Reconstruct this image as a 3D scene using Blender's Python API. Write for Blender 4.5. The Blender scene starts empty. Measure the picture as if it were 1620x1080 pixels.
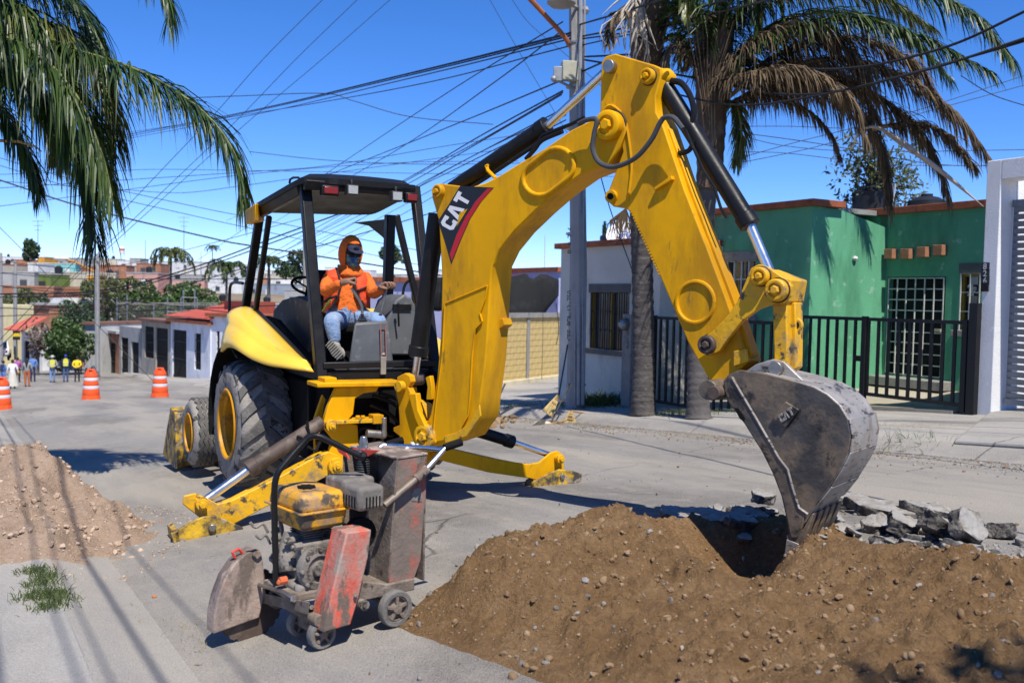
import bpy, bmesh, math, random
import numpy as np
from mathutils import Vector, Matrix, noise as mnoise
V = Vector
rad = math.radians
random.seed(7)
sc = bpy.context.scene
COL = sc.collection

# ---------------------------------------------------------------- camera, sky, sun, exposure
FPX = 1500.0                                   # focal length in pixels of a 1620 px wide frame
_th, _rho = math.atan(70 / 1500), 0.02         # pitch down, slight roll
FW = V((0, math.cos(_th), -math.sin(_th)))
_r0, _u0 = V((1, 0, 0)), V((0, math.sin(_th), math.cos(_th)))
CR = _r0 * math.cos(_rho) + _u0 * math.sin(_rho)
CU = -_r0 * math.sin(_rho) + _u0 * math.cos(_rho)
cam_d = bpy.data.cameras.new('camera')
cam = bpy.data.objects.new('camera', cam_d)
COL.objects.link(cam)
cam.matrix_world = Matrix(((CR.x, CU.x, -FW.x, 0), (CR.y, CU.y, -FW.y, 0), (CR.z, CU.z, -FW.z, 0), (0, 0, 0, 1)))
cam_d.sensor_width = 36.0
cam_d.lens = FPX / 1620 * 36
cam_d.clip_end = 6000
cam_d.dof.use_dof = True
cam_d.dof.focus_distance = 7.6
cam_d.dof.aperture_fstop = 2.8
sc.camera = cam

UD, VD, ZD = V((-.5, .8660254, 0)), V((.8660254, .5, 0)), V((0, 0, 1))   # down the street / across the street
SUN_EL = rad(59)
_h = (-UD - VD * 0.11).normalized()
TO_SUN = V((_h.x * math.cos(SUN_EL), _h.y * math.cos(SUN_EL), math.sin(SUN_EL)))
sun_d = bpy.data.lights.new('sun', 'SUN')
sun_d.energy = 4.8
sun_d.angle = rad(0.5)
sun_d.color = (1.0, 0.95, 0.87)
sun = bpy.data.objects.new('sun', sun_d)
COL.objects.link(sun)
sun.location = (0, -20, 40)
sun.rotation_euler = TO_SUN.to_track_quat('Z', 'Y').to_euler()
world = bpy.data.worlds.new('World')
sc.world = world
world.use_nodes = True
_nt = world.node_tree
_bg = _nt.nodes['Background']
_sky = _nt.nodes.new('ShaderNodeTexSky')
_sky.sky_type = 'NISHITA'
_sky.sun_disc = False
_sky.sun_elevation = SUN_EL
_sky.sun_rotation = math.atan2(TO_SUN.x, TO_SUN.y)
_sky.altitude = 1800
_sky.air_density = 0.75
_sky.dust_density = 0.0
_sky.ozone_density = 4.0
_hs = _nt.nodes.new('ShaderNodeHueSaturation')
_hs.inputs['Saturation'].default_value = 1.25
_nt.links.new(_sky.outputs[0], _hs.inputs['Color'])
_mx = _nt.nodes.new('ShaderNodeMix'); _mx.data_type = 'RGBA'; _mx.blend_type = 'MULTIPLY'; _mx.inputs['Factor'].default_value = 1
_mx.inputs['B'].default_value = (1.06, .98, 1.17, 1)
_nt.links.new(_hs.outputs[0], _mx.inputs['A'])
_nt.links.new(_mx.outputs['Result'], _bg.inputs['Color'])
_bg.inputs['Strength'].default_value = 0.135
sc.view_settings.view_transform = 'Standard'
sc.view_settings.look = 'None'
sc.view_settings.gamma = 1.0
sc.view_settings.exposure = 0.42
sc.view_settings.use_curve_mapping = False
sc.render.engine = 'CYCLES'
sc.cycles.max_bounces = 6
sc.cycles.transparent_max_bounces = 8

# ---------------------------------------------------------------- photo pixel -> place helpers (used once, to find real positions)
def ray(px, py): return FW + CR * ((px - 810) / FPX) - CU * ((py - 540) / FPX)
def at(px, py, d): return ray(px, py) * d
def onp(px, py, n, p0):
    r = ray(px, py)
    return r * (p0.dot(n) / r.dot(n))
def uv(p): return p.dot(UD), p.dot(VD)
def W(u, v, z=None):
    p = UD * u + VD * v
    p.z = ground(u, v) if z is None else z
    return p
def interp(x, xs, ys): return float(np.interp(x, xs, ys))
_PU = [-80, 62, 100, 130, 200, 300, 400, 520, 900, 4000]
_PZ = [4.45, -5.774, -7.5, -7.8, -4.4, 1.0, 5.0, 8.0, 11, 8]
def base_z(u, v):
    z = interp(u, _PU, _PZ)
    if v < 3.4: z -= .09 * (3.4 - max(v, .9))
    return z
def ground(u, v):
    z = base_z(u, v)
    if v < .5: z += .13
    elif v < .95: z += .13 * (.95 - v) / .45
    elif v > 10.3: z += min(1, (v - 10.3) / .25) * .15 + .04 * max(0, min(v, 24) - 10.55)
    return z
def G(px, py, lift=0.0):
    r = ray(px, py); t = 1.5
    while t < 600:
        p = r * t
        u_, v_ = uv(p)
        if p.z <= ground(u_, v_) + lift: break
        t *= 1.0015
    return p

# ---------------------------------------------------------------- materials
_mats = {}
def mat(name, col, rough=.7, metal=0.0, var=.12, vs=3.0, dirt=None, bump=0.0, bs=60.0, spec=.4, coat=0.0, dirt2=None):
    """procedural paint / stone: base colour with noise variation, optional dirt (colour, amount 0..1, scale) and bump"""
    if name in _mats: return _mats[name]
    m = bpy.data.materials.new(name); m.use_nodes = True
    nt = m.node_tree; N, L = nt.nodes, nt.links
    b = N['Principled BSDF']
    b.inputs['Roughness'].default_value = rough
    b.inputs['Metallic'].default_value = metal
    b.inputs['Specular IOR Level'].default_value = spec
    if coat: b.inputs['Coat Weight'].default_value = coat; b.inputs['Coat Roughness'].default_value = .15
    tc = N.new('ShaderNodeTexCoord')
    def noi(scale, detail=6, r=.6, off=(0, 0, 0), sc3=(1, 1, 1)):
        mp = N.new('ShaderNodeMapping'); mp.inputs['Location'].default_value = off; mp.inputs['Scale'].default_value = sc3
        L.new(tc.outputs['Object'], mp.inputs['Vector'])
        n = N.new('ShaderNodeTexNoise'); n.inputs['Scale'].default_value = scale; n.inputs['Detail'].default_value = detail
        n.inputs['Roughness'].default_value = r
        L.new(mp.outputs[0], n.inputs['Vector'])
        return n
    def mix(fac, a, c):
        x = N.new('ShaderNodeMix'); x.data_type = 'RGBA'
        L.new(fac, x.inputs['Factor'])
        for sock, val in ((x.inputs['A'], a), (x.inputs['B'], c)):
            if isinstance(val, (tuple, list)): sock.default_value = (*val, 1)
            else: L.new(val, sock)
        return x.outputs['Result']
    def ramp(src, lo, hi):
        r = N.new('ShaderNodeMapRange'); r.inputs['From Min'].default_value = lo; r.inputs['From Max'].default_value = hi
        L.new(src, r.inputs['Value']); return r.outputs[0]
    n1 = noi(vs)
    c = mix(ramp(n1.outputs['Fac'], .3, .7), tuple(x * (1 - var) for x in col), tuple(min(1, x * (1 + var)) for x in col))
    for k, dd in enumerate((dirt, dirt2)):
        if dd:
            dc, amt, ds = dd[:3]
            n2 = noi(ds, 8, .68, (3.1 + 7 * k, 1.7, 5.3), dd[3] if len(dd) > 3 else (1, 1, 1))
            t = .70 - .42 * amt
            fac = ramp(n2.outputs['Fac'], t, t + (.06 if k else .16))
            c = mix(fac, c, tuple(dc))
    L.new(c, b.inputs['Base Color'])
    rv = ramp(n1.outputs['Fac'], .2, .8)
    mr = N.new('ShaderNodeMapRange'); mr.inputs['To Min'].default_value = max(.02, rough - .1); mr.inputs['To Max'].default_value = min(1, rough + .12)
    L.new(rv, mr.inputs['Value']); L.new(mr.outputs[0], b.inputs['Roughness'])
    if bump:
        nb = noi(bs, 6, .65)
        bp = N.new('ShaderNodeBump'); bp.inputs['Strength'].default_value = min(1, bump); bp.inputs['Distance'].default_value = .02 if bump <= 1 else .02 * bump
        L.new(nb.outputs['Fac'], bp.inputs['Height']); L.new(bp.outputs[0], b.inputs['Normal'])
    _mats[name] = m
    return m
def leafmat(name, c1, c2, rough=.5, trans=.25, vs=1.2, spec=.5):
    if name in _mats: return _mats[name]
    m = bpy.data.materials.new(name); m.use_nodes = True
    nt = m.node_tree; N, L = nt.nodes, nt.links
    b = N['Principled BSDF']; out = N['Material Output']
    g = N.new('ShaderNodeNewGeometry'); tc = N.new('ShaderNodeTexCoord')
    n = N.new('ShaderNodeTexNoise'); n.inputs['Scale'].default_value = vs; n.inputs['Detail'].default_value = 4
    L.new(tc.outputs['Object'], n.inputs['Vector'])
    ad = N.new('ShaderNodeMath'); ad.operation = 'ADD'
    L.new(n.outputs['Fac'], ad.inputs[0]); L.new(g.outputs['Random Per Island'], ad.inputs[1])
    mr = N.new('ShaderNodeMapRange'); mr.inputs['From Min'].default_value = .45; mr.inputs['From Max'].default_value = 1.55
    L.new(ad.outputs[0], mr.inputs['Value'])
    x = N.new('ShaderNodeMix'); x.data_type = 'RGBA'
    L.new(mr.outputs[0], x.inputs['Factor']); x.inputs['A'].default_value = (*c1, 1); x.inputs['B'].default_value = (*c2, 1)
    L.new(x.outputs['Result'], b.inputs['Base Color'])
    b.inputs['Roughness'].default_value = rough; b.inputs['Specular IOR Level'].default_value = spec
    tr = N.new('ShaderNodeBsdfTranslucent'); L.new(x.outputs['Result'], tr.inputs['Color'])
    ms = N.new('ShaderNodeMixShader'); ms.inputs[0].default_value = trans
    L.new(b.outputs[0], ms.inputs[1]); L.new(tr.outputs[0], ms.inputs[2]); L.new(ms.outputs[0], out.inputs['Surface'])
    _mats[name] = m
    return m

# ---------------------------------------------------------------- mesh builder
ORG = {}
class MB:
    def __init__(s): s.v, s.f, s.m = [], [], []
    def add(s, vs, fs, m=0):
        o = len(s.v); s.v += [tuple(x) for x in vs]
        for q in fs: s.f.append(tuple(i + o for i in q)); s.m.append(m)
        return s
    def box(s, c, size, ax=None, m=0):
        c = V(c); hx, hy, hz = (x / 2 for x in size)
        X, Y, Z = ax if ax else (V((1, 0, 0)), V((0, 1, 0)), ZD)
        vs = [c + X * (i * hx) + Y * (j * hy) + Z * (k * hz) for i in (-1, 1) for j in (-1, 1) for k in (-1, 1)]
        return s.add(vs, [(0, 1, 3, 2), (4, 6, 7, 5), (0, 4, 5, 1), (2, 3, 7, 6), (0, 2, 6, 4), (1, 5, 7, 3)], m)
    def hexa(s, b4, t4, m=0):
        return s.add(list(b4) + list(t4), [(3, 2, 1, 0), (4, 5, 6, 7), (0, 1, 5, 4), (1, 2, 6, 5), (2, 3, 7, 6), (3, 0, 4, 7)], m)
    def prism(s, poly, ext, m=0):
        n = len(poly); e = V(ext)
        vs = [V(p) for p in poly] + [V(p) + e for p in poly]
        fs = [tuple(range(n))[::-1], tuple(range(n, 2 * n))] + [(i, (i + 1) % n, n + (i + 1) % n, n + i) for i in range(n)]
        return s.add(vs, fs, m)
    def tube(s, pts, r, n=8, caps=True, m=0, flat=None):
        pts = [V(p) for p in pts]; k = len(pts)
        rs = [r] * k if isinstance(r, (int, float)) else list(r)
        prev = None; vs = []
        for i, p in enumerate(pts):
            t = (pts[min(i + 1, k - 1)] - pts[max(i - 1, 0)])
            t = t.normalized() if t.length > 1e-9 else ZD
            if prev is None:
                ref = ZD if abs(t.z) < .9 else V((1, 0, 0))
                x = t.cross(ref).normalized()
            else:
                x = prev - t * prev.dot(t)
                x = x.normalized() if x.length > 1e-6 else t.orthogonal().normalized()
            prev = x; y = t.cross(x)
            for j in range(n):
                a = 2 * math.pi * j / n
                vs.append(p + (x * math.cos(a) + y * math.sin(a) * (flat or 1)) * rs[i])
        fs = [(i * n + j, i * n + (j + 1) % n, (i + 1) * n + (j + 1) % n, (i + 1) * n + j) for i in range(k - 1) for j in range(n)]
        if caps: fs += [tuple(range(n))[::-1], tuple((k - 1) * n + j for j in range(n))]
        return s.add(vs, fs, m)
    def cyl(s, a, b, r0, r1=None, n=16, m=0): return s.tube([a, b], [r0, r0 if r1 is None else r1], n, True, m)
    def lathe(s, prof, o, ax, n=24, closed=False, m=0, caps=True):
        ax = V(ax).normalized(); x = ax.orthogonal().normalized(); y = ax.cross(x); o = V(o); k = len(prof)
        vs = [o + ax * h + (x * math.cos(2 * math.pi * j / n) + y * math.sin(2 * math.pi * j / n)) * r for r, h in prof for j in range(n)]
        fs = [(i * n + j, i * n + (j + 1) % n, ((i + 1) % k) * n + (j + 1) % n, ((i + 1) % k) * n + j)
              for i in range(k if closed else k - 1) for j in range(n)]
        if not closed and caps: fs += [tuple(range(n))[::-1], tuple((k - 1) * n + j for j in range(n))]
        return s.add(vs, fs, m)
    def ball(s, c, r, n=12, m=0, ax=None):
        c = V(c); rx, ry, rz = (r, r, r) if isinstance(r, (int, float)) else r
        X, Y, Z = ax if ax else (V((1, 0, 0)), V((0, 1, 0)), ZD)
        k = max(4, n // 2); vs = [c - Z * rz]
        for i in range(1, k):
            a = -math.pi / 2 + math.pi * i / k
            for j in range(n):
                t = 2 * math.pi * j / n
                vs.append(c + X * (rx * math.cos(a) * math.cos(t)) + Y * (ry * math.cos(a) * math.sin(t)) + Z * (rz * math.sin(a)))
        vs.append(c + Z * rz)
        fs = [(0, 1 + (j + 1) % n, 1 + j) for j in range(n)]
        fs += [(1 + i * n + j, 1 + i * n + (j + 1) % n, 1 + (i + 1) * n + (j + 1) % n, 1 + (i + 1) * n + j) for i in range(k - 2) for j in range(n)]
        e = len(vs) - 1; fs += [(e, 1 + (k - 2) * n + j, 1 + (k - 2) * n + (j + 1) % n) for j in range(n)]
        return s.add(vs, fs, m)
    def build(s, name, m, parent=None, bevel=0, smooth=True, ang=38, org=None, recalc=True, seg=2):
        o0 = V(org) if org is not None else (ORG.get(parent.name, V((0, 0, 0))) if parent else V((0, 0, 0)))
        me = bpy.data.meshes.new(name)
        me.from_pydata([(x[0] - o0.x, x[1] - o0.y, x[2] - o0.z) for x in s.v], [], s.f)
        for mm in (m if isinstance(m, (list, tuple)) else [m]): me.materials.append(mm)
        if any(s.m): me.polygons.foreach_set('material_index', s.m)
        if recalc:
            bm = bmesh.new(); bm.from_mesh(me); bmesh.ops.recalc_face_normals(bm, faces=bm.faces[:]); bm.to_mesh(me); bm.free()
        if smooth:
            me.polygons.foreach_set('use_smooth', [True] * len(me.polygons)); me.set_sharp_from_angle(angle=rad(ang))
        ob = bpy.data.objects.new(name, me); COL.objects.link(ob)
        if parent: ob.parent = parent
        else: ob.location = o0
        ORG[ob.name] = o0
        if bevel:
            b = ob.modifiers.new('bevel', 'BEVEL'); b.width = bevel; b.segments = seg; b.limit_method = 'ANGLE'; b.angle_limit = rad(40)
            b.harden_normals = False
        return ob
def tag(o, label=None, cat=None, group=None, kind=None):
    if label: o['label'] = label
    if cat: o['category'] = cat
    if group: o['group'] = group
    if kind: o['kind'] = kind
    return o
def thing(name, label, cat, loc=(0, 0, 0), group=None):
    o = bpy.data.objects.new(name, None); COL.objects.link(o); o.location = loc; o.empty_display_size = .2
    ORG[o.name] = V(loc)
    return tag(o, label, cat, group)
def dup(o, parent=None, loc=None, rz=None, label=None, scale=None):
    c = o.copy(); COL.objects.link(c); c.parent = parent
    if loc is not None: c.location = loc
    if rz is not None: c.rotation_euler = (0, 0, rz)
    if scale is not None: c.scale = (scale,) * 3
    if label: c['label'] = label
    for ch in list(KIDS(o)): dup(ch, c)
    return c
def KIDS(o): return [x for x in o.children]
def bez(p, n=10):
    """Catmull-Rom through points"""
    p = [V(x) for x in p]; out = []
    q = [p[0] * 2 - p[1]] + p + [p[-1] * 2 - p[-2]]
    for i in range(1, len(q) - 2):
        for k in range(n):
            t = k / n
            out.append(.5 * ((2 * q[i]) + (q[i + 1] - q[i - 1]) * t + (2 * q[i - 1] - 5 * q[i] + 4 * q[i + 1] - q[i + 2]) * t * t + (3 * q[i] - q[i - 1] - 3 * q[i + 1] + q[i + 2]) * t ** 3))
    out.append(p[-1]); return out
def lerp(a, b, t): return a + (b - a) * t
def text_poly(s_, size, name='t'):
    """flat mesh of a word, as (verts, faces) in XY, centred"""
    cu = bpy.data.curves.new(name, 'FONT'); cu.body = s_; cu.size = size; cu.align_x = 'CENTER'; cu.align_y = 'CENTER'; cu.resolution_u = 3
    cu.offset = size * .015
    ob = bpy.data.objects.new(name, cu); COL.objects.link(ob)
    bpy.context.view_layer.update()
    me = bpy.data.meshes.new_from_object(ob.evaluated_get(bpy.context.evaluated_depsgraph_get()))
    vs = [v.co.copy() for v in me.vertices]; fs = [tuple(p.vertices) for p in me.polygons]
    bpy.data.objects.remove(ob); bpy.data.curves.remove(cu); bpy.data.meshes.remove(me)
    return vs, fs
def put_text(mb, s_, size, o, X, Y, m=0):
    vs, fs = text_poly(s_, size)
    mb.add([V(o) + X * v.x + Y * v.y for v in vs], fs, m)
def vnoise(x, y, seed=0):
    """vectorised smooth value noise"""
    xi, yi = np.floor(x).astype(int), np.floor(y).astype(int)
    xf, yf = x - xi, y - yi
    def h(a, b):
        n = (a * 374761393 + b * 668265263 + seed * 974711) & 0x7fffffff
        n = ((n ^ (n >> 13)) * 1274126177) & 0x7fffffff
        return ((n ^ (n >> 16)) & 0xffff) / 65535.0
    sx, sy = xf * xf * (3 - 2 * xf), yf * yf * (3 - 2 * yf)
    return (h(xi, yi) * (1 - sx) + h(xi + 1, yi) * sx) * (1 - sy) + (h(xi, yi + 1) * (1 - sx) + h(xi + 1, yi + 1) * sx) * sy
def fbm(x, y, octv=5, seed=0, g=.5):
    s, a, t = 0, 1, 0
    for k in range(octv):
        s = s + a * vnoise(x * 2 ** k, y * 2 ** k, seed + k * 17); t += a; a *= g
    return s / t - .5
# ================================================================ GROUND
def road_material(name, c1, c2, dust, stain, crack=True, vs=.55):
    m = bpy.data.materials.new(name); m.use_nodes = True
    nt = m.node_tree; N, L = nt.nodes, nt.links; b = N['Principled BSDF']
    tc = N.new('ShaderNodeTexCoord')
    mp = N.new('ShaderNodeMapping'); mp.inputs['Rotation'].default_value = (0, 0, -math.atan2(UD.y, UD.x)); L.new(tc.outputs['Object'], mp.inputs[0])
    def noi(scale, det=6, sc3=None, off=(0, 0, 0)):
        q = N.new('ShaderNodeMapping'); q.inputs['Scale'].default_value = sc3 or (1, 1, 1); q.inputs['Location'].default_value = off
        L.new(mp.outputs[0], q.inputs[0])
        n = N.new('ShaderNodeTexNoise'); n.inputs['Scale'].default_value = scale; n.inputs['Detail'].default_value = det; n.inputs['Roughness'].default_value = .62
        L.new(q.outputs[0], n.inputs[0]); return n.outputs['Fac']
    def rng(s_, a, c, lo=0., hi=1.):
        r = N.new('ShaderNodeMapRange'); r.inputs['From Min'].default_value = a; r.inputs['From Max'].default_value = c
        r.inputs['To Min'].default_value = lo; r.inputs['To Max'].default_value = hi; L.new(s_, r.inputs[0]); return r.outputs[0]
    def mix(f, a, c, bl='MIX'):
        x = N.new('ShaderNodeMix'); x.data_type = 'RGBA'; x.blend_type = bl; L.new(f, x.inputs['Factor'])
        for sk, val in ((x.inputs['A'], a), (x.inputs['B'], c)):
            if isinstance(val, tuple): sk.default_value = (*val, 1)
            else: L.new(val, sk)
        return x.outputs['Result']
    grain = noi(170, 3); agg = N.new('ShaderNodeTexVoronoi'); agg.inputs['Scale'].default_value = 75; L.new(mp.outputs[0], agg.inputs[0])
    c = mix(rng(noi(vs), .35, .65), c1, c2)
    c = mix(rng(noi(.9, 7, (.16, 1, 1)), .44, .6, 0, .95), c, dust)              # dust dragged along the street
    c = mix(rng(noi(.6, 8, (.35, 1, 1), (9, 4, 1)), .5, .62, 0, .8), c, stain)  # worn dark stains
    c = mix(rng(noi(5, 7), .5, .7, 0, .5), c, dust)
    c = mix(rng(agg.outputs['Distance'], .05, .4, .4, 0), c, tuple(x * .4 for x in c1))
    c = mix(rng(grain, .40, .62, 0, .45), c, tuple(min(1, x * 1.5) for x in dust))
    L.new(c, b.inputs['Base Color'])
    h = grain
    if crack:
        vo = N.new('ShaderNodeTexVoronoi'); vo.feature = 'DISTANCE_TO_EDGE'; vo.inputs['Scale'].default_value = .33
        wv = N.new('ShaderNodeTexNoise'); wv.inputs['Scale'].default_value = 1.6; wv.inputs['Detail'].default_value = 6; L.new(mp.outputs[0], wv.inputs[0])
        am = N.new('ShaderNodeMix'); am.data_type = 'VECTOR'; am.inputs['Factor'].default_value = .3
        L.new(mp.outputs[0], am.inputs['A']); L.new(wv.outputs['Color'], am.inputs['B']); L.new(am.outputs['Result'], vo.inputs[0])
        cr = rng(vo.outputs['Distance'], 0.0005, .0045, .8, 0)
        gate = rng(noi(.5, 2, None, (3, 8, 0)), .52, .6)
        mu = N.new('ShaderNodeMath'); mu.operation = 'MULTIPLY'; L.new(cr, mu.inputs[0]); L.new(gate, mu.inputs[1])
        c2_ = mix(mu.outputs[0], c, tuple(x * .3 for x in c1)); L.new(c2_, b.inputs['Base Color'])
    b.inputs['Roughness'].default_value = .92; b.inputs['Specular IOR Level'].default_value = .25
    ad = N.new('ShaderNodeMath'); ad.operation = 'ADD'; L.new(grain, ad.inputs[0]); L.new(rng(agg.outputs['Distance'], 0, .6), ad.inputs[1])
    bp = N.new('ShaderNodeBump'); bp.inputs['Strength'].default_value = .55; bp.inputs['Distance'].default_value = .012
    L.new(ad.outputs[0], bp.inputs['Height']); L.new(bp.outputs[0], b.inputs['Normal'])
    return m
M_ROAD = road_material('asphalt', (.165, .158, .150), (.215, .205, .192), (.30, .27, .225), (.095, .09, .084))
M_CONC = road_material('pavement_concrete', (.26, .25, .235), (.31, .297, .277), (.35, .325, .285), (.16, .152, .14), vs=.8)
M_KERB = road_material('kerb_concrete', (.235, .222, .203), (.29, .275, .252), (.34, .31, .265), (.15, .138, .124), vs=1.3)
M_EARTH = mat('dry_earth', (.20, .155, .105), .95, var=.3, vs=.05, dirt=((.08, .10, .04), .5, .08))

# dirt outline (x, y) and its signed distance
DIRT = [(-.62, 5.0), (-.52, 5.6), (-.15, 6.1), (.3, 6.45), (.7, 7.05), (1.0, 7.35), (1.6, 7.5), (2.3, 7.45), (2.55, 6.9), (2.5, 6.45), (2.3, 6.05), (2.28, 5.68), (2.75, 5.1),
        (3.6, 4.4), (4.3, 3.4), (3.6, 2.0), (1.7, 1.9), (.85, 2.7), (.36, 3.6), (.02, 4.2), (-.36, 4.66)]
HOLLOW = [(.70, 6.4), (.78, 6.05), (1.22, 4.95), (1.5, 5.2), (1.78, 5.85), (2.02, 6.35), (2.2, 6.85), (1.9, 7.05), (1.2, 6.95)]
def sdist(X, Y, poly):
    """+ inside"""
    best = np.full(X.shape, 1e9); ins = np.zeros(X.shape, bool); n = len(poly)
    for i in range(n):
        ax, ay = poly[i]; bx, by = poly[(i + 1) % n]
        dx, dy = bx - ax, by - ay
        t = np.clip(((X - ax) * dx + (Y - ay) * dy) / (dx * dx + dy * dy), 0, 1)
        best = np.minimum(best, np.hypot(X - ax - t * dx, Y - ay - t * dy))
        cond = ((ay > Y) != (by > Y)) & (X < (bx - ax) * (Y - ay) / ((by - ay) or 1e-9) + ax)
        ins ^= cond
    return np.where(ins, best, -best)
def ground_np(X, Y):
    u, v = -.5 * X + .8660254 * Y, .8660254 * X + .5 * Y
    z = np.interp(u, _PU, _PZ) - .09 * np.where(v < 3.4, 3.4 - np.maximum(v, .9), 0)
    z = z + np.where(v < .5, .13, np.where(v < .95, .13 * (.95 - v) / .45, 0))
    z = z + np.where(v > 10.3, np.clip((v - 10.3) / .25, 0, 1) * .15 + .04 * np.clip(v - 10.55, 0, 13.45), 0)
    return z
def sheet(name, us, vs, m, dz=0.0, hole=None, kind='structure', rough=0.0):
    U_, V_ = np.meshgrid(us, vs, indexing='ij')
    X, Y = UD.x * U_ + VD.x * V_, UD.y * U_ + VD.y * V_
    Z = ground_np(X, Y) + dz
    if rough: Z = Z + rough * fbm(U_ * 1.1, V_ * 1.1, 4, 3) + rough * .5 * fbm(U_ * .25, V_ * .25, 2, 9)
    a, b = U_.shape
    idx = np.arange(a * b).reshape(a, b)
    q = np.stack([idx[:-1, :-1], idx[1:, :-1], idx[1:, 1:], idx[:-1, 1:]], -1).reshape(-1, 4)
    if hole is not None:
        cx = (X[:-1, :-1] + X[1:, 1:]).ravel() / 2; cy = (Y[:-1, :-1] + Y[1:, 1:]).ravel() / 2
        q = q[~hole(cx, cy)]
    me = bpy.data.meshes.new(name)
    me.from_pydata(np.stack([X.ravel(), Y.ravel(), Z.ravel()], -1).tolist(), [], q[:, ::-1].tolist())
    me.materials.append(m)
    me.polygons.foreach_set('use_smooth', [True] * len(me.polygons))
    o = bpy.data.objects.new(name, me); COL.objects.link(o); o['kind'] = kind
    return o
def steps(*seg):
    out = []
    for a, b, d in seg: out += list(np.arange(a, b - 1e-6, d))
    return np.array(out + [seg[-1][1]])
# the terrain far and wide (falls into a valley, then the hill with the town)
us = steps((-60, 0, 10), (0, 130, 6), (130, 900, 20), (900, 3600, 300))
vs = steps((-1500, -100, 200), (-100, 0, 10), (0, 40, 4), (40, 400, 20), (400, 2400, 200))
tU, tV = np.meshgrid(us, vs, indexing='ij')
tX, tY = UD.x * tU + VD.x * tV, UD.y * tU + VD.y * tV
tz = np.interp(tU, _PU, _PZ) - .35 + .9 * np.where(tV > 24, 1, 0) - .25 * np.where(tU < 150, 1, 0)
tz += np.where(tU > 140, 6 * fbm(tU / 90, tV / 90, 3, 5), 0)
n0, n1 = tU.shape; ix = np.arange(n0 * n1).reshape(n0, n1)
me = bpy.data.meshes.new('terrain')
me.from_pydata(np.stack([tX.ravel(), tY.ravel(), tz.ravel()], -1).tolist(), [], np.stack([ix[:-1, :-1], ix[:-1, 1:], ix[1:, 1:], ix[1:, :-1]], -1).reshape(-1, 4).tolist())
me.materials.append(M_EARTH); to = bpy.data.objects.new('terrain', me); COL.objects.link(to); to['kind'] = 'structure'
# the street
road = sheet('road', steps((-14, -2, .5), (-2, 13, .1), (13, 40, .5), (40, 135, 2.5)), steps((.95, 10.3, .11)), M_ROAD, 0,
             hole=lambda x, y: (sdist(x, y, DIRT) > .22) | (sdist(x, y, HOLLOW) > -.13), rough=.03)
sheet('kerb_left', steps((-14, 0, .5), (0, 14, .2), (14, 135, 2)), np.array([.48, .5, .6, .7, .8, .9, .955]), M_KERB, .004, rough=.012)
sheet('pavement_left', steps((-14, 135, 1.5)), steps((-7, .49, .4)), M_CONC, .002, rough=.01)
sheet('kerb_right', steps((-14, 40, .5), (40, 135, 3)), np.array([10.25, 10.3, 10.36, 10.42, 10.5, 10.55, 10.62]), M_KERB, .004, rough=.03)
sheet('pavement_right', steps((-14, 40, .5), (40, 135, 3)), steps((10.6, 14, .3), (14, 30, 1)), M_CONC, .002, rough=.02)

# ---------------------------------------------------------------- excavated dirt
def earth_mat(name, cols, specks, stone=(.42, .39, .34)):
    m = bpy.data.materials.new(name); m.use_nodes = True
    nt = m.node_tree; N, L = nt.nodes, nt.links; b = N['Principled BSDF']; tc = N.new('ShaderNodeTexCoord')
    def noi(s_, d=7):
        n = N.new('ShaderNodeTexNoise'); n.inputs['Scale'].default_value = s_; n.inputs['Detail'].default_value = d; n.inputs['Roughness'].default_value = .68
        L.new(tc.outputs['Object'], n.inputs[0]); return n.outputs['Fac']
    cr = N.new('ShaderNodeValToRGB'); e = cr.color_ramp.elements
    e[0].position = .3; e[0].color = (*cols[0], 1); e[1].position = .72; e[1].color = (*cols[2], 1)
    q = e.new(.5); q.color = (*cols[1], 1)
    mx = N.new('ShaderNodeMath'); mx.operation = 'MULTIPLY_ADD'; mx.inputs[1].default_value = .5
    hf = noi(38); mh = N.new('ShaderNodeMath'); mh.operation = 'MULTIPLY'; mh.inputs[1].default_value = .5
    L.new(hf, mh.inputs[0]); L.new(noi(3.2), mx.inputs[0]); L.new(mh.outputs[0], mx.inputs[2]); L.new(mx.outputs[0], cr.inputs[0])
    vo = N.new('ShaderNodeTexVoronoi'); vo.inputs['Scale'].default_value = specks; L.new(tc.outputs['Object'], vo.inputs[0])
    sp = N.new('ShaderNodeMapRange'); sp.inputs['From Min'].default_value = .16; sp.inputs['From Max'].default_value = .1; L.new(vo.outputs['Distance'], sp.inputs[0])
    sg = N.new('ShaderNodeSeparateColor'); L.new(vo.outputs['Color'], sg.inputs[0])
    gt = N.new('ShaderNodeMath'); gt.operation = 'GREATER_THAN'; gt.inputs[1].default_value = .83; L.new(sg.outputs[0], gt.inputs[0])
    mu = N.new('ShaderNodeMath'); mu.operation = 'MULTIPLY'; L.new(sp.outputs[0], mu.inputs[0]); L.new(gt.outputs[0], mu.inputs[1])
    x = N.new('ShaderNodeMix'); x.data_type = 'RGBA'; L.new(mu.outputs[0], x.inputs['Factor']); L.new(cr.outputs[0], x.inputs['A']); x.inputs['B'].default_value = (*stone, 1)
    L.new(x.outputs['Result'], b.inputs['Base Color']); b.inputs['Roughness'].default_value = .97; b.inputs['Specular IOR Level'].default_value = .15
    bp = N.new('ShaderNodeBump'); bp.inputs['Strength'].default_value = 1; bp.inputs['Distance'].default_value = .035
    L.new(noi(60, 9), bp.inputs['Height']); L.new(bp.outputs[0], b.inputs['Normal'])
    return m
M_DIRT = earth_mat('brown_dirt', ((.125, .070, .032), (.225, .134, .062), (.35, .232, .122)), 34)
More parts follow.
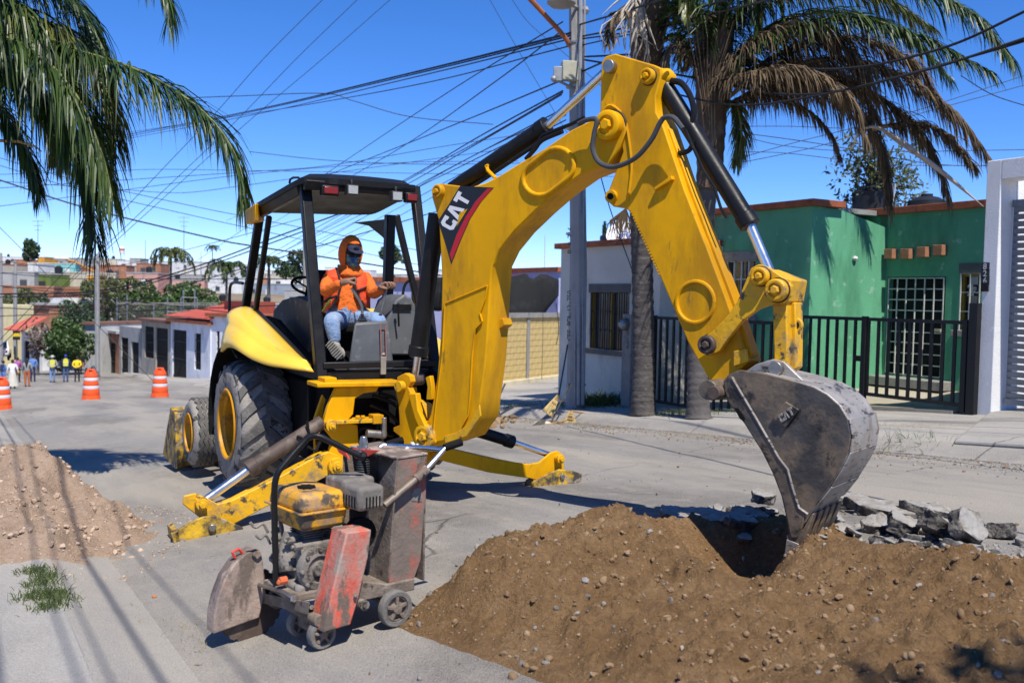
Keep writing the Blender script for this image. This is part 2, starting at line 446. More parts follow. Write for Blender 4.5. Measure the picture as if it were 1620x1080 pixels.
M_SAND = earth_mat('sandy_soil', ((.29, .20, .14), (.41, .295, .21), (.51, .385, .285)), 20, (.3, .2, .15))
def seg_g(X, Y, a, b, s):
    dx, dy = b[0] - a[0], b[1] - a[1]
    t = np.clip(((X - a[0]) * dx + (Y - a[1]) * dy) / (dx * dx + dy * dy), 0, 1)
    return np.exp(-((X - a[0] - t * dx) ** 2 + (Y - a[1] - t * dy) ** 2) / (2 * s * s))
def ss(x): x = np.clip(x, 0, 1); return x * x * (3 - 2 * x)
def dirt_h(X, Y):
    d = sdist(X, Y, DIRT) + .09 * fbm(X * 3.1, Y * 3.1, 4, 21)
    h = .055 * ss(d / .55) + .02 * ss(d / .1)
    h = h + .25 * seg_g(X, Y, (-.1, 5.3), (.55, 5.75), .42) * ss(d / .5)
    h = h + .05 * seg_g(X, Y, (2.4, 4.0), (3.2, 3.2), .5) * ss(d / .6)
    h = h + .16 * seg_g(X, Y, (2.2, 5.7), (2.85, 4.75), .2) * ss(d / .2) + .10 * seg_g(X, Y, (2.5, 5.0), (3.4, 4.3), .3) * ss(d / .4)
    h = h + ss(d / .3) * (.09 * fbm(X * 2.6, Y * 2.6, 4, 5) + .075 * fbm(X * 8, Y * 8, 4, 6) + .16 * np.maximum(0, fbm(X * 13, Y * 13, 3, 8) - .04) + .07 * np.maximum(0, fbm(X * 27, Y * 27, 2, 18) - .02))
    hd = sdist(X, Y, HOLLOW) + .05 * fbm(X * 4, Y * 4, 3, 77)
    h = h + .05 * np.exp(-((hd + .16) / .13) ** 2) * ss(d / .3) * ss((1.3 - X) / .3)
    k = ss((hd + .06) / .34)
    h = h * (1 - k) + k * (-.27 + .05 * fbm(X * 7, Y * 7, 4, 61))
    return np.where(d < -.02, -.06, h - .012)
def heap(name, x0, x1, y0, y1, st, hf, m, label, cat):
    xs, ys = np.arange(x0, x1, st), np.arange(y0, y1, st)
    X, Y = np.meshgrid(xs, ys, indexing='ij'); H = hf(X, Y); Z = ground_np(X, Y) + H
    a, b = X.shape; idx = np.arange(a * b).reshape(a, b)
    K = np.abs(H + .06) > 1e-6
    keep = (K[:-1, :-1] | K[1:, 1:] | K[1:, :-1] | K[:-1, 1:]).ravel()
    q = np.stack([idx[:-1, :-1], idx[1:, :-1], idx[1:, 1:], idx[:-1, 1:]], -1).reshape(-1, 4)[keep]
    used = np.unique(q); mp = np.zeros(a * b, int); mp[used] = np.arange(len(used))
    me = bpy.data.meshes.new(name)
    P = np.stack([X.ravel(), Y.ravel(), Z.ravel()], -1)[used]
    c = V((float(P[:, 0].mean()), float(P[:, 1].mean()), float(P[:, 2].min())))
    me.from_pydata((P - np.array(c)).tolist(), [], mp[q].tolist()); me.materials.append(m)
    me.polygons.foreach_set('use_smooth', [True] * len(me.polygons))
    o = bpy.data.objects.new(name, me); COL.objects.link(o); o.location = c
    return tag(o, label, cat)
def dirt_top(x, y):
    X, Y = np.array([[x]]), np.array([[y]]); return float((ground_np(X, Y) + dirt_h(X, Y))[0, 0])
tag(heap('dirt_mound', -.85, 4.5, 1.9, 7.4, .0165, dirt_h, M_DIRT, 'long mound of brown dug-up dirt under the digger bucket', 'dirt'))
SANDP = [(-2.75, 6.65), (-2.85, 7.6), (-3.05, 8.5), (-3.7, 9.3), (-4.6, 9.75), (-6.2, 9.9), (-7.2, 8.6), (-6.4, 7.2), (-4.6, 6.4), (-3.5, 6.3)]
def sand_h(X, Y):
    d = sdist(X, Y, SANDP) + .2 * fbm(X * 1.7, Y * 1.7, 4, 31)
    h = .05 * ss(d / .5) + .5 * seg_g(X, Y, (-4.55, 8.8), (-6.0, 8.6), .42) * ss(d / .7) + .2 * seg_g(X, Y, (-4.2, 8.3), (-3.7, 8.1), .4) * ss(d / .6)
    h = h + .1 * seg_g(X, Y, (-4.2, 7.2), (-3.6, 7.0), .6) * ss(d / .7)
    h = h * (1 + .55 * fbm(X * 1.6, Y * 1.6, 3, 51))
    rid = 1 - np.abs(fbm(X * 2.2, Y * 2.2, 4, 41)) * 4
    h = h + ss(d / .4) * (.42 * fbm(X * 2.0, Y * 2.0, 5, 33) + .15 * fbm(X * 6, Y * 6, 4, 34) + .09 * rid * ss(d) + .12 * np.maximum(0, fbm(X * 5, Y * 5, 3, 91)))
    return np.where(d < -.02, -.06, h - .01)
heap('sand_heap', -7.4, -2.4, 6.1, 10.1, .022, sand_h, M_SAND, 'pale pinkish sandy soil heap by the left kerb', 'sand heap')

SANDK = leafmat('sand_clods', (.27, .19, .13), (.50, .38, .285), .95, 0, 5, .15)
def sand_clods():
    r_ = random.Random(14); mb = MB(); xs = np.array([r_.uniform(-7, -2.6) for _ in range(4000)]); ys = np.array([r_.uniform(6.3, 9.9) for _ in range(4000)])
    d = sdist(xs, ys, SANDP); z = sand_h(xs, ys) + ground_np(xs, ys)
    for x, y, dd, zz in zip(xs, ys, d, z):
        if dd > -.25: r = min(.03, .0065 * r_.paretovariate(1.6)) if dd > .1 else .008 * r_.uniform(.5, 1.6); add_rock(mb, (x, y, (zz if dd > 0 else ground(*uv(V((x, y, 0))))) + r * .2), r)
    tag(mb.build('sand_clods', SANDK, smooth=False, recalc=False, org=(-4, 8, -2)), 'crumbly clods strewn over the sandy heap', 'clods', kind='stuff')
# loose stones on the dirt (countless: one object)
M_STONE = leafmat('stone_mix', (.14, .085, .043), (.29, .20, .118), .9, 0, 5, .2)
M_STONE2 = leafmat('grey_stone_mix', (.13, .115, .105), (.31, .29, .26), .9, 0, 5, .2)
_ico = None
def ico_data():
    global _ico
    if _ico is None:
        bm = bmesh.new(); bmesh.ops.create_icosphere(bm, subdivisions=1, radius=1)
        _ico = ([v.co.copy() for v in bm.verts], [tuple(v.index for v in f.verts) for f in bm.faces]); bm.free()
        _ico = (_ico[0], _ico[1])
    return _ico
def add_rock(mb, p, r, m=0, flat=.7):
    vs, fs = ico_data(); s = [random.uniform(.65, 1.3) for _ in range(3)]; s[2] *= flat
    q = Matrix.Rotation(random.uniform(0, 6.28), 3, V((random.gauss(0, 1), random.gauss(0, 1), random.gauss(0, 1) + .01)).normalized())
    mb.add([V(p) + q @ V((v.x * s[0] * r * random.uniform(.78, 1.15), v.y * s[1] * r * random.uniform(.78, 1.15), v.z * s[2] * r)) for v in vs], fs, m)
rng = random.Random(3)
mb = MB()
xs = np.array([rng.uniform(-.7, 3.6) for _ in range(14000)]); ys = np.array([rng.uniform(2.6, 7.1) for _ in range(14000)])
ds = sdist(xs, ys, DIRT); hs = dirt_h(xs, ys) + ground_np(xs, ys); cnt = 0
for x, y, d, z in zip(xs, ys, ds, hs):
    if d > -.04 and cnt < 4000:
        r = min(.02, .0034 * rng.paretovariate(1.5)) if d > .05 else .007 * rng.uniform(.5, 1.6)
        add_rock(mb, (x, y, z + r * .25), r, 0 if rng.random() < .88 else 1); cnt += 1
o = mb.build('loose_stones', [M_STONE, M_STONE2], smooth=False, recalc=False, org=(.8, 5, -1.6)); tag(o, 'small loose stones and clods strewn over the brown dirt', 'stones', kind='stuff')
sand_clods()
# single bigger stones one can pick out on the dirt
for px, py, r in ((868, 1045, .05), (1125, 1035, .04), (1520, 975, .045), (955, 920, .04), (812, 1075, .06), (845, 1060, .045), (720, 985, .035), (1300, 940, .05), (1345, 965, .04), (770, 905, .03), (690, 930, .03), (1180, 1005, .04), (1440, 1040, .045)):
    p = at(px, py, 4.0)
    for k in range(400):
        p = ray(px, py) * (3.2 + .01 * k)
        if p.z < dirt_top(p.x, p.y): break
    r *= .65; mb = MB(); add_rock(mb, p + V((0, 0, r * .3)), r)
    tag(mb.build('stone', M_STONE, org=p, bevel=.006, ang=80), 'fist-sized brown stone lying in the dug-up dirt', 'stone', 'bigger stones in the dirt mound')
# gravel swept into the far gutter
mb = MB()
for k in range(2600):
    u_ = rng.uniform(3, 22); v_ = 10.25 - abs(rng.gauss(0, .45)); add_rock(mb, W(u_, v_) + V((0, 0, .004)), min(.022, .007 * rng.paretovariate(1.9)), rng.choice((0, 0, 1)))
tag(mb.build('gutter_gravel', [M_STONE2, M_STONE], smooth=False, recalc=False, org=W(12, 10)), 'loose gravel gathered along the far kerb', 'gravel', kind='stuff')
# grit on the road
mb = MB()
for k in range(1500):
    x, y = rng.uniform(-4, 4), rng.uniform(3.6, 13)
    if sdist(np.array([x]), np.array([y]), DIRT)[0] < 0:
        near = abs(sdist(np.array([x]), np.array([y]), DIRT)[0])
        if near > .5 and rng.random() < .72: continue
        u_, v_ = uv(V((x, y, 0)))
        if v_ > .95: add_rock(mb, W(u_, v_) + V((0, 0, .004)), min(.016, .0045 * rng.paretovariate(2)), rng.choice((0, 0, 1)))
tag(mb.build('road_grit', [M_STONE2, M_STONE], smooth=False, recalc=False, org=(0, 6, -1.7)), 'fine grit and crumbs scattered over the grey road', 'grit', kind='stuff')
# ================================================================ BROKEN ASPHALT SLABS
M_SLAB = mat('slab_top', (.30, .285, .262), .95, var=.18, vs=5, dirt=((.2, .17, .13), .5, 6), bump=.8, bs=40)
M_SLABE = mat('slab_edge', (.045, .042, .04), .95, var=.5, vs=14, dirt=((.20, .18, .155), .62, 9), bump=1.0, bs=28)
def slab(p, size, thick, rz, tilt, m_top=M_SLAB, seed=0, name='asphalt_chunk'):
    r = random.Random(seed); n = r.randint(6, 9); q = Matrix.Rotation(rz, 3, 'Z') @ Matrix.Rotation(tilt[0], 3, 'X') @ Matrix.Rotation(tilt[1], 3, 'Y')
    top, bot = [], []
    for k in range(n):
        a = 2 * math.pi * (k + r.uniform(-.3, .3)) / n
        R_ = r.uniform(.75, 1.12)
        x, y = math.cos(a) * size[0] * R_, math.sin(a) * size[1] * R_
        top.append(V((x, y, thick / 2 + r.uniform(-.12, .12) * thick)))
        bot.append(V((x * r.uniform(.82, 1.08), y * r.uniform(.82, 1.08), -thick / 2 * r.uniform(.7, 1.2))))
    mid = [(a + b) / 2 + V((a.x, a.y, 0)).normalized() * r.uniform(-.02, .025) for a, b in zip(top, bot)]
    vs = [V(p) + q @ x for x in top + mid + bot]
    zmin = min(x.z for x in vs)
    mb = MB()
    mb.add(vs, [tuple(range(n))], 0)
    mb.add(vs, [(k, (k + 1) % n, n + (k + 1) % n, n + k) for k in range(n)] + [(n + k, n + (k + 1) % n, 2 * n + (k + 1) % n, 2 * n + k) for k in range(n)] + [tuple(range(3 * n - 1, 2 * n - 1, -1))], 1)
    mb.v = mb.v[:3 * n]; mb.f = [mb.f[0]] + [tuple(i - 3 * n for i in f) for f in mb.f[1:]]
    o = mb.build(name, [m_top, M_SLABE], org=V(p), ang=30)
    b = o.modifiers.new('bevel', 'BEVEL'); b.width = .008; b.segments = 2; b.limit_method = 'ANGLE'; b.angle_limit = rad(25)
    sub = o.modifiers.new('subdivision', 'SUBSURF'); sub.subdivision_type = 'SIMPLE'; sub.levels = sub.render_levels = 4
    tex = bpy.data.textures.get('rubble') or bpy.data.textures.new('rubble', 'CLOUDS'); tex.noise_scale = .07; tex.noise_depth = 4
    dm = o.modifiers.new('displace', 'DISPLACE'); dm.texture = tex; dm.strength = .05; dm.mid_level = .5; dm.texture_coords = 'GLOBAL'
    return o
big = [  # px, py, half size, thickness, turn, tilt, label
    ((1095, 818), (.42, .34), .07, .3, (.02, .03), 'wide flat lifted asphalt slab left of the bucket with black edge'),
    ((1180, 822), (.30, .22), .08, 1.1, (.10, -.05), 'grey slab leaning just left of the bucket teeth'),
    ((1178, 792), (.17, .12), .07, .2, (0, .08), 'small dark slab stacked on the flat slab left of the bucket'),
    ((1205, 778), (.15, .12), .08, .9, (.15, .0), 'topmost small chunk left of the bucket'),
    ((1400, 808), (.45, .2), .08, -.5, (.1, .05), 'long broken slab edge lying behind the rubble right of the bucket'),
    ((1345, 795), (.28, .2), .1, .1, (.05, .1), 'black-edged slab behind the right side of the bucket'),
    ((1470, 812), (.3, .14), .1, -.45, (.0, .1), 'long brown crust of asphalt behind the rubble pile'),
    ((1310, 832), (.17, .13), .09, .7, (.5, .2), 'grey slab tilted up just right of the bucket teeth'),
    ((1386, 836), (.14, .11), .1, .2, (.2, -.2), 'squarish grey chunk in the middle of the rubble row'),
    ((1430, 845), (.21, .12), .1, .5, (.35, .2), 'pale flat-topped chunk in the middle of the rubble row'),
    ((1478, 852), (.13, .12), .12, 1.3, (.5, .3), 'upright brownish chunk beside the pale flat-topped one'),
    ((1530, 862), (.16, .15), .1, .3, (.95, .25), 'tall grey plate standing on edge in the rubble row'),
    ((1438, 870), (.11, .08), .09, .9, (.1, .2), 'low dark chunk at the front of the rubble row'),
    ((1470, 830), (.11, .08), .08, .4, (.1, .1), 'pale block at the back of the rubble row'),
    ((1585, 845), (.13, .1), .1, 2.2, (.3, .3), 'chunk near the far right end of the rubble row')]
k0 = 0
for (px, py), sz, th_, rz, tl, lab in big:
    k0 += 1
    p = G(px, py + 6)
    if k0 in (3, 4): p = at(px, py + 8, 7.45); p.z -= th_ * .45 + .1
    lift = th_ * .45 + (.05 if k0 == 3 else .1 if k0 == 4 else 0) + (.13 * math.sin(tl[0]) if tl[0] > .3 else .0)
    o = slab(p + V((0, 0, lift)), (sz[0] * .85, sz[1] * .85), th_, rz, tl, seed=k0)
    tag(o, lab, 'asphalt chunk', 'lumps of broken asphalt beside the trench')
rr = random.Random(5)
for k in range(62):
    t = rr.random()
    px = lerp(1285, 1640, t) if k < 50 else rr.uniform(1120, 1225)
    py = (lerp(848, 893, t) + rr.gauss(0, 15)) if k < 50 else rr.uniform(798, 838)
    p = G(px, py); s_ = rr.uniform(.035, .095)
    if sdist(np.array([[p.x]]), np.array([[p.y]]), DIRT)[0, 0] > -.05: p.z = dirt_top(p.x, p.y)
    o = slab(p + V((0, 0, s_ * .35)), (s_, s_ * rr.uniform(.6, 1)), s_ * rr.uniform(.5, .9), rr.uniform(0, 6), (rr.uniform(-.5, .5), rr.uniform(-.5, .5)), seed=100 + k)
    o.modifiers['subdivision'].levels = o.modifiers['subdivision'].render_levels = 2; o.modifiers['displace'].strength = .03
    tag(o, 'small grey lump of broken asphalt in the rubble row right of the bucket' if k < 50 else 'small dark asphalt lump under the slabs left of the bucket teeth', 'asphalt chunk', 'lumps of broken asphalt beside the trench')
mb = MB()
for k in range(1100):
    t = rr.random(); p = G(lerp(1140, 1640, t), lerp(835, 897, t) + rr.gauss(0, 18))
    if sdist(np.array([[p.x]]), np.array([[p.y]]), DIRT)[0, 0] > -.05: continue
    add_rock(mb, p + V((0, 0, .006)), min(.03, .007 * rr.paretovariate(1.6)), 0)
tag(mb.build('rubble_crumbs', [M_STONE2], smooth=False, recalc=False, org=G(1400, 870)), 'grey asphalt crumbs between the broken lumps', 'rubble', kind='stuff')
mb = MB()
for k in range(26):
    p = G(rr.gauss(786, 16), rr.gauss(668, 4)); add_rock(mb, p + V((0, 0, .04)), rr.uniform(.05, .13))
tag(mb.build('brick_rubble', [M_STONE], smooth=False, recalc=False, org=G(786, 670)), 'small heap of brown rubble by the far kerb behind the boom', 'rubble', kind='stuff')
# ================================================================ BACKHOE LOADER
YEL = mat('machine_yellow', (.70, .345, .001), .48, var=.08, vs=1.5, dirt=((.47, .23, .008), .55, 2.2, (1, 1, .3)), dirt2=((.30, .16, .02), .16, 7, (1, 1, .3)), bump=.12, bs=8, spec=.16)
YELW = mat('machine_yellow_worn', (.68, .36, .004), .5, var=.12, vs=3, dirt=((.22, .165, .10), .42, 4.5), dirt2=((.06, .05, .04), .33, 8), bump=.25, bs=20)
YELF = mat('fender_yellow_sunlit', (.80, .52, .055), .36, var=.05, vs=2, dirt=((.5, .36, .13), .2, 3), spec=.5)  # paler than the boom: sun reflection on the fender put into the colour
YELP = mat('pad_worn_yellow', (.60, .36, .02), .6, var=.2, vs=4, dirt=((.05, .045, .04), .72, 5.5), dirt2=((.30, .25, .19), .35, 8), bump=.4, bs=30)
BLK = mat('black_paint', (.011, .011, .0115), .4, var=.3, vs=5, dirt=((.07, .065, .058), .18, 6), bump=.08, bs=30, spec=.22)
BLKM = mat('black_matt', (.010, .010, .010), .85, var=.3, vs=6, spec=.1)
DGRY = mat('dark_plastic', (.03, .031, .033), .6, var=.2, vs=6, dirt=((.15, .14, .125), .3, 7))
GRY = mat('grey_console', (.10, .107, .113), .55, var=.12, vs=6, dirt=((.24, .23, .21), .3, 7))
CHR = mat('chrome_rod', (.80, .79, .77), .28, metal=1.0, var=.05, vs=8)
STEEL = mat('worn_steel', (.35, .33, .30), .4, metal=.9, var=.25, vs=9, dirt=((.17, .12, .08), .3, 10))
RUST = mat('dirty_brown_cylinder', (.075, .052, .04), .6, var=.3, vs=6, dirt=((.16, .12, .09), .45, 7), bump=.2, bs=30)
TYRE = mat('tyre_rubber', (.25, .23, .20), .9, var=.2, vs=8, dirt=((.32, .29, .25), .55, 5), dirt2=((.045, .043, .04), .35, 7), bump=.5, bs=45)
LUG = mat('tyre_lug', (.10, .095, .088), .9, var=.2, vs=9, dirt=((.18, .165, .145), .45, 12), bump=.4, bs=60)
RIM = mat('rim_orange_yellow', (.55, .25, .004), .5, var=.12, vs=5, dirt=((.12, .075, .03), .4, 6))
BKT = mat('bucket_steel', (.085, .078, .071), .48, metal=.35, var=.35, vs=4, dirt=((.22, .165, .11), .64, 3.2), dirt2=((.035, .033, .032), .35, 3), bump=.3, bs=25)
BKTB = mat('bucket_back_steel', (.36, .33, .295), .45, metal=.4, var=.25, vs=4, dirt=((.22, .15, .09), .4, 5), dirt2=((.08, .075, .07), .35, 7, (1, 1, 4)), bump=.25, bs=22)
REDL = mat('red_lens', (.20, .014, .009), .25, var=.1)
GLS = mat('lamp_lens', (.34, .35, .34), .15, var=.1, vs=40)
HOSE = mat('hose_grey', (.055, .06, .065), .5, var=.15, vs=10)
DEC_K, DEC_R, DEC_W = mat('decal_black', (.012, .012, .013), .35, var=.1), mat('decal_red', (.45, .012, .02), .4, var=.1), mat('decal_white', (.72, .72, .72), .4, var=.05)

MC = V((-1.9, 10.15, -2.01))
MA_, ML_ = UD.copy(), V((-.8660254, -.5, 0))          # machine forward / machine left
def MW(a, l, z): return MC + MA_ * a + ML_ * l + ZD * z
def OA(px, py, a): return onp(px, py, MA_, MC + MA_ * a)
def OL(px, py, l): return onp(px, py, ML_, MC + ML_ * l)
BH = thing('backhoe_loader', 'big yellow backhoe loader with its digging arm reaching right over the dirt', 'backhoe', (MC.x, MC.y, -2.03))
MAX = (MA_, ML_, ZD)
def part(mb, name, m, bevel=.006, parent=BH, label=None, **k):
    o = mb.build(name, m, parent, bevel, **k)
    if label: o['label'] = label
    return o
def disc(c, ax, r, w, n=24):                          # chunky pin / boss centred on c
    return MB().cyl(V(c) - V(ax) * w / 2, V(c) + V(ax) * w / 2, r, None, n)

# ---- chassis and body
mb = MB()
mb.box(MW(.35, 0, .75), (3.2, .8, .75), MAX)
mb.box(MW(-.55, 0, .8), (1.0, 1.25, .75), MAX)
part(mb, 'chassis', BLKM, .02)
mb = MB(); mb.hexa([MW(.9, .42, .95), MW(.9, -.42, .95), MW(2.6, -.36, .8), MW(2.6, .36, .8)], [MW(.9, .40, 1.62), MW(.9, -.40, 1.62), MW(2.6, -.33, 1.42), MW(2.6, .33, 1.42)])
part(mb, 'hood', YELF, .05)
mb = MB(); mb.box(MW(2.62, 0, 1.1), (.05, .6, .5), MAX); part(mb, 'grille', BLKM)
xo = OA(485, 440, 1.7); mb = MB(); mb.tube([V((xo.x, xo.y, xo.z - .9)), xo, OA(485, 372, 1.7), OA(486, 366, 1.72)], [.045, .045, .045, .03], 14)
part(mb, 'exhaust_stack', mat('stack_grey', (.36, .34, .30), .6, var=.15, vs=8, dirt=((.2, .16, .12), .3, 9)), 0)
# ---- front axle, loader arms, loader bucket
mb = MB(); mb.tube([MW(2.03, -.9, .33), MW(2.03, .9, .33)], .085, 12); mb.box(MW(2.03, 0, .45), (.3, .5, .3), MAX); part(mb, 'front_axle', YELW)
mb = MB(); mb.tube([MW(0, -.8, .65), MW(0, .8, .65)], .13, 14); part(mb, 'rear_axle', BLKM)
for s in (1, -1):
    mb = MB(); mb.prism([MW(.75, .56 * s, 1.25), MW(.95, .56 * s, 1.35), MW(2.0, .56 * s, 1.0), MW(3.0, .56 * s, .35), MW(3.0, .56 * s, .15), MW(2.75, .56 * s, .2), MW(1.9, .56 * s, .78), MW(.75, .56 * s, 1.05)], ML_ * .12 * s)
    part(mb, 'loader_arm', YELW, .01)
    mb = MB(); mb.tube([MW(1.0, .62 * s, .8), MW(2.1, .62 * s, .62)], .05, 12); mb.tube([MW(2.1, .62 * s, .62), MW(2.6, .62 * s, .5)], .028, 10); part(mb, 'loader_cylinder', BLK)
lb = [(2.72, .05), (2.70, .4), (2.76, .66), (3.05, .7), (3.1, .64), (2.86, .6), (2.82, .35), (2.84, .12), (3.55, .07), (3.6, 0), (2.8, -.06)]
LZ = -.2
mb = MB()
mb.prism([MW(a, -1.13, z + LZ) for a, z in lb], ML_ * 2.26)
for l in (-1.13, 1.105): mb.prism([MW(a, l, z + LZ) for a, z in ((2.72, -.05), (2.70, .4), (2.76, .66), (3.05, .7), (3.3, .4), (3.6, .0))], ML_ * .028)
part(mb, 'loader_bucket', YELP, .008, label='worn yellow loader bucket at the front')

# ---- tyres and rims
def wheel(a, l_out, w, r, rr, zc, s, rear):
    wh = bpy.data.objects.new('wheel', None); COL.objects.link(wh); wh.parent = BH; wh.empty_display_size = .1
    ORG[wh.name] = ORG[BH.name]
    ax = ML_ * s; c = MW(a, l_out * s, zc) - ax * w            # c = inner face centre, axis points outward
    prof = [(rr * .98, .0), (rr + .02, .0), (r * .82, -.015), (r * .93, .02), (r * .972, .07), (r * .985, w * .5), (r * .972, w - .07), (r * .93, w - .02), (r * .82, w + .015), (rr + .02, w), (rr * .98, w - .005), (rr * .96, w * .5)]
    t = MB(); t.lathe(prof, c, ax, 64, True); t.build('tyre', TYRE, wh, ang=50)
    X = ax.orthogonal().normalized(); X = (-MA_); Y = ZD      # angle 0 = rear, grows upward
    def tp(ang, wpos, rad_): return c + ax * wpos + (X * math.cos(ang) + Y * math.sin(ang)) * rad_
    lg = MB()
    if rear:
        n = 16
        for k in range(n):
            for side in (0, 1):
                a0 = 2 * math.pi * (k + .5 * side) / n; R1 = r + .018
                st = [(.0, .015, .075), (.25, .13, .068), (.55, .24, .08), (.8, .32, .092), (1.0, .38, .085)]  # t across half, angle, half width
                ring = []
                for tt, da, hw in st:
                    wpos = (w * .5 - .02) * tt + .0 if False else None
                    wp = lerp(.0, w * .54, tt)
                    wp = wp if side == 0 else w - wp
                    rb = r * .9 if tt == 0 else r * .955; rt = R1 - (.05 if tt == 0 else (.012 if tt < .3 else 0))
                    h = hw / r
                    ring.append([tp(a0 + da - h, wp, rb), tp(a0 + da - h * .72, wp, rt), tp(a0 + da + h * .72, wp, rt), tp(a0 + da + h, wp, rb)])
                vs = [p for q in ring for p in q]
                fs = [(i * 4 + j, i * 4 + j + 1, (i + 1) * 4 + j + 1, (i + 1) * 4 + j) for i in range(4) for j in range(3)] + [(0, 1, 2, 3), (16, 17, 18, 19)]
                lg.add(vs, fs)
    else:
        n = 46                                                  # zigzag ribs
        for rib in range(4):
            w0 = w * (.16 + .2 * rib); hw = .024
            vs = []; fs = []
            for k in range(n):
                zz = .012 * (1 if k % 2 else -1); an = 2 * math.pi * k / n
                vs += [tp(an, w0 - hw + zz, r * .96), tp(an, w0 - hw * .85 + zz, r + .006), tp(an, w0 + hw * .85 + zz, r + .006), tp(an, w0 + hw + zz, r * .96)]
            fs = [(k * 4 + j, k * 4 + j + 1, ((k + 1) % n) * 4 + j + 1, ((k + 1) % n) * 4 + j) for k in range(n) for j in range(3)]
            lg.add(vs, fs)
    lg.build('tread', LUG, wh, .004 if rear else 0, ang=30)
    rm = MB(); dsh = .30 if rear else .16
    rm.lathe([(rr * 1.02, w + .004), (rr * .98, w + .02), (rr * .93, w + .012), (rr * .9, w - .03), (rr * .84, w - .05), (rr * .82, w - dsh), (rr * .4, w - dsh - .03), (rr * .36, w - dsh + .02), (.001, w - dsh + .02)], c, ax, 40, caps=False)
    rm.build('rim', RIM, wh, ang=30)
    hb = MB(); hb.cyl(c + ax * (w - dsh), c + ax * (w - dsh + .07), rr * .28, rr * .24, 20)
    for k in range(8):
        an = k * math.pi / 4; p = c + ax * (w - dsh - .02) + (X * math.cos(an) + Y * math.sin(an)) * rr * .46
        hb.cyl(p, p + ax * .045, .016, None, 6)
    if rear:
        p = c + ax * (w - dsh) + ZD * rr * .25
        hb.tube([p, p + ax * .06, p + ax * .06 - MA_ * .1], .014, 6)
    hb.build('hub', RIM, wh, .003)
    return wh
wheel(0, 1.13, .5, .635, .36, .665, 1, True); wheel(0, 1.13, .5, .635, .36, .665, -1, True)
wheel(2.03, 1.1, .27, .415, .235, .305, 1, False); wheel(2.03, 1.1, .27, .415, .235, .305, -1, False)

# ---- fenders
def fender(mirror):
    inn = bez([OL(400, 487, .62), OL(425, 511, .62), OL(450, 536, .62), OL(474, 561, .62), OL(494, 581, .62)], 5)
    out = bez([OL(349, 556, 1.16), OL(361, 548, 1.16), OL(379, 556, 1.13), OL(399, 568, 1.07), OL(424, 577, .99), OL(460, 582, .86), OL(496, 587, .70)], 5)
    ro = [out[min(len(out) - 1, round(i * (len(out) - 1) / 20))] for i in range(21)]
    M_ = 10; vs = []
    for i in range(21):
        I, O = inn[min(20, i)], ro[i]; f = 1 - .8 * i / 20
        for j in range(M_ + 1):
            t = j / M_; p = lerp(I, O, t)
            b = math.sin(math.pi * min(1, t)) ** .8 * (.10 + .13 * f)
            p = p + (ZD * .75 + ML_ * .55) * b * (.9 - .25 * (t > .5))
            vs.append(p)
    fs = [(i * (M_ + 1) + j, (i + 1) * (M_ + 1) + j, (i + 1) * (M_ + 1) + j + 1, i * (M_ + 1) + j + 1) for i in range(20) for j in range(M_)]
    if mirror: vs = [p - ML_ * 2 * (p - MC).dot(ML_) for p in vs]
    mb = MB().add(vs, fs); o = part(mb, 'fender', YELF, 0, ang=60)
    sd = o.modifiers.new('thickness', 'SOLIDIFY'); sd.thickness = .025
    tr = MB(); pts = [vs[i * (M_ + 1)] for i in range(21)]; tr.tube([p + ZD * .01 for p in pts], .022, 6); part(tr, 'fender_trim', BLK, 0, parent=o)
    ln = MB(); s = -1 if mirror else 1
    q = [(-1.45, .65), (-1.45, 1.25), (-.6, 1.45), (.3, 1.72), (.75, 1.75), (.95, 1.3), (.95, .65)]
    ln.prism([MW(a, .5 * s, z) for a, z in q], ML_ * .05 * s); part(ln, 'fender_liner', BLKM, .004)
    ar = MB(); arc = [(.8 * math.cos(t), .66 + .8 * math.sin(t)) for t in [k * math.pi / 12 for k in range(-1, 9)]]
    for (a0, z0), (a1, z1) in zip(arc[:-1], arc[1:]):
        ar.hexa([MW(a0, .55 * s, z0), MW(a1, .55 * s, z1), MW(a1, 1.14 * s, z1), MW(a0, 1.14 * s, z0)], [MW(a0 * 1.03, .55 * s, z0 + .02), MW(a1 * 1.03, .55 * s, z1 + .02), MW(a1 * 1.03, 1.14 * s, z1 + .02), MW(a0 * 1.03, 1.14 * s, z0 + .02)])
    part(ar, 'wheel_arch', BLKM, 0)
fender(False); fender(True)

# ---- platform, sill, cab posts, canopy
mb = MB(); mb.prism([MW(-1.22, -.58, 1.2), MW(-1.22, .6, 1.2), MW(1.0, .6, 1.22), MW(1.0, -.58, 1.22)], ZD * .06); part(mb, 'platform', DGRY)
mb = MB()
def bar(p, q, h, w=.05, m=0):           # rectangular bar between two points
    d = (q - p).normalized(); z = ZD if abs(d.z) < .9 else MA_; x = d.cross(z).normalized(); z = x.cross(d)
    mb.hexa([p - x * w - z * h, p + x * w - z * h, p + x * w + z * h, p - x * w + z * h], [q - x * w - z * h, q + x * w - z * h, q + x * w + z * h, q - x * w + z * h], m)
bar(OA(509, 578, -1.3), OA(688, 574, -1.3), .03); bar(OA(509, 594, -1.27), OA(688, 590, -1.27), .045)
part(mb, 'rear_sill', BLK, .008)
def post(p, q, w=.05, d=.04, name='cab_post'):
    global mb
    mb = MB(); bar(p, q, d, w); return part(mb, name, BLK, .012)
top_z = 3.02
RL0, RL1 = OA(508, 600, -1.32), OA(482, 288, -.78); post(RL0, RL1, .052, .045)
RR0, RR1 = OA(690, 600, -1.32), OA(656, 296, -.74); post(RR0, RR1, .045, .045)
post(OL(385, 510, .62), OL(411, 340, .62), .045, .04); post(OL(404, 495, .63), OL(426, 342, .63), .028, .03)
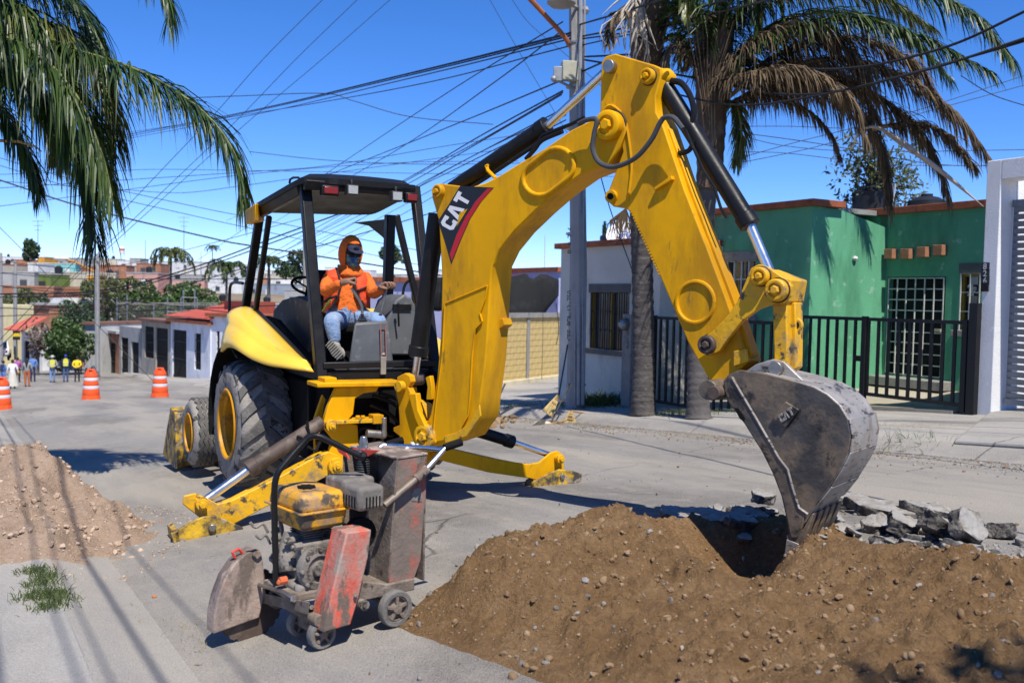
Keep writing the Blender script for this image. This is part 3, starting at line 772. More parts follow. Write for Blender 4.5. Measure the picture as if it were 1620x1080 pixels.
post(OL(612, 510, -.55), OL(617, 340, -.55), .05, .05); post(OA(663, 490, .1), OA(627, 340, .1), .035, .03)
mb = MB(); mb.prism([OA(x, y, .72) for x, y in ((560, 352), (625, 345), (622, 392), (606, 374), (585, 357))], MA_ * .04); part(mb, 'gusset', BLK)
# canopy shell: lofted plan with a lip
rl, rr_ = OA(478, 282, -.98), OA(664, 296, -.94); fl, fr = OL(394, 331, .72), OL(590, 336, -.66)
hL = (rl - MC).z; 
RM = Matrix.Identity(3)
def roofpt(s, t, up):                     # s 0..1 rear->front, t 0..1 left->right
    e = lerp(lerp(rl, rr_, t), lerp(fl, fr, t), s)
    cr = .07 * math.sin(math.pi * s) ** .5 * math.sin(math.pi * t) ** .5 if 0 < s < 1 and 0 < t < 1 else 0
    return e + ZD * (up + cr * (1 if up > 0 else .6))
n_, m_ = 12, 10
mb = MB(); vs = []
def rc(k, n):                             # rounded plan corner helper
    return k / n
for lay, up in ((0, .06), (1, -.03)):
    for i in range(n_ + 1):
        for j in range(m_ + 1):
            s, t = i / n_, j / m_
            p = roofpt(s, t, up if 0 < s < 1 and 0 < t < 1 else (.02 if lay == 0 else -.035))
            ctr = roofpt(.5, .5, up); cs = (abs(s - .5) * 2) ** 6 * (abs(t - .5) * 2) ** 6
            p = lerp(p, ctr, .05 * cs); vs.append(p)
N1 = (n_ + 1) * (m_ + 1); fs = []
g_ = lambda i, j, L: L * N1 + i * (m_ + 1) + j
for i in range(n_):
    for j in range(m_):
        fs.append((g_(i, j, 0), g_(i + 1, j, 0), g_(i + 1, j + 1, 0), g_(i, j + 1, 0))); fs.append((g_(i, j + 1, 1), g_(i + 1, j + 1, 1), g_(i + 1, j, 1), g_(i, j, 1)))
for i in range(n_):
    for j in (0, m_): fs.append((g_(i, j, 0), g_(i, j, 1), g_(i + 1, j, 1), g_(i + 1, j, 0)))
for j in range(m_):
    for i in (0, n_): fs.append((g_(i, j, 0), g_(i, j + 1, 0), g_(i, j + 1, 1), g_(i, j, 1)))
mb.add(vs, fs)
CAN = part(mb, 'canopy', mat('canopy_black', (.010, .010, .010), .5, var=.3, vs=4, dirt=((.035, .032, .028), .25, 5), spec=.2), 0, ang=45)
mb = MB(); e = [lerp(rl, rr_, .03), lerp(rl, rr_, .97)]
mb.hexa([e[0] - ZD * .10 + MA_ * .03, e[1] - ZD * .10 + MA_ * .03, e[1] - ZD * .10 + MA_ * .09, e[0] - ZD * .10 + MA_ * .09], [e[0] - ZD * .01, e[1] - ZD * .01, e[1] + MA_ * .09 - ZD * .01, e[0] + MA_ * .09 - ZD * .01])
part(mb, 'canopy_header', BLK, .01, parent=CAN)
mb = MB(); e = [lerp(rl, fl, .12), lerp(rl, fl, .97)]
mb.hexa([e[0] - ZD * .12 - ML_ * .04, e[1] - ZD * .12 - ML_ * .04, e[1] - ZD * .12 - ML_ * .1, e[0] - ZD * .12 - ML_ * .1], [e[0] - ZD * .01 - ML_ * .01, e[1] - ZD * .01 - ML_ * .01, e[1] - ZD * .01 - ML_ * .1, e[0] - ZD * .01 - ML_ * .1])
part(mb, 'canopy_rail', BLK, .01, parent=CAN)
mb = MB(); mb.hexa([OL(x, y, .76) for x, y in ((388, 333), (404, 322), (404, 350), (389, 355))], [OL(x, y, .6) for x, y in ((388 + 14, 333), (404 + 14, 322), (404 + 14, 350), (389 + 14, 355))]); part(mb, 'front_visor', YEL, .01, parent=CAN)
for px, py, w in ((521, 302, .1), (649, 313, .075)):
    c = OA(px, py, -1.0); mb = MB(); mb.box(c, (.08, w * 1.7, .1), MAX); part(mb, 'tail_lamp_box', BLK, .012, parent=CAN)
    mb = MB(); mb.box(c - MA_ * .05, (.02, w * 1.35, .065), MAX); part(mb, 'tail_light', REDL, .006)
for px, py in ((556, 301), (626, 311)):
    c = OA(px, py, -.98); mb = MB(); mb.box(c, (.09, .115, .1), MAX); mb.cyl(c + ZD * .04, c + ZD * .1, .012, None, 8); lo = part(mb, 'work_lamp', DGRY, .012)
    mb = MB(); mb.box(c - MA_ * .048, (.01, .095, .078), MAX); part(mb, 'lens', GLS, .003, parent=lo)
mb = MB(); mb.tube([OL(458, 290, .55), OL(459, 284, .55), OL(464, 281, .55), OL(472, 281, .55), OL(476, 286, .55)], .012, 6); part(mb, 'lifting_eye', BLK, 0, parent=CAN)
# grab handles, steering column, dash, side console, seat, levers
mb = MB(); mb.tube(bez([OL(384, 448, .72), OL(370, 447, .72), OL(364, 455, .72), OL(363, 490, .72), OL(362, 518, .72), OL(366, 526, .72)], 5), .018, 8); part(mb, 'grab_rail', BLK, 0)
mb = MB(); mb.tube(bez([OA(637, 467, .1), OA(640, 452, .1), OA(647, 444, .1), OA(656, 445, .1)], 5), .016, 8); part(mb, 'grab_rail', BLK, 0)
mb = MB(); mb.prism([OL(x, y, .35) for x, y in ((428, 560), (432, 490), (446, 474), (470, 468), (492, 476), (494, 560))], -ML_ * .5); part(mb, 'front_console', DGRY, .02)
c = MW(.72, 0, 2.0); c = OA(489, 452, .55)
mb = MB(); axs = (ZD * .85 - MA_ * .5).normalized(); mb.lathe([(.19 + .016 * math.cos(t), .016 * math.sin(t)) for t in [k * math.pi / 4 for k in range(8)]], c, axs, 28, True)
for k in range(3):
    dx = axs.orthogonal().normalized(); dy = axs.cross(dx); an = k * 2.09; mb.tube([c - axs * .03, c + (dx * math.cos(an) + dy * math.sin(an)) * .19], .011, 6)
mb.cyl(c - axs * .03, c - axs * .5, .03, .035, 10); part(mb, 'steering_wheel', BLKM, 0)
mb = MB(); mb.prism([OA(x, y, -.85) for x, y in ((616, 562), (612, 505), (620, 492), (626, 475), (640, 465), (652, 472), (660, 490), (662, 562))], MA_ * .5); part(mb, 'side_console', GRY, .02)
mb = MB(); mb.box(OA(636, 486, -.86), (.02, .2, .06), MAX); p = OA(631, 516, -.92); mb.tube([p, OA(630, 488, -.95)], .01, 8); mb.ball(OA(630, 483, -.95), (.018, .018, .025), 8); part(mb, 'gear_lever', BLK, 0)
mb = MB()
b4 = [OA(550, 571, -1.08), OA(624, 571, -1.08), OA(618, 571, -.75) , OA(552, 571, -.75)]
b4 = [MW((p - MC).dot(MA_), (p - MC).dot(ML_), 1.27) for p in b4]
t4 = [OA(561, 511, -1.06), OA(614, 508, -1.06), OA(612, 505, -.82), OA(563, 508, -.82)]
mb.hexa(b4, t4); TW = part(mb, 'lever_tower', GRY, .02)
mb = MB(); mb.tube([OA(x, y, -1.1) for x, y in ((603, 570), (602, 513), (610, 513), (611, 570))], .006, 6); part(mb, 'locking_bar', mat('faded_red', (.32, .12, .09), .6, var=.2), 0, parent=TW)
mb = MB(); mb.box(OA(606, 578, -1.34), (.03, .055, .17), MAX); part(mb, 'latch_plate', mat('dusty_plate', (.25, .235, .2), .7, var=.2, vs=9), .004)
for pts in (((573, 503), (573, 485), (568, 474), (556, 456)), ((601, 503), (604, 486), (609, 466), (611, 458))):
    mb = MB()
    for k in range(4): mb.cyl(OA(pts[0][0], pts[0][1] + 5 - 3 * k, -.93), OA(pts[0][0], pts[0][1] + 3 - 3 * k, -.93), .05 - .009 * k, .045 - .009 * k, 12)
    part(MB().tube([OA(x, y, -.93) for x, y in pts], .014, 8), 'control_lever', STEEL, 0); part(mb, 'lever_gaiter', BLKM, 0)
mb = MB(); mb.box(MW(-.42, .02, 1.66), (.5, .52, .12), MAX); mb.box(MW(-.15, .02, 1.95), (.12, .5, .6), (MA_ * .97 + ZD * .24, ML_, ZD)); mb.box(MW(-.4, .02, 1.43), (.3, .35, .4), MAX); part(mb, 'seat', BLKM, .04)

# ---- rear frame, swing casting
def plate(poly, a, th, m=YEL, name='frame_plate', bevel=.008, parent=BH): 
    return part(MB().prism([OA(x, y, a) for x, y in poly], MA_ * th), name, m, bevel, parent=parent)
plate([(502, 606), (640, 603), (640, 611), (502, 613)], -1.66, .3, YEL, 'top_rail')
plate([(514, 598), (533, 597), (534, 607), (514, 608)], -1.62, .2, YEL, 'rail_bracket')
plate([(532, 613), (600, 611), (596, 619), (575, 622), (562, 630), (559, 655), (547, 668), (566, 672), (568, 706), (548, 712), (539, 741), (528, 748), (517, 738), (521, 715), (527, 694), (517, 682), (512, 666), (520, 640)], -1.6, .06, YEL, 'stabilizer_bracket')
plate([(498, 662), (511, 624), (518, 636), (512, 670), (500, 700), (510, 735), (498, 730)], -1.42, .05, YEL, 'stabilizer_bracket')
plate([(640, 612), (660, 612), (664, 700), (690, 715), (690, 735), (560, 735), (560, 705), (640, 700)], -1.48, .05, YEL, 'frame_plate')
mb = MB(); mb.hexa([OA(532, 671, -1.72), OA(604, 668, -1.72), OA(604, 664, -1.45), OA(532, 667, -1.45)], [OA(532, 666, -1.72), OA(604, 661, -1.72), OA(604, 657, -1.45), OA(532, 661, -1.45)]); part(mb, 'shelf_plate', YELW, .004)
mb = MB()
for x, y in ((566, 657), (574, 657)): mb.cyl(OA(x, y + 4, -1.66), OA(x, y, -1.66), .022, None, 6)
mb.box(OA(595, 662, -1.68), (.12, .1, .08), MAX); part(mb, 'shelf_bolts', YEL, .004)
for (x, y, r) in ((521, 672, .055), (529, 735, .075)):
    c = OA(x, y, -1.6); mb = disc(c, MA_, r, .16); mb.cyl(c - MA_ * .1, c - MA_ * .06, r * .62, None, 12); mb.cyl(c - MA_ * .115, c - MA_ * .09, r * .3, None, 6); part(mb, 'pivot_pin', YELW, .004)
part(MB().tube(bez([OA(512, 670, -1.5), OA(516, 640, -1.5), OA(522, 628, -1.5)], 5), .02, 8), 'hydraulic_hose', BLK, 0)
for q in (((590, 625), (625, 640), (640, 662)), ((585, 640), (612, 652), (636, 672)), ((600, 622), (630, 632), (646, 650)), ((560, 690), (575, 676), (600, 684), (622, 690)), ((590, 700), (600, 668), (605, 690), (602, 712))):
    part(MB().tube(bez([OA(x, y, -1.42) for x, y in q], 6), .018, 8), 'hydraulic_hose', BLK, 0)
mb = MB(); mb.tube([OA(574, 722, -1.7), OA(574, 690, -1.7)], [.03, .022], 12); mb.tube([OA(580, 685, -1.7), OA(610, 687, -1.7)], .035, 12); mb.tube([OA(608, 690, -1.75), OA(608, 660, -1.75)], .022, 10); part(mb, 'valve_block', STEEL, .004)
BD, BN = V((.788, -.616, 0)), V((-.616, -.788, 0))     # arm plane: along the arm / towards the street side we look from
FP = V((-.8, 8.75, -1.3))
def BP(px, py, off=0.0): return onp(px, py, BN, FP + BN * off)
def bplate(poly, off, th, m=YEL, name='plate', bevel=.008, parent=BH, **k):
    return part(MB().prism([BP(x, y, off) for x, y in poly], BN * -th), name, m, bevel, parent=parent, **k)
cast = [(628, 596), (640, 590), (648, 594), (650, 604), (645, 612), (650, 622), (657, 622), (659, 636), (664, 650), (670, 668), (686, 684), (690, 700), (670, 712), (640, 714), (628, 706), (632, 690), (622, 682), (622, 676), (632, 672), (630, 640), (626, 620)]
SWG = bplate(cast, .16, .07, YEL, 'swing_casting')
bplate(cast, -.14, .07, YEL, 'swing_casting')
bplate([(634, 630), (660, 640), (672, 690), (640, 700)], .09, .2, YELW, 'swing_core', .01)
bplate([(645, 622), (658, 622), (661, 648), (672, 672), (680, 690), (668, 690), (655, 660)], .21, .05, YEL, 'casting_rib', .01, parent=SWG)
bplate([(673, 597), (680, 594), (683, 612), (682, 632), (674, 632), (676, 612)], .18, .05, YEL, 'casting_lug', .006)
for x, y, r in ((633, 611, .05),):
    part(disc(BP(x, y, .2), BN, r, .06), 'pivot_pin', YELW, .004)

# ---- boom
boom = [(668, 684), (681, 655), (691, 600), (697, 530), (699, 440), (694, 350), (683, 312), (684, 298), (694, 290), (745, 296), (768, 289), (790, 278), (815, 262), (860, 236), (905, 205), (936, 190), (950, 180), (968, 176), (985, 186), (990, 205), (980, 235), (962, 262), (940, 268), (918, 277), (880, 304), (847, 333), (814, 365), (790, 395), (778, 420), (775, 460), (772, 514), (768, 570), (760, 631), (757, 660), (735, 692), (705, 702), (680, 708), (665, 700)]
BOOM = bplate(boom, .14, .29, YEL, 'boom', .012)
bplate([(704, 480), (771, 452), (768, 470), (759, 495), (763, 508), (752, 520), (747, 560), (744, 620), (741, 655), (728, 680), (712, 694), (684, 700), (690, 640), (700, 560)], .153, .02, YEL, 'doubler_plate', .005, parent=BOOM)
for ws in ([(771, 452), (768, 470), (759, 495), (763, 508), (752, 520), (747, 560), (744, 620), (741, 655), (728, 680), (712, 694)], [(704, 480), (771, 452)], [(704, 480), (700, 560), (690, 640), (684, 700)]):
    part(MB().tube([BP(x, y, .156) for x, y in ws], .007, 6), 'weld_seam', YEL, 0, parent=BOOM)
bplate([(744, 668), (758, 640), (760, 658), (738, 690), (704, 701), (702, 690), (722, 684)], .165, .02, YELW, 'foot_plate', .005, parent=BOOM)
bplate([(784, 505), (796, 503), (798, 514), (788, 522), (782, 520)], -.02, .12, YEL, 'boom_lug', .006, parent=BOOM)
def ring(cx, cy, r, w, off, name, m=YEL, parent=BH, rin=.5, n=32):
    c = BP(cx, cy, off); mb = MB(); mb.lathe([(r, -w / 2), (r, w / 2), (r * .86, w / 2 + .012), (r * .62, w / 2 + .012), (r * .58, w / 2 - .005), (.001, w / 2 - .005)], c, BN, n); mb.lathe([(r * .42, 0), (r * .42, w / 2 + .02), (r * .34, w / 2 + .03), (.001, w / 2 + .03)], c, BN, 6)
    g_o = MB().cyl(c - BN * (w / 2 + .004), c - BN * (w / 2 - .016), r * 1.13, None, 28); o = part(mb, name, m, .003, parent=parent); part(g_o, 'grease_seal', mat('grease', (.035, .026, .014), .55, var=.3, vs=20), .004, parent=o); return o
ring(675, 690, .115, .1, .15, 'pivot_pin', YELW); ring(695, 303, .062, .06, .15, 'pivot_pin')
def stadium(cx, cy, hl, r, ang, off, n=10):
    pts = []
    for s in (1, -1):
        for k in range(n + 1):
            t = -math.pi / 2 + math.pi * k / n + (0 if s > 0 else math.pi)
            x, y = s * hl + r * math.cos(t), r * math.sin(t)
            pts.append(BP(cx + x * math.cos(ang) - y * math.sin(ang), cy + x * math.sin(ang) + y * math.cos(ang), off))
    return pts
st = stadium(868, 272, 17, 27, rad(-38), .142); mb = MB(); mb.tube(st + [st[0]], .022, 10); part(mb, 'boom_boss', YEL, 0, parent=BOOM)
# decal
def dec(poly, off, m, name, parent=BOOM): return bplate(poly, off, .0016, m, name, 0, parent=parent)
D0 = dec([(728, 294), (781, 297), (762, 318), (744, 346), (730, 378), (714, 418), (704, 383), (693, 349), (709, 325)], .1422, DEC_K, 'decal')
dec([(771, 298.5), (779, 298.5), (760, 320), (742, 348), (728, 380), (714.5, 413), (711.5, 402), (722, 372), (736, 344), (752, 319)], .1436, DEC_R, 'decal_stripe', D0)
e1, e2 = (.49, -.872), (-.872, -.49)
def letter(cx, cy, polys, h, w, off, m, name, fn, par, e1=e1, e2=e2):
    mb = MB()
    for pl in polys:
        mb.prism([fn(cx + e1[0] * x * w + e2[0] * y * h, cy + e1[1] * x * w + e2[1] * y * h, off) for x, y in pl], BN * -.0012)
    return part(mb, name, m, 0, parent=par)
LC = [[(.5, .18), (.5, .5), (-.3, .5), (-.5, .3), (-.5, -.3), (-.3, -.5), (.5, -.5), (.5, -.15), (.2, -.15), (.2, -.25), (-.12, -.25), (-.18, -.18), (-.18, .18), (-.12, .25), (.2, .25), (.2, .18)]]
LA = [[(-.55, -.5), (-.2, .5), (.2, .5), (.55, -.5), (.22, -.5), (.15, -.25), (0, .2), (-.18, -.5)]]
LT = [[(-.5, .5), (.5, .5), (.5, .22), (.17, .22), (.17, -.5), (-.17, -.5), (-.17, .22), (-.5, .22)]]
letter(710, 353, LC, 23, 17, .1436, DEC_W, 'decal_letter', BP, D0); letter(720, 334, LA, 23, 19, .1436, DEC_W, 'decal_letter', BP, D0); letter(731, 315, LT, 23, 17, .1436, DEC_W, 'decal_letter', BP, D0)
dec([(722, 359), (727, 337), (740, 330)], .145, YEL, 'decal_triangle', D0)

# ---- stick (dipper)
stick = [(949, 180), (951, 99), (958, 89), (973, 85), (1035, 103), (1045, 108), (1046, 119), (1037, 152), (1038, 178), (1048, 196), (1083, 300), (1118, 390), (1147, 467), (1162, 510), (1182, 572), (1158, 597), (1128, 612), (1088, 541), (1062, 480), (1036, 418), (1014, 371), (997, 335), (986, 328), (970, 327), (961, 319), (961, 305), (972, 276), (985, 240), (975, 190)]
STK = bplate(stick, .11, .25, YEL, 'stick', .01)
bplate([(1050, 198), (1060, 204), (1098, 310), (1160, 470), (1190, 560), (1184, 572), (1148, 467), (1084, 300)], .05, .13, YEL, 'stick_front_rail', .008, parent=STK)
mb = MB(); mb.tube(bez([BP(x, y, .112) for x, y in ((949, 186), (962, 168), (976, 172), (988, 190), (994, 215), (999, 260), (997, 290), (993, 318))], 6), .012, 6); part(mb, 'weld_seam', YEL, 0, parent=STK)
ring(964, 199, .115, .09, .16, 'pivot_pin', YEL); 
c = BP(966, 106, .13); part(disc(c, BN, .05, .08), 'pin', STEEL, .004); ring(1025, 121, .06, .05, .13, 'pivot_pin', YEL)
part(disc(BP(968, 311, .115), BN, .05, .05), 'lug_eye', YEL, .004, parent=STK); part(disc(BP(968, 311, .12), BN, .026, .06), 'lug_hole', BLKM, 0, parent=STK)
c = BP(1100, 478, .112); x, y = BD, ZD
mb = MB(); mb.tube([c + (x * math.cos(t) + y * math.sin(t)) * .15 for t in [k * math.pi / 16 for k in range(33)]], .017, 8); part(mb, 'stick_boss', YEL, 0, parent=STK)
mb = MB(); mb.prism([BP(x, y, .15) for x, y in ((1034, 297), (1062, 278), (1063, 284), (1036, 301))], BN * -.06); part(mb, 'step_bracket', YEL, .004, parent=STK)
mb = MB()
for k in range(22):
    p = lerp(V((998, 336, 0)), V((1044, 438, 0)), k / 22); mb.box(BP(p.x + 1.5, p.y, .1), (.018, .02, .014), (BD, BN, ZD))
part(mb, 'grip_teeth', YEL, .003, parent=STK)
# ---- cylinders and hoses of the arm
def cyl2(p, q, r, e, rr_, m=BLK, name='hydraulic_cylinder', rod=CHR):
    mb = MB(); d = (q - p).normalized(); mb.tube([p, q - d * .09, q - d * .089, q], [r, r, r * 1.16, r * 1.16], 20); o = part(mb, name, m, .004)
    mb = MB(); mb.cyl(q, e, rr_, None, 16); part(mb, 'piston_rod', rod, 0, parent=o); return o
cyl2(BP(692, 338, -.02), BP(661, 562, -.02), .082, BP(655, 604, -.02), .034); part(disc(BP(655, 600, -.02), BN, .06, .2), 'rod_eye', RUST, .004)
cyl2(BP(716, 300, -.02), BP(866, 199, -.02), .072, BP(966, 106, -.02), .036)
cyl2(BP(1046, 128, -.03), BP(1187, 357, -.03), .068, BP(1217, 428, -.03), .036)
mb = MB(); mb.tube([BP(1044, 118, .05), BP(1053, 122, .05)], .05, 14); mb.ball(BP(1053, 124, -.03), .075, 12); part(mb, 'cylinder_eye', YEL, .004)
mb = MB(); mb.tube(bez([BP(x, y, .22) for x, y in ((915, 196), (928, 190), (944, 190), (940, 212), (938, 236), (948, 257), (972, 264), (1005, 250), (1030, 222), (1044, 195), (1052, 186), (1066, 187), (1080, 204))], 6), .02, 8); part(mb, 'hydraulic_hose', HOSE, 0)
mb = MB(); mb.tube(bez([BP(x, y, .0) for x, y in ((1062, 128), (1078, 132), (1092, 152), (1098, 178), (1094, 196))], 6), .024, 8); mb.tube(bez([BP(x, y, .04) for x, y in ((1074, 243), (1090, 238), (1098, 222))], 5), .02, 8); mb.tube([BP(x, y, .07) for x, y in ((1084, 205), (1112, 268), (1130, 296), (1140, 328), (1150, 345))], .012, 8); part(mb, 'hydraulic_hose', BLK, 0)
mb = MB(); mb.tube([BP(x, y, .06) for x, y in ((745, 297), (772, 280), (850, 228), (858, 214), (905, 196), (925, 186))], .016, 8); mb.tube(bez([BP(x, y, .07) for x, y in ((832, 252), (846, 236), (858, 222), (890, 208))], 5), .02, 8); part(mb, 'hydraulic_hose', BLK, 0)
mb = MB(); mb.tube([BP(x, y, .1) for x, y in ((772, 262), (769, 262), (772, 270), (784, 282))], .016, 6); part(mb, 'lifting_eye', YEL, 0, parent=BOOM)
# ---- bucket linkage
lev = [(1107, 549), (1111, 535), (1127, 524), (1150, 500), (1166, 477), (1188, 424), (1200, 418), (1214, 422), (1240, 440), (1252, 452), (1250, 468), (1238, 480), (1222, 481), (1200, 489), (1174, 508), (1152, 535), (1138, 556), (1122, 562)]
for off in (.20, -.16): bplate(lev, off, .045, YELW, 'link_lever', .006)
bplate([(1205, 424), (1252, 442), (1246, 478), (1226, 478)], .15, .3, YELW, 'link_block', .01)
ring(1120, 545, .068, .06, .2, 'pivot_pin', RUST); ring(1203, 437, .064, .05, .22, 'pivot_pin', YELW); ring(1229, 459, .078, .06, .22, 'pivot_pin', YELW)
LNK = bplate([(1222, 465), (1244, 466), (1246, 560), (1240, 590), (1224, 580)], .13, .24, YELW, 'bucket_link', .01)
bplate([(1247, 480), (1258, 478), (1259, 520), (1258, 582), (1247, 590)], .05, .14, YELW, 'link_rib', .008, parent=LNK)
part(disc(BP(1259, 514, .0), BN, .05, .04), 'link_eye', YELW, .004, parent=LNK); part(disc(BP(1261, 514, .0), BN, .024, .06), 'link_hole', BLKM, 0, parent=LNK)
bplate([(1160, 555), (1180, 552), (1182, 572), (1160, 580)], .135, .03, YELW, 'stop_block', .006, parent=STK)

# ---- bucket
BO = .27
side = [(1144, 603), (1152, 592), (1170, 585), (1207, 590), (1247, 600), (1287, 612), (1309, 624), (1328, 641), (1341, 663), (1346, 690), (1342, 715), (1331, 738), (1313, 767), (1290, 797), (1283, 810), (1273, 826), (1262, 852), (1250, 853), (1244, 820), (1236, 785), (1222, 748), (1205, 714), (1178, 671), (1152, 636), (1144, 618)]
BUK = bplate(side, BO, .03, BKT, 'bucket_side', .006)
bplate(side, -BO + .03, .03, BKT, 'bucket_side', .006)
back = [(1207, 590), (1247, 600), (1287, 612), (1309, 624), (1328, 641), (1341, 663), (1346, 690), (1342, 715), (1331, 738), (1313, 767), (1290, 797), (1275, 824), (1252, 853)]
def wrap(idx, o0, o1, grow, name, m, th=.022, bevel=.004):
    pts = [BP(*back[i], BO) - BN * BO for i in idx]; cen = BP(1245, 690, BO) - BN * BO; mb = MB(); vs = []
    for p in pts:
        d = (p - cen); d = d - BN * d.dot(BN); d.normalize()
        vs += [p + d * grow + BN * o0, p + d * grow + BN * o1, p + d * (grow - th) + BN * o1, p + d * (grow - th) + BN * o0]
    n = len(pts); fs = [(i * 4 + j, i * 4 + (j + 1) % 4, (i + 1) * 4 + (j + 1) % 4, (i + 1) * 4 + j) for i in range(n - 1) for j in range(4)] + [(0, 1, 2, 3), ((n - 1) * 4 + 3, (n - 1) * 4 + 2, (n - 1) * 4 + 1, (n - 1) * 4)]
    mb.add(vs, fs); return part(mb, name, m, bevel, ang=50)
wrap(range(13), BO - .005, -BO + .005, .004, 'bucket_shell', BKTB)
wrap(range(5, 8), BO - .0, -BO, .016, 'wear_plate', BKTB, .012); wrap(range(7, 10), BO - .0, -BO, .02, 'wear_plate', BKTB, .012); wrap(range(9, 11), BO, -BO, .024, 'wear_plate', BKTB, .014)
bplate([(1146, 604), (1154, 594), (1160, 596), (1168, 612), (1200, 668), (1232, 724), (1245, 742), (1252, 764), (1262, 802), (1274, 812), (1271, 826), (1262, 850), (1251, 851), (1245, 820), (1237, 785), (1223, 748), (1206, 714), (1179, 671), (1153, 636), (1146, 618)], BO + .016, .02, BKT, 'side_cutter', .006, parent=BUK)
mb = MB(); mb.tube([BP(x, y, BO + .016) for x, y in ((1158, 597), (1200, 668), (1232, 724), (1246, 742), (1254, 772), (1264, 803), (1278, 813))], .009, 6); part(mb, 'cutter_edge', BKTB, 0, parent=BUK)
bplate([(1162, 645), (1168, 646), (1179, 662), (1177, 667), (1170, 662)], BO + .018, .004, BLKM, 'slot', 0, parent=BUK)
EMB = bplate([(1221, 661), (1242, 635), (1264, 648), (1243, 677)], BO + .022, .024, BKT, 'emblem', .005, parent=BUK)
fe1, fe2 = (.86, -.5), (-.42, -.9)
for cx, cy, L_ in ((1236, 661, LC), (1243, 656.5, LA), (1250.5, 651, LT)):
    mb = MB(); mb.prism([BP(cx + .86 * x * 7.5 - .4 * y * 14, cy - .55 * x * 7.5 - .85 * y * 14, BO + .031) for x, y in L_[0]], BN * -.012); part(mb, 'emblem_letter', BKTB, .001, parent=BUK)
for off in (.16, -.1):
    bplate([(1178, 588), (1196, 576), (1222, 568), (1240, 572), (1256, 588), (1272, 603), (1296, 616), (1250, 606), (1207, 597)], off, .045, BKTB, 'hinge_ear', .006)
part(disc(BP(1232, 582, .14), BN, .048, .14), 'bucket_pin', STEEL, .004); part(disc(BP(1138, 620, .26), BN, .05, .2), 'hinge_pin', RUST, .006); part(disc(BP(1152, 612, .0), BN, .07, .66), 'hinge_tube', BKT, .006)
mb = MB(); p0, p1 = BP(1256, 838, 0), BP(1266, 838, 0)
mb.prism([BP(1246, 822, BO), BP(1270, 828, BO), BP(1262, 858, BO), BP(1250, 858, BO)], -BN * 2 * BO); part(mb, 'cutting_edge', BKT, .005)
for k in range(5):
    o_ = lerp(BO - .03, -BO + .03, k / 4); mb = MB()
    def tq(pts, w): return [BP(x, y, o_) for x, y in pts], w
    mb.prism([BP(x, y, BO) + BN * (o_ + .035 - BO) for x, y in ((1244, 846), (1270, 838), (1284, 812), (1288, 812), (1274, 852), (1263, 872), (1250, 874))], -BN * .07)
    t = part(mb, 'tooth_adapter', BKT, .006)
    mb = MB(); mb.hexa([BP(1245, 852, BO) + BN * (o_ + .04 - BO), BP(1265, 860, BO) + BN * (o_ + .04 - BO), BP(1265, 860, BO) + BN * (o_ - .04 - BO), BP(1245, 852, BO) + BN * (o_ - .04 - BO)], [BP(1238, 892, BO) + BN * (o_ + .022 - BO), BP(1243, 894, BO) + BN * (o_ + .022 - BO), BP(1243, 894, BO) + BN * (o_ - .022 - BO), BP(1238, 892, BO) + BN * (o_ - .022 - BO)])
    part(mb, 'tooth', BKTB, .005, parent=t)

# ---- stabilizers
SA = -1.62
def splate(poly, a, th, m, name, bevel=.008, parent=BH): return plate(poly, a, th, m, name, bevel, parent)
armL = [(540, 722), (535, 745), (520, 752), (470, 778), (420, 802), (372, 828), (340, 838), (322, 836), (318, 820), (300, 806), (289, 797), (291, 784), (308, 780), (325, 786), (345, 797), (369, 790), (440, 755), (500, 722), (520, 714)]
for a in (SA, SA + .13): splate(armL, a, .025, YELW, 'stabilizer_arm')
splate([(336, 800), (369, 790), (440, 755), (500, 722), (520, 714), (535, 738), (470, 772), (420, 796), (372, 822), (345, 822)], SA + .02, .12, YELW, 'stabilizer_web', .004)
for (x, y, r) in ((318, 796, .05), (333, 831, .055)):
    c = OA(x, y, SA - .02); mb = disc(c, MA_, r, .1); mb.cyl(c - MA_ * .09, c - MA_ * .04, r * .6, None, 6); part(mb, 'pivot_pin', STEEL if y > 810 else YELW, .004)
mbp = [(276, 842), (296, 828), (322, 817), (340, 815), (362, 824), (385, 834), (385, 846), (362, 849), (330, 857), (290, 868), (278, 868)]
pd = splate(mbp, SA - .08, .03, YELP, 'stabilizer_pad')
splate(mbp, SA + .2, .03, YELP, 'stabilizer_pad')
mb = MB(); mb.prism([OA(x, y, SA - .08) for x, y in ((278, 867), (290, 868), (330, 857), (385, 847), (384, 843), (330, 853), (280, 862))], MA_ * .31)
mb.prism([OA(x, y, SA - .08) for x, y in ((275, 842), (283, 838), (287, 868), (279, 868))], MA_ * .31)
mb.hexa([OA(278, 868, SA - .08), OA(282, 868, SA - .08), OA(282, 868, SA + .23), OA(278, 868, SA + .23)], [OA(270, 842, SA - .08), OA(276, 842, SA - .08), OA(276, 842, SA + .23), OA(270, 842, SA + .23)])
part(mb, 'pad_sole', YELP, .005, parent=pd)
cyl2(OA(510, 667, SA + .07), OA(392, 743, SA + .07), .064, OA(318, 796, SA + .07), .038, RUST, 'stabilizer_cylinder')
mb = MB(); mb.tube([OA(x, y, SA + .0) for x, y in ((486, 666), (487, 676), (489, 686), (480, 694), (470, 690))], .014, 6); mb.tube([OA(x, y, SA) for x, y in ((487, 706), (499, 714), (507, 698))], .014, 6); part(mb, 'cylinder_fitting', BLK, 0)
armR = [(690, 716), (713, 709), (750, 718), (796, 728), (836, 734), (853, 731), (871, 716), (882, 713), (891, 719), (893, 745), (880, 760), (847, 759), (836, 756), (773, 747), (729, 736), (690, 726)]
for a in (SA, SA + .13): splate(armR, a, .025, YEL, 'stabilizer_arm')
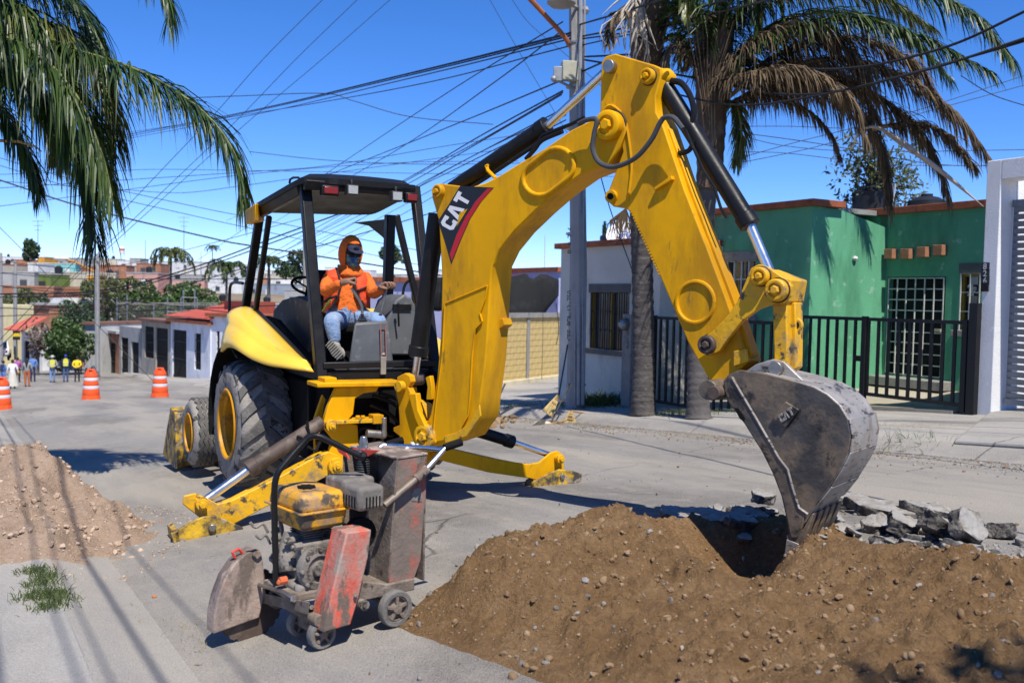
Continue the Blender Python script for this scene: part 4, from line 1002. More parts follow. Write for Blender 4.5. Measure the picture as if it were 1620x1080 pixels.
splate([(690, 716), (713, 709), (796, 728), (836, 736), (836, 752), (773, 744), (690, 725)], SA + .02, .12, YELW, 'stabilizer_web', .004)
for (x, y, r) in ((884, 752, .05), (884, 725, .045)):
    c = OA(x, y, SA - .02); mb = disc(c, MA_, r, .1); mb.cyl(c - MA_ * .08, c - MA_ * .04, r * .6, None, 6); part(mb, 'pivot_pin', STEEL if y > 740 else YELW, .004)
mbp = [(841, 764), (871, 747), (886, 742), (908, 745), (921, 749), (919, 769), (880, 773), (842, 777)]
pd = splate(mbp, SA - .08, .03, YELP, 'stabilizer_pad'); splate(mbp, SA + .2, .03, YELP, 'stabilizer_pad')
mb = MB(); mb.prism([OA(x, y, SA - .08) for x, y in ((842, 777), (880, 773), (919, 769), (919, 765), (842, 773))], MA_ * .31); part(mb, 'pad_sole', YELP, .005, parent=pd)
mb = MB(); mb.cyl(OA(838, 764, SA + .0), OA(838, 764, SA + .3), .05, None, 14); part(mb, 'pad_roller', BLKM, .004, parent=pd)
cyl2(OA(700, 665, SA + .07), OA(811, 699, SA + .07), .058, OA(882, 724, SA + .07), .03, BLK, 'stabilizer_cylinder')
# ================================================================ FLOOR SAW
MUD = mat('mud_coated_steel', (.17, .135, .105), .85, var=.25, vs=7, dirt=((.30, .25, .20), .45, 7), dirt2=((.06, .045, .035), .3, 9), bump=.45, bs=40)
SRED = mat('mud_worn_red', (.58, .10, .06), .7, var=.2, vs=5, dirt=((.34, .26, .21), .72, 5, (1, 1, .45)), dirt2=((.15, .115, .09), .5, 7, (1, 1, .4)), bump=.35, bs=40)
SREDH = mat('mud_over_red', (.33, .25, .20), .8, var=.18, vs=5, dirt=((.55, .10, .06), .22, 5), dirt2=((.15, .115, .09), .45, 5, (1, 1, .4)), bump=.4, bs=40)
SBODY = mat('mud_body_red', (.19, .15, .12), .8, var=.2, vs=5, dirt=((.50, .085, .05), .46, 4, (1, 1, .6)), dirt2=((.10, .08, .065), .35, 6, (1, 1, .4)), bump=.35, bs=30)
SREDC = mat('bright_red', (.62, .05, .03), .5, var=.12, vs=6, dirt=((.25, .1, .07), .25, 9))
TANK = mat('tank_yellow', (.62, .30, .015), .5, var=.1, vs=5, dirt=((.28, .20, .13), .55, 5), dirt2=((.09, .07, .05), .42, 7), bump=.2, bs=30)
MUFF = mat('muffler_grey', (.16, .145, .125), .7, var=.2, vs=7, dirt=((.05, .048, .045), .4, 5), dirt2=((.26, .22, .18), .4, 8), bump=.3, bs=40)
ENG = mat('engine_dirty', (.20, .18, .155), .75, metal=.1, var=.25, vs=9, dirt=((.30, .26, .21), .4, 9), dirt2=((.05, .04, .034), .4, 9), bump=.4, bs=40)
SAWT = mat('saw_tyre', (.17, .16, .145), .9, var=.25, vs=9, dirt=((.08, .075, .07), .3, 8), bump=.5, bs=60)
R0 = G(627, 991); SF, SPV = V((-.76, -.65, 0)), V((-.65, .76, 0))
SAX = (SF, SPV, ZD)
def SP(px, py, c): return onp(px, py, SPV, R0 + SPV * c)
def SFp(px, py, c): return onp(px, py, SF, R0 + SF * c)
def soff(p): q = p - R0; return q.dot(SF), q.dot(SPV), q.z
SAW = thing('floor_saw', 'mud-caked red walk-behind floor saw with yellow fuel tank in front of the digger', 'floor saw', R0)
def sp(mb, name, m, bevel=.005, parent=SAW, **k): return mb.build(name, m, parent, bevel, **k)
PB = .09                                              # plane of the right side of the body
fc = soff(SP(613, 922, PB))[0]
# rear body: right side, front apron, back, left side, top rim
mb = MB(); mb.prism([SP(x, y, PB) for x, y in ((613, 922), (628, 727), (676, 719), (676, 735), (666, 884), (656, 914))], SPV * .012); BODY = sp(mb, 'body', SBODY, .004)
mb = MB(); mb.prism([SFp(x, y, fc) for x, y in ((574, 915), (613, 922), (628, 727), (623, 729), (611, 746), (596, 770), (583, 800), (574, 830), (567, 872))], -SF * .012); sp(mb, 'front_apron', MUD, .004, parent=BODY)
bt = soff(SP(622, 727, PB)); hz = bt[2]; rb = soff(SP(676, 719, PB))[0]
def SW(f, p, z): return R0 + SF * f + SPV * p + ZD * z
mb = MB(); mb.box(SW(rb + .01, PB + .24, hz * .6), (.012, .48, hz * .78), SAX); sp(mb, 'back_plate', MUD, .004, parent=BODY)
mb = MB(); mb.box(SW((rb + fc) / 2, PB + .48, hz * .6), (fc - rb, .012, hz * .8), SAX); sp(mb, 'left_plate', MUD, .004, parent=BODY)
mb = MB(); A_, B_ = SP(628, 727, PB - .005), SP(677, 719, PB - .005); mb.prism([A_, B_, B_ + SPV * .49, A_ + SPV * .49], ZD * .012); sp(mb, 'shade_cover', SREDH, .003, parent=BODY)  # plate added over the hopper to keep its inside dark
mb = MB()
mb.prism([SFp(x, y, fc - .0) for x, y in ((534, 708), (600, 712), (572, 727), (566, 727), (552, 716))], -SF * .01); sp(mb, 'top_plate', SREDC, .003)
mb = MB(); mb.prism([SFp(x, y, fc + .004) for x, y in ((530, 705), (545, 712), (552, 726), (536, 716))], -SF * .01); sp(mb, 'bracket', SREDC, .003)
c = SP(662, 780, PB - .004); mb = MB(); mb.prism([SP(x, y, PB - .003) for x, y in ((652, 775), (664, 770), (669, 778), (668, 793), (651, 792))], SPV * .003); sp(mb, 'sticker', mat('torn_sticker', (.22, .2, .165), .8, var=.4, vs=25), 0, parent=BODY)
# base tray
mb = MB(); mb.prism([SP(x, y, PB - .02) for x, y in ((560, 917), (613, 924), (656, 915), (656, 933), (570, 951), (556, 951))], SPV * .5); sp(mb, 'base_tray', MUD, .006)
fz = soff(SP(487, 962, PB + .1))
mb = MB(); mb.hexa([SFp(383, 945, .52), SFp(487, 972, .52), SFp(487, 972, .48), SFp(383, 945, .48)], [SFp(383, 931, .52), SFp(490, 952, .52), SFp(490, 952, .48), SFp(383, 931, .48)]); sp(mb, 'front_crossbar', MUD, .004)
mb = MB(); mb.box(SW(.30, .3, .22), (.48, .34, .04), SAX); mb.box(SW(.42, .38, .25), (.1, .12, .06), SAX); sp(mb, 'engine_bed', MUD, .006)
mb = MB(); mb.tube([SFp(x, y, .55) for x, y in ((401, 932), (400, 925), (408, 924), (450, 936), (462, 944), (462, 950))], .01, 8); sp(mb, 'front_handle', STEEL, 0)
mb = MB(); mb.tube([SW(.45, .02, .12), SW(.45, .58, .12)], .03, 12); mb.tube([SW(.45, .46, .12), SW(.45, .5, .12)], .055, 16); sp(mb, 'blade_shaft', MUD, .003)
# blade guard and blade
C2 = .50
mb = MB(); gp = [(338, 1003), (339, 975), (345, 945), (357, 913), (373, 889), (390, 875), (405, 868), (413, 871), (417, 890), (420, 935), (411, 977)]
mb.prism([SP(x, y, C2) for x, y in gp], SPV * .10); BG = sp(mb, 'blade_guard', SREDH, .008)
mb = MB(); mb.tube([SP(x, y, C2 + .03) for x, y in ((372, 882), (367, 873), (378, 868), (384, 875))], .008, 6); sp(mb, 'guard_handle', SREDC, 0, parent=BG)
c = SP(395, 955, C2 + .035); mb = MB(); mb.cyl(c - SPV * .002, c + SPV * .002, .19, None, 40)
for k in range(24):
    a = k * math.pi / 12; mb.box(c + (SF * math.cos(a) + ZD * math.sin(a)) * .19, (.03, .005, .014), ((SF * -math.sin(a) + ZD * math.cos(a)), SPV, (SF * math.cos(a) + ZD * math.sin(a))))
c.z = max(c.z, ground(*uv(c)) + .17); sp(mb, 'saw_blade', RUST, 0)  # dark material on the blade stands in for shade under the guard
# belt guard
mb = MB(); mb.prism([SP(x, y, -.03) for x, y in ((549, 842), (588, 837), (583, 880), (568, 945), (555, 988), (511, 1001), (527, 931), (538, 886))], SPV * .15)
BGD = sp(mb, 'belt_guard', SRED, .008)
mb = MB(); mb.prism([SP(x, y, .09) for x, y in ((511, 1000), (528, 931), (536, 890), (525, 900), (512, 925), (506, 948), (508, 985))], SPV * .05); sp(mb, 'guard_flange', SREDH, .005, parent=BGD)
mb = MB(); mb.cyl(SP(493, 960, .08), SP(493, 960, .16), .012, None, 6); mb.cyl(SP(563, 941, -.05), SP(563, 941, .02), .01, None, 6); sp(mb, 'bolts', ENG, 0, parent=BGD)
# engine
te = SP(487, 796, .36); tf, tp_, tz_ = soff(te)
def rbox(c, sz, m, name, bev, parent=SAW, taper=1.0):
    f, p, z = c; a, b, h = (q / 2 for q in sz); mb = MB()
    mb.hexa([SW(f - a, p - b, z - h), SW(f + a, p - b, z - h), SW(f + a, p + b, z - h), SW(f - a, p + b, z - h)], [SW(f - a * taper, p - b * taper, z + h), SW(f + a * taper, p - b * taper, z + h), SW(f + a * taper, p + b * taper, z + h), SW(f - a * taper, p + b * taper, z + h)])
    return sp(mb, name, m, bev, parent=parent, seg=3)
T1 = rbox((tf, tp_, tz_ + .04), (.29, .385, .1), TANK, 'fuel_tank', .03, taper=.9)
rbox((tf, tp_, tz_ - .055), (.26, .35, .1), TANK, 'tank_lower', .025, T1, 1.08)
rbox((tf, tp_, tz_ - .007), (.31, .41, .01), TANK, 'tank_seam', .003, T1)
mb = MB(); cc = SW(tf + .02, tp_ - .02, tz_ + .08); mb.cyl(cc, cc + ZD * .022, .042, None, 16)
for k in range(8): mb.box(cc + ZD * .012 + (SF * math.cos(k * .785) + SPV * math.sin(k * .785)) * .042, (.014, .014, .02), SAX)
sp(mb, 'fuel_cap', BLKM, .003, parent=T1)
me_ = SP(573, 783, .12); mf, mp_, mz = soff(me_)
M1 = rbox((mf, mp_, mz), (.16, .2, .13), MUFF, 'muffler', .025)
for k in range(5):
    sp(MB().box(SW(mf - .045 + .02 * k, mp_ - .101, mz - .02), (.008, .004, .06), SAX), 'muffler_slot', BLKM, 0, parent=M1); sp(MB().box(SW(mf + .081, mp_ - .06 + .028 * k, mz - .02), (.004, .009, .06), SAX), 'muffler_slot', BLKM, 0, parent=M1)

rbox((mf - .02, mp_ + .16, mz + .03), (.2, .2, .1), MUFF, 'air_cleaner', .02)
ee = SP(487, 880, .33); ef, ep, ez = soff(ee)
mb = MB(); mb.box(SW(ef, ep, ez), (.2, .2, .22), SAX); mb.box(SW(ef + .02, ep - .02, ez - .12), (.26, .3, .06), SAX); EB = sp(mb, 'engine_block', ENG, .02)
c = SW(ef + .03, ep - .13, ez - .02); mb = MB(); mb.lathe([(.11, 0), (.115, .03), (.105, .05), (.07, .06), (.065, .045), (.04, .045), (.035, .07), (.001, .07)], c, -SPV, 28)
for k in range(8): a = k * math.pi / 4; q = c + (SF * math.cos(a) + ZD * math.sin(a)) * .1; mb.cyl(q - SPV * .03, q - SPV * .065, .011, None, 6)
sp(mb, 'crankcase_cover', ENG, .003)
mb = MB(); mb.tube(bez([SW(ef + .08, ep + .02, ez + .13), SW(ef + .12, ep, ez + .04), SW(ef + .13, ep - .03, ez - .05)], 6), [.05] * 12 + [.05], 12); mb.ball(SW(ef + .1, ep + .06, ez + .02), (.06, .07, .07), 10); sp(mb, 'engine_neck', ENG, 0)
for k, (f, p, z, r) in enumerate(((.13, .1, .1, .025), (.14, -.06, .12, .02), (.12, .14, -.02, .03), (.15, .02, -.1, .022), (.13, -.12, .1, .02), (.14, .07, -.07, .018), (.1, .16, .12, .022))):
    mb = MB(); q = SW(ef + f, ep + p, ez + z); mb.cyl(q - SF * .03, q + SF * .015, r, None, 8); mb.cyl(q + SF * .015, q + SF * .03, r * .55, None, 6); sp(mb, 'engine_bolt', ENG, .002, parent=EB)

mb = MB(); q = SW(ef + .16, ep - .07, ez - .08); mb.cyl(q, q + SF * .04, .022, None, 8); mb.cyl(q + SF * .04 , q + SF * .055 - SPV * .02, .012, None, 6); sp(mb, 'oil_plug', mat('dull_orange', (.5, .11, .04), .6, var=.2), .002)
for k in range(9):
    mb = MB(); mb.box(SW(ef - .02, ep + .0, ez + .1 + .012 * k), (.17, .16, .005), SAX); sp(mb, 'cooling_fin', ENG, 0, parent=EB)
mb = MB(); q = SP(565, 842, .18); mb.cyl(q, q - SPV * .05, .09, None, 24); sp(mb, 'pulley', BLKM, .004)
for pts, r in ((((396, 826), (404, 834), (416, 828), (424, 842)), .008), (((404, 846), (412, 852), (420, 846), (428, 860)), .007), (((443, 825), (446, 838), (444, 850)), .012), (((468, 828), (476, 840), (482, 852)), .013)):
    mb = MB(); mb.tube(bez([SP(x, y, .42) for x, y in pts], 4), r, 6); sp(mb, 'fuel_line', ENG, 0)
# roll hoop, handles, depth spindle
mb = MB(); mb.tube(bez([SP(x, y, z) for x, y, z in ((438, 928, .34), (435, 850, .34), (434, 780, .34), (438, 752, .34), (450, 734, .34), (478, 702, .34), (490, 691, .33), (505, 690, .30), (530, 702, .26), (572, 722, .2))], 5), .017, 10); mb.ball(SP(574, 721, .19), .026, 8); sp(mb, 'lifting_hoop', BLK, 0)
top = SFp(575, 718, fc - .03)
mb = MB(); mb.lathe([(.05, 0), (.05, .02), (.028, .03), (.024, .07), (.018, .1), (.001, .105)], top, ZD, 16); mb.box(top + ZD * .035, (.02, .12, .01), SAX); sp(mb, 'depth_crank', STEEL, .003)
mb = MB()
for k in range(11): mb.lathe([(.034, 0), (.038, .005), (.034, .01)], top - ZD * (.03 + .0135 * k), ZD, 14)
mb.cyl(top, top - ZD * .2, .02, None, 10); sp(mb, 'spindle_bellows', DGRY, 0)
ph = .05
mb = MB(); mb.tube(bez([SP(x, y, z) for x, y, z in ((592, 722, .42), (600, 709, .43), (606, 704, .43))], 4) + bez([SP(x, y, z) for x, y, z in ((612, 704, .42), (660, 707, .22), (702, 711, .06))], 4), .014, 10)
mb.tube([SP(704, 709, .05), SP(672, 745, .05), SP(655, 762, .05)], .015, 10); HB = sp(mb, 'handle_bar', CHR, 0)
mb = MB(); mb.tube([SP(660, 756, .05), SP(608, 799, .05)], .019, 10); sp(mb, 'handle_tube', mat('dirty_tube', (.22, .18, .14), .6, metal=.4, var=.3, vs=12), 0)
mb = MB(); mb.tube([SP(676, 741, .05), SP(658, 758, .05)], .026, 12); mb.cyl(SP(672, 749, .02), SP(672, 749, -.01), .008, None, 6); sp(mb, 'handle_clamp', SRED, .003)
for a, b in (((612, 703, .42), (637, 696, .40)), ((703, 708, .05), (730, 699, .03))):
    mb = MB(); mb.tube([SP(*a), SP(*b)], [.021, .022], 10); sp(mb, 'hand_grip', BLKM, 0)
mb = MB(); mb.tube(bez([SP(x, y, z) for x, y, z in ((640, 716, .26), (645, 708, .27), (654, 709, .25), (652, 700, .26), (656, 705, .24), (662, 703, .23))], 4), .009, 6); sp(mb, 'knotted_rag', mat('white_rag', (.6, .58, .54), .9, var=.15), 0)
mb = MB(); mb.cyl(SP(581, 932 - 74, PB - .006), SP(581, 858, PB + .01), .011, None, 12) if False else None
# wheels
def swheel(c, r, w, nm='wheel'):
    mb = MB(); mb.lathe([(r * .7, 0), (r * .95, 0), (r, .008), (r, w - .008), (r * .95, w), (r * .7, w), (r * .68, w * .5)], c - SPV * 0, SPV, 28, True); wl = sp(mb, nm, SAWT, .002)
    mb = MB(); mb.lathe([(r * .72, .01), (r * .62, .004), (r * .6, w * .4), (r * .28, w * .4), (r * .26, -.006), (.001, -.006)], c, SPV, 24, caps=False)
    for k in range(5):
        a = k * 1.2566 + .3; q = c + SPV * w * .2 + (SF * math.cos(a) + ZD * math.sin(a)) * r * .45; mb.box(q, (r * .42, w * .5, r * .16), (SF * math.cos(a) + ZD * math.sin(a), SPV, SF * -math.sin(a) + ZD * math.cos(a)))
    sp(mb, 'wheel_hub', MUD, .002, parent=wl)
wr = .098
swheel(R0 + ZD * wr - SPV * .01, wr, .05)
fw = G(512, 1027); swheel(fw + ZD * .075, .075, .05); swheel(fw + SPV * .22 + ZD * .075, .075, .05); swheel(R0 + SPV * .46 + ZD * wr, wr, .05)
mb = MB(); mb.tube([R0 + ZD * wr, R0 + SPV * .48 + ZD * wr], .014, 8); mb.tube([fw + ZD * .075, fw + SPV * .26 + ZD * .075], .014, 8); mb.box(fw + SPV * .13 + ZD * .12, (.06, .2, .1), SAX); sp(mb, 'axle', MUD, 0)
mb = MB(); q = SP(578, 958, .0); mb.cyl(q, q + SPV * .05, .028, None, 14); mb.cyl(q - SPV * .015, q, .015, None, 6); sp(mb, 'bearing', ENG, .003)
# ================================================================ PEOPLE
def figure(name, J, bones, mats, parent, root, retag=None, sub=2):
    """one continuous skinned body; J: name -> (point, radius); bones: (a, b, tag); mats: tag -> material"""
    names = list(J); idx = {n: i for i, n in enumerate(names)}; o0 = ORG[parent.name]
    me = bpy.data.meshes.new(name); me.from_pydata([tuple(V(J[n][0]) - o0) for n in names], [(idx[a], idx[b]) for a, b, _ in bones], [])
    ob = bpy.data.objects.new(name, me); COL.objects.link(ob)
    ob.modifiers.new('skin', 'SKIN').use_smooth_shade = True
    for i, n in enumerate(names):
        sv = me.skin_vertices[0].data[i]; r = J[n][1]; sv.radius = (r, r) if isinstance(r, (int, float)) else r; sv.use_root = (n == root)
    ss_ = ob.modifiers.new('sub', 'SUBSURF'); ss_.levels = ss_.render_levels = sub
    bpy.context.view_layer.update()
    m2 = bpy.data.meshes.new_from_object(ob.evaluated_get(bpy.context.evaluated_depsgraph_get()))
    bpy.data.objects.remove(ob); bpy.data.meshes.remove(me)
    tags = list(mats); m2.materials.clear()
    for t in tags: m2.materials.append(mats[t])
    segs = [(V(J[a][0]) - o0, V(J[b][0]) - o0, t) for a, b, t in bones]
    for p in m2.polygons:
        c = p.center; best = (1e9, tags[0])
        for a, b, t in segs:
            d = b - a; k = max(0, min(1, (c - a).dot(d) / max(1e-9, d.length_squared))); q = (c - a - d * k).length
            if q < best[0]: best = (q, t)
        t = best[1]
        if retag: t = retag(c + o0, t)
        p.material_index = tags.index(t); p.use_smooth = True
    o = bpy.data.objects.new(name, m2); COL.objects.link(o); o.parent = parent; ORG[o.name] = o0
    return o
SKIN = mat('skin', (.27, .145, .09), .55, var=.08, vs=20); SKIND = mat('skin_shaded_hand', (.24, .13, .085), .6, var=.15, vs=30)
HOOD = mat('orange_hoodie', (.72, .15, .018), .9, var=.16, vs=9, bump=1.6, bs=16)
VEST = mat('red_orange_vest', (.72, .075, .018), .7, var=.15, vs=9, bump=1.2, bs=16)
JEAN = mat('faded_jeans', (.20, .30, .48), .85, var=.25, vs=7, dirt=((.36, .40, .45), .45, 6), bump=1.6, bs=18)
JEAND = mat('dark_jeans', (.08, .14, .27), .85, var=.25, vs=7)
MASK = mat('colourful_mask', (.03, .09, .24), .8, var=.2, vs=20, dirt=((.42, .42, .04), .55, 12), dirt2=((.05, .33, .20), .4, 16))
CAPB = mat('navy_cap', (.016, .02, .045), .8, var=.2, vs=20); TRIM = mat('black_webbing', (.012, .012, .013), .8, var=.2)
HIVIS = mat('hivis_stripe', (.55, .62, .10), .6, var=.1)
SHOE = mat('tan_work_shoe', (.27, .25, .21), .85, var=.2, vs=12, bump=.3, bs=50)
q = OA(552, 505, -.5)
OP = thing('person', 'operator in orange hood and red vest holding two levers on the digger seat', 'person', q)
def o_(x, y, a): return OA(x, y, a)
J = dict(pel=(o_(553, 506, -.50), .155), spi=(o_(551, 482, -.50), .16), che=(o_(551, 454, -.50), .165), nec=(o_(552, 428, -.50), .085), hed=(o_(553, 412, -.53), .08),
         sr=(o_(521, 440, -.48), .085), er=(o_(514, 462, -.74), .066), wr=(o_(540, 447, -.96), .045),
         sl=(o_(582, 442, -.48), .085), el=(o_(590, 466, -.72), .064), wl=(o_(606, 456, -.93), .045),
         hr=(o_(536, 508, -.56), .11), kr=(o_(524, 506, -.98), .088), ar=(o_(531, 546, -1.0), .058),
         hl=(o_(572, 508, -.56), .11), kl=(o_(600, 504, -.95), .088), al=(o_(604, 556, -.86), .055))
bones = [('pel', 'spi', 'shirt'), ('spi', 'che', 'shirt'), ('che', 'nec', 'shirt'), ('nec', 'hed', 'shirt'), ('che', 'sr', 'shirt'), ('sr', 'er', 'shirt'), ('er', 'wr', 'shirt'), ('che', 'sl', 'shirt'), ('sl', 'el', 'shirt'), ('el', 'wl', 'shirt'),
         ('pel', 'hr', 'jean'), ('hr', 'kr', 'jean'), ('kr', 'ar', 'jean'), ('pel', 'hl', 'jean'), ('hl', 'kl', 'jean'), ('kl', 'al', 'jean')]
figure('body', J, bones, dict(shirt=HOOD, jean=JEAN), OP, 'pel')
# open vest: two front panels over the shirt + back
def vest_panel(pts_out, pts_in, name='vest'):
    mb = MB(); n = len(pts_out); K = 5; vs = []
    for a, b in zip(pts_out, pts_in):
        for k in range(K + 1):
            t = k / K; p = lerp(a, b, t); vs.append(p - MA_ * .055 * math.sin(math.pi * t) ** .7)
    mb.add(vs, [(i * (K + 1) + k, i * (K + 1) + k + 1, (i + 1) * (K + 1) + k + 1, (i + 1) * (K + 1) + k) for i in range(n - 1) for k in range(K)])
    o = mb.build(name, VEST, OP); s_ = o.modifiers.new('t', 'SOLIDIFY'); s_.thickness = .014
    tb = MB(); tb.tube([p - MA_ * .012 for p in pts_in], .012, 6); tb.build('vest_edge', TRIM, OP)
    return o
L_out = [o_(516, 428, -.5), o_(513, 440, -.56), o_(512, 462, -.52), o_(512, 485, -.5), o_(511, 494, -.5)]
L_in = [o_(531, 424, -.56), o_(536, 438, -.64), o_(538, 455, -.67), o_(534, 470, -.68), o_(519, 494, -.62)]
R_out = [o_(579, 432, -.5), o_(585, 444, -.56), o_(586, 462, -.55), o_(586, 480, -.55), o_(586, 488, -.52)]
R_in = [o_(564, 430, -.56), o_(560, 444, -.64), o_(562, 458, -.67), o_(568, 474, -.68), o_(576, 487, -.64)]
vest_panel(L_out, L_in); vest_panel(R_out, R_in)
mb = MB(); mb.tube([o_(511, 492, -.58), o_(517, 482, -.64), o_(523, 474, -.68)], .018, 6, flat=.4); mb.build('vest_stripe', HIVIS, OP)
mb = MB(); mb.tube([o_(566, 460, -.70), o_(576, 456, -.68), o_(584, 453, -.62)], .012, 6); mb.tube([o_(512, 478, -.56), o_(520, 473, -.66), o_(533, 468, -.70)], .012, 6); mb.build('vest_strap', TRIM, OP)
# head, cap, mask, hood
hc = o_(556, 404, -.56); fd = (-MA_ - ML_ * .05 - ZD * .25).normalized(); sd_ = ZD.cross(fd).normalized(); ud_ = fd.cross(sd_)
HAX = (sd_, fd, ud_)
def hp(s, f, u): return hc + sd_ * s + fd * f + ud_ * u
mb = MB(); mb.ball(hc, (.085, .105, .13), 18, ax=HAX); mb.ball(hp(0, .1, -.02), (.022, .03, .035), 8, ax=HAX); mb.ball(hp(0, .085, -.075), (.05, .03, .03), 10, ax=HAX); mb.build('mask', MASK, OP)
mb = MB()
for s in (-1, 1): mb.ball(hp(.036 * s, .092, .022), (.034, .02, .022), 10, ax=HAX)
mb.tube([hp(-.08, .05, .03), hp(-.03, .105, .03), hp(.03, .105, .03), hp(.08, .05, .03)], .006, 6); mb.build('shaded_eyes', BLK, OP)  # black shapes stand in for the shade over the eyes
mb = MB(); mb.ball(hp(0, .0, .06), (.092, .108, .085), 16, ax=HAX)
mb.prism([hp(-.075, .06, .07), hp(-.07, .13, .06), hp(-.03, .175, .05), hp(.03, .175, .05), hp(.07, .13, .06), hp(.075, .06, .07)], ud_ * .012); mb.ball(hp(0, .1, .1), (.03, .012, .022), 8, ax=HAX); mb.build('cap', CAPB, OP, .003)
mb = MB(); mb.ball(hp(0, -.03, .015), (.122, .145, .19), 28, ax=HAX)
keep = [i for i, f in enumerate(mb.f) if not ((lambda c: (c - hc).dot(fd) > .045 and abs((c - hc).dot(sd_)) < .088 and -.16 < (c - hc).dot(ud_) < .135)(sum((V(mb.v[k]) for k in f), V()) / len(f)))]
mb.f = [mb.f[i] for i in keep]; mb.m = [0] * len(mb.f)
ho = mb.build('hood', HOOD, OP); s_ = ho.modifiers.new('t', 'SOLIDIFY'); s_.thickness = .022; s2 = ho.modifiers.new('s', 'SUBSURF'); s2.levels = s2.render_levels = 2
mb = MB(); mb.lathe([(.10, .06), (.14, .0), (.15, -.05), (.12, -.08)], o_(553, 428, -.5), ZD, 18); mb.build('hood_collar', HOOD, OP, .01)
def fist(c, fwd, up, side, s=1):
    """closed hand round a lever knob: palm, four bent fingers of unequal length and a thumb from the palm side"""
    J_, B_ = {}, []
    J_['w'] = (c - fwd * .075, .027); J_['p'] = (c - fwd * .01, .034); B_.append(('w', 'p', 's'))
    for k, L in enumerate((.032, .036, .034, .027)):
        y = side * (.033 - .022 * k); b = c + y + up * .012
        J_[f'a{k}'] = (b, .0125); J_[f'b{k}'] = (b + fwd * L + up * .004, .0115); J_[f'c{k}'] = (b + fwd * (L + .006) - up * .028, .0105); J_[f'd{k}'] = (b + fwd * .012 - up * .04, .0095)
        B_ += [('p', f'a{k}', 's'), (f'a{k}', f'b{k}', 's'), (f'b{k}', f'c{k}', 's'), (f'c{k}', f'd{k}', 's')]
    J_['t0'] = (c + side * .042 - up * .005 - fwd * .02, .014); J_['t1'] = (c + side * .05 - up * .022 + fwd * .012, .0125); J_['t2'] = (c + side * .034 - up * .036 + fwd * .034, .0105)
    B_ += [('p', 't0', 's'), ('t0', 't1', 's'), ('t1', 't2', 's')]
    J_ = {n: (c + (p - c) * s, r_ * s) for n, (p, r_) in J_.items()}
    figure('hand', J_, B_, dict(s=SKIND), OP, 'p')
fist(o_(553, 445, -.99), (o_(553, 445, -.99) - o_(540, 447, -.96)).normalized(), ZD, (-MA_ + ZD * .1).normalized() * 1.0, 1.3)
fist(o_(612, 452, -.95), (-MA_ * .5 - ML_ * .6 + ZD * .25).normalized(), (ZD + ML_ * .3).normalized(), ML_, 1.3)
def shoe(heel, toe, up, w=.1, m=SHOE, par=OP, sole=DGRY):
    d = (toe - heel).normalized(); s = d.cross(up).normalized(); u = s.cross(d); Ln = (toe - heel).length
    mb = MB(); mb.ball(heel + d * Ln * .25 + u * .05, (w * .48, Ln * .3, .06), 12, ax=(s, d, u)); mb.ball(heel + d * Ln * .66 + u * .03, (w * .52, Ln * .36, .042), 12, ax=(s, d, u)); a = mb.build('shoe', m, par)
    mb = MB(); n = 14
    mb.prism([heel + d * Ln * (.5 + .53 * math.cos(t)) + s * w * (.46 if math.cos(t) < 0 else .54) * math.sin(t) - u * .022 for t in [k * 2 * math.pi / n for k in range(n)]], u * .028)
    for k in range(8): mb.box(heel + d * Ln * (.06 + .125 * k) - u * .025, (w * .8, .012, .014), (s, d, u))
    mb.build('sole', sole, par, .003, parent=None) if False else mb.build('sole', sole, a, .003)
shoe(o_(521, 541, -1.02), o_(541, 566, -1.13), (ZD * .25 + MA_ * .9 - ML_ * .5), .11, SHOE, OP, mat('shoe_sole', (.23, .22, .19), .85, var=.2, vs=20))
shoe(o_(604, 562, -.84), o_(606, 566, -1.08), ZD, .1)

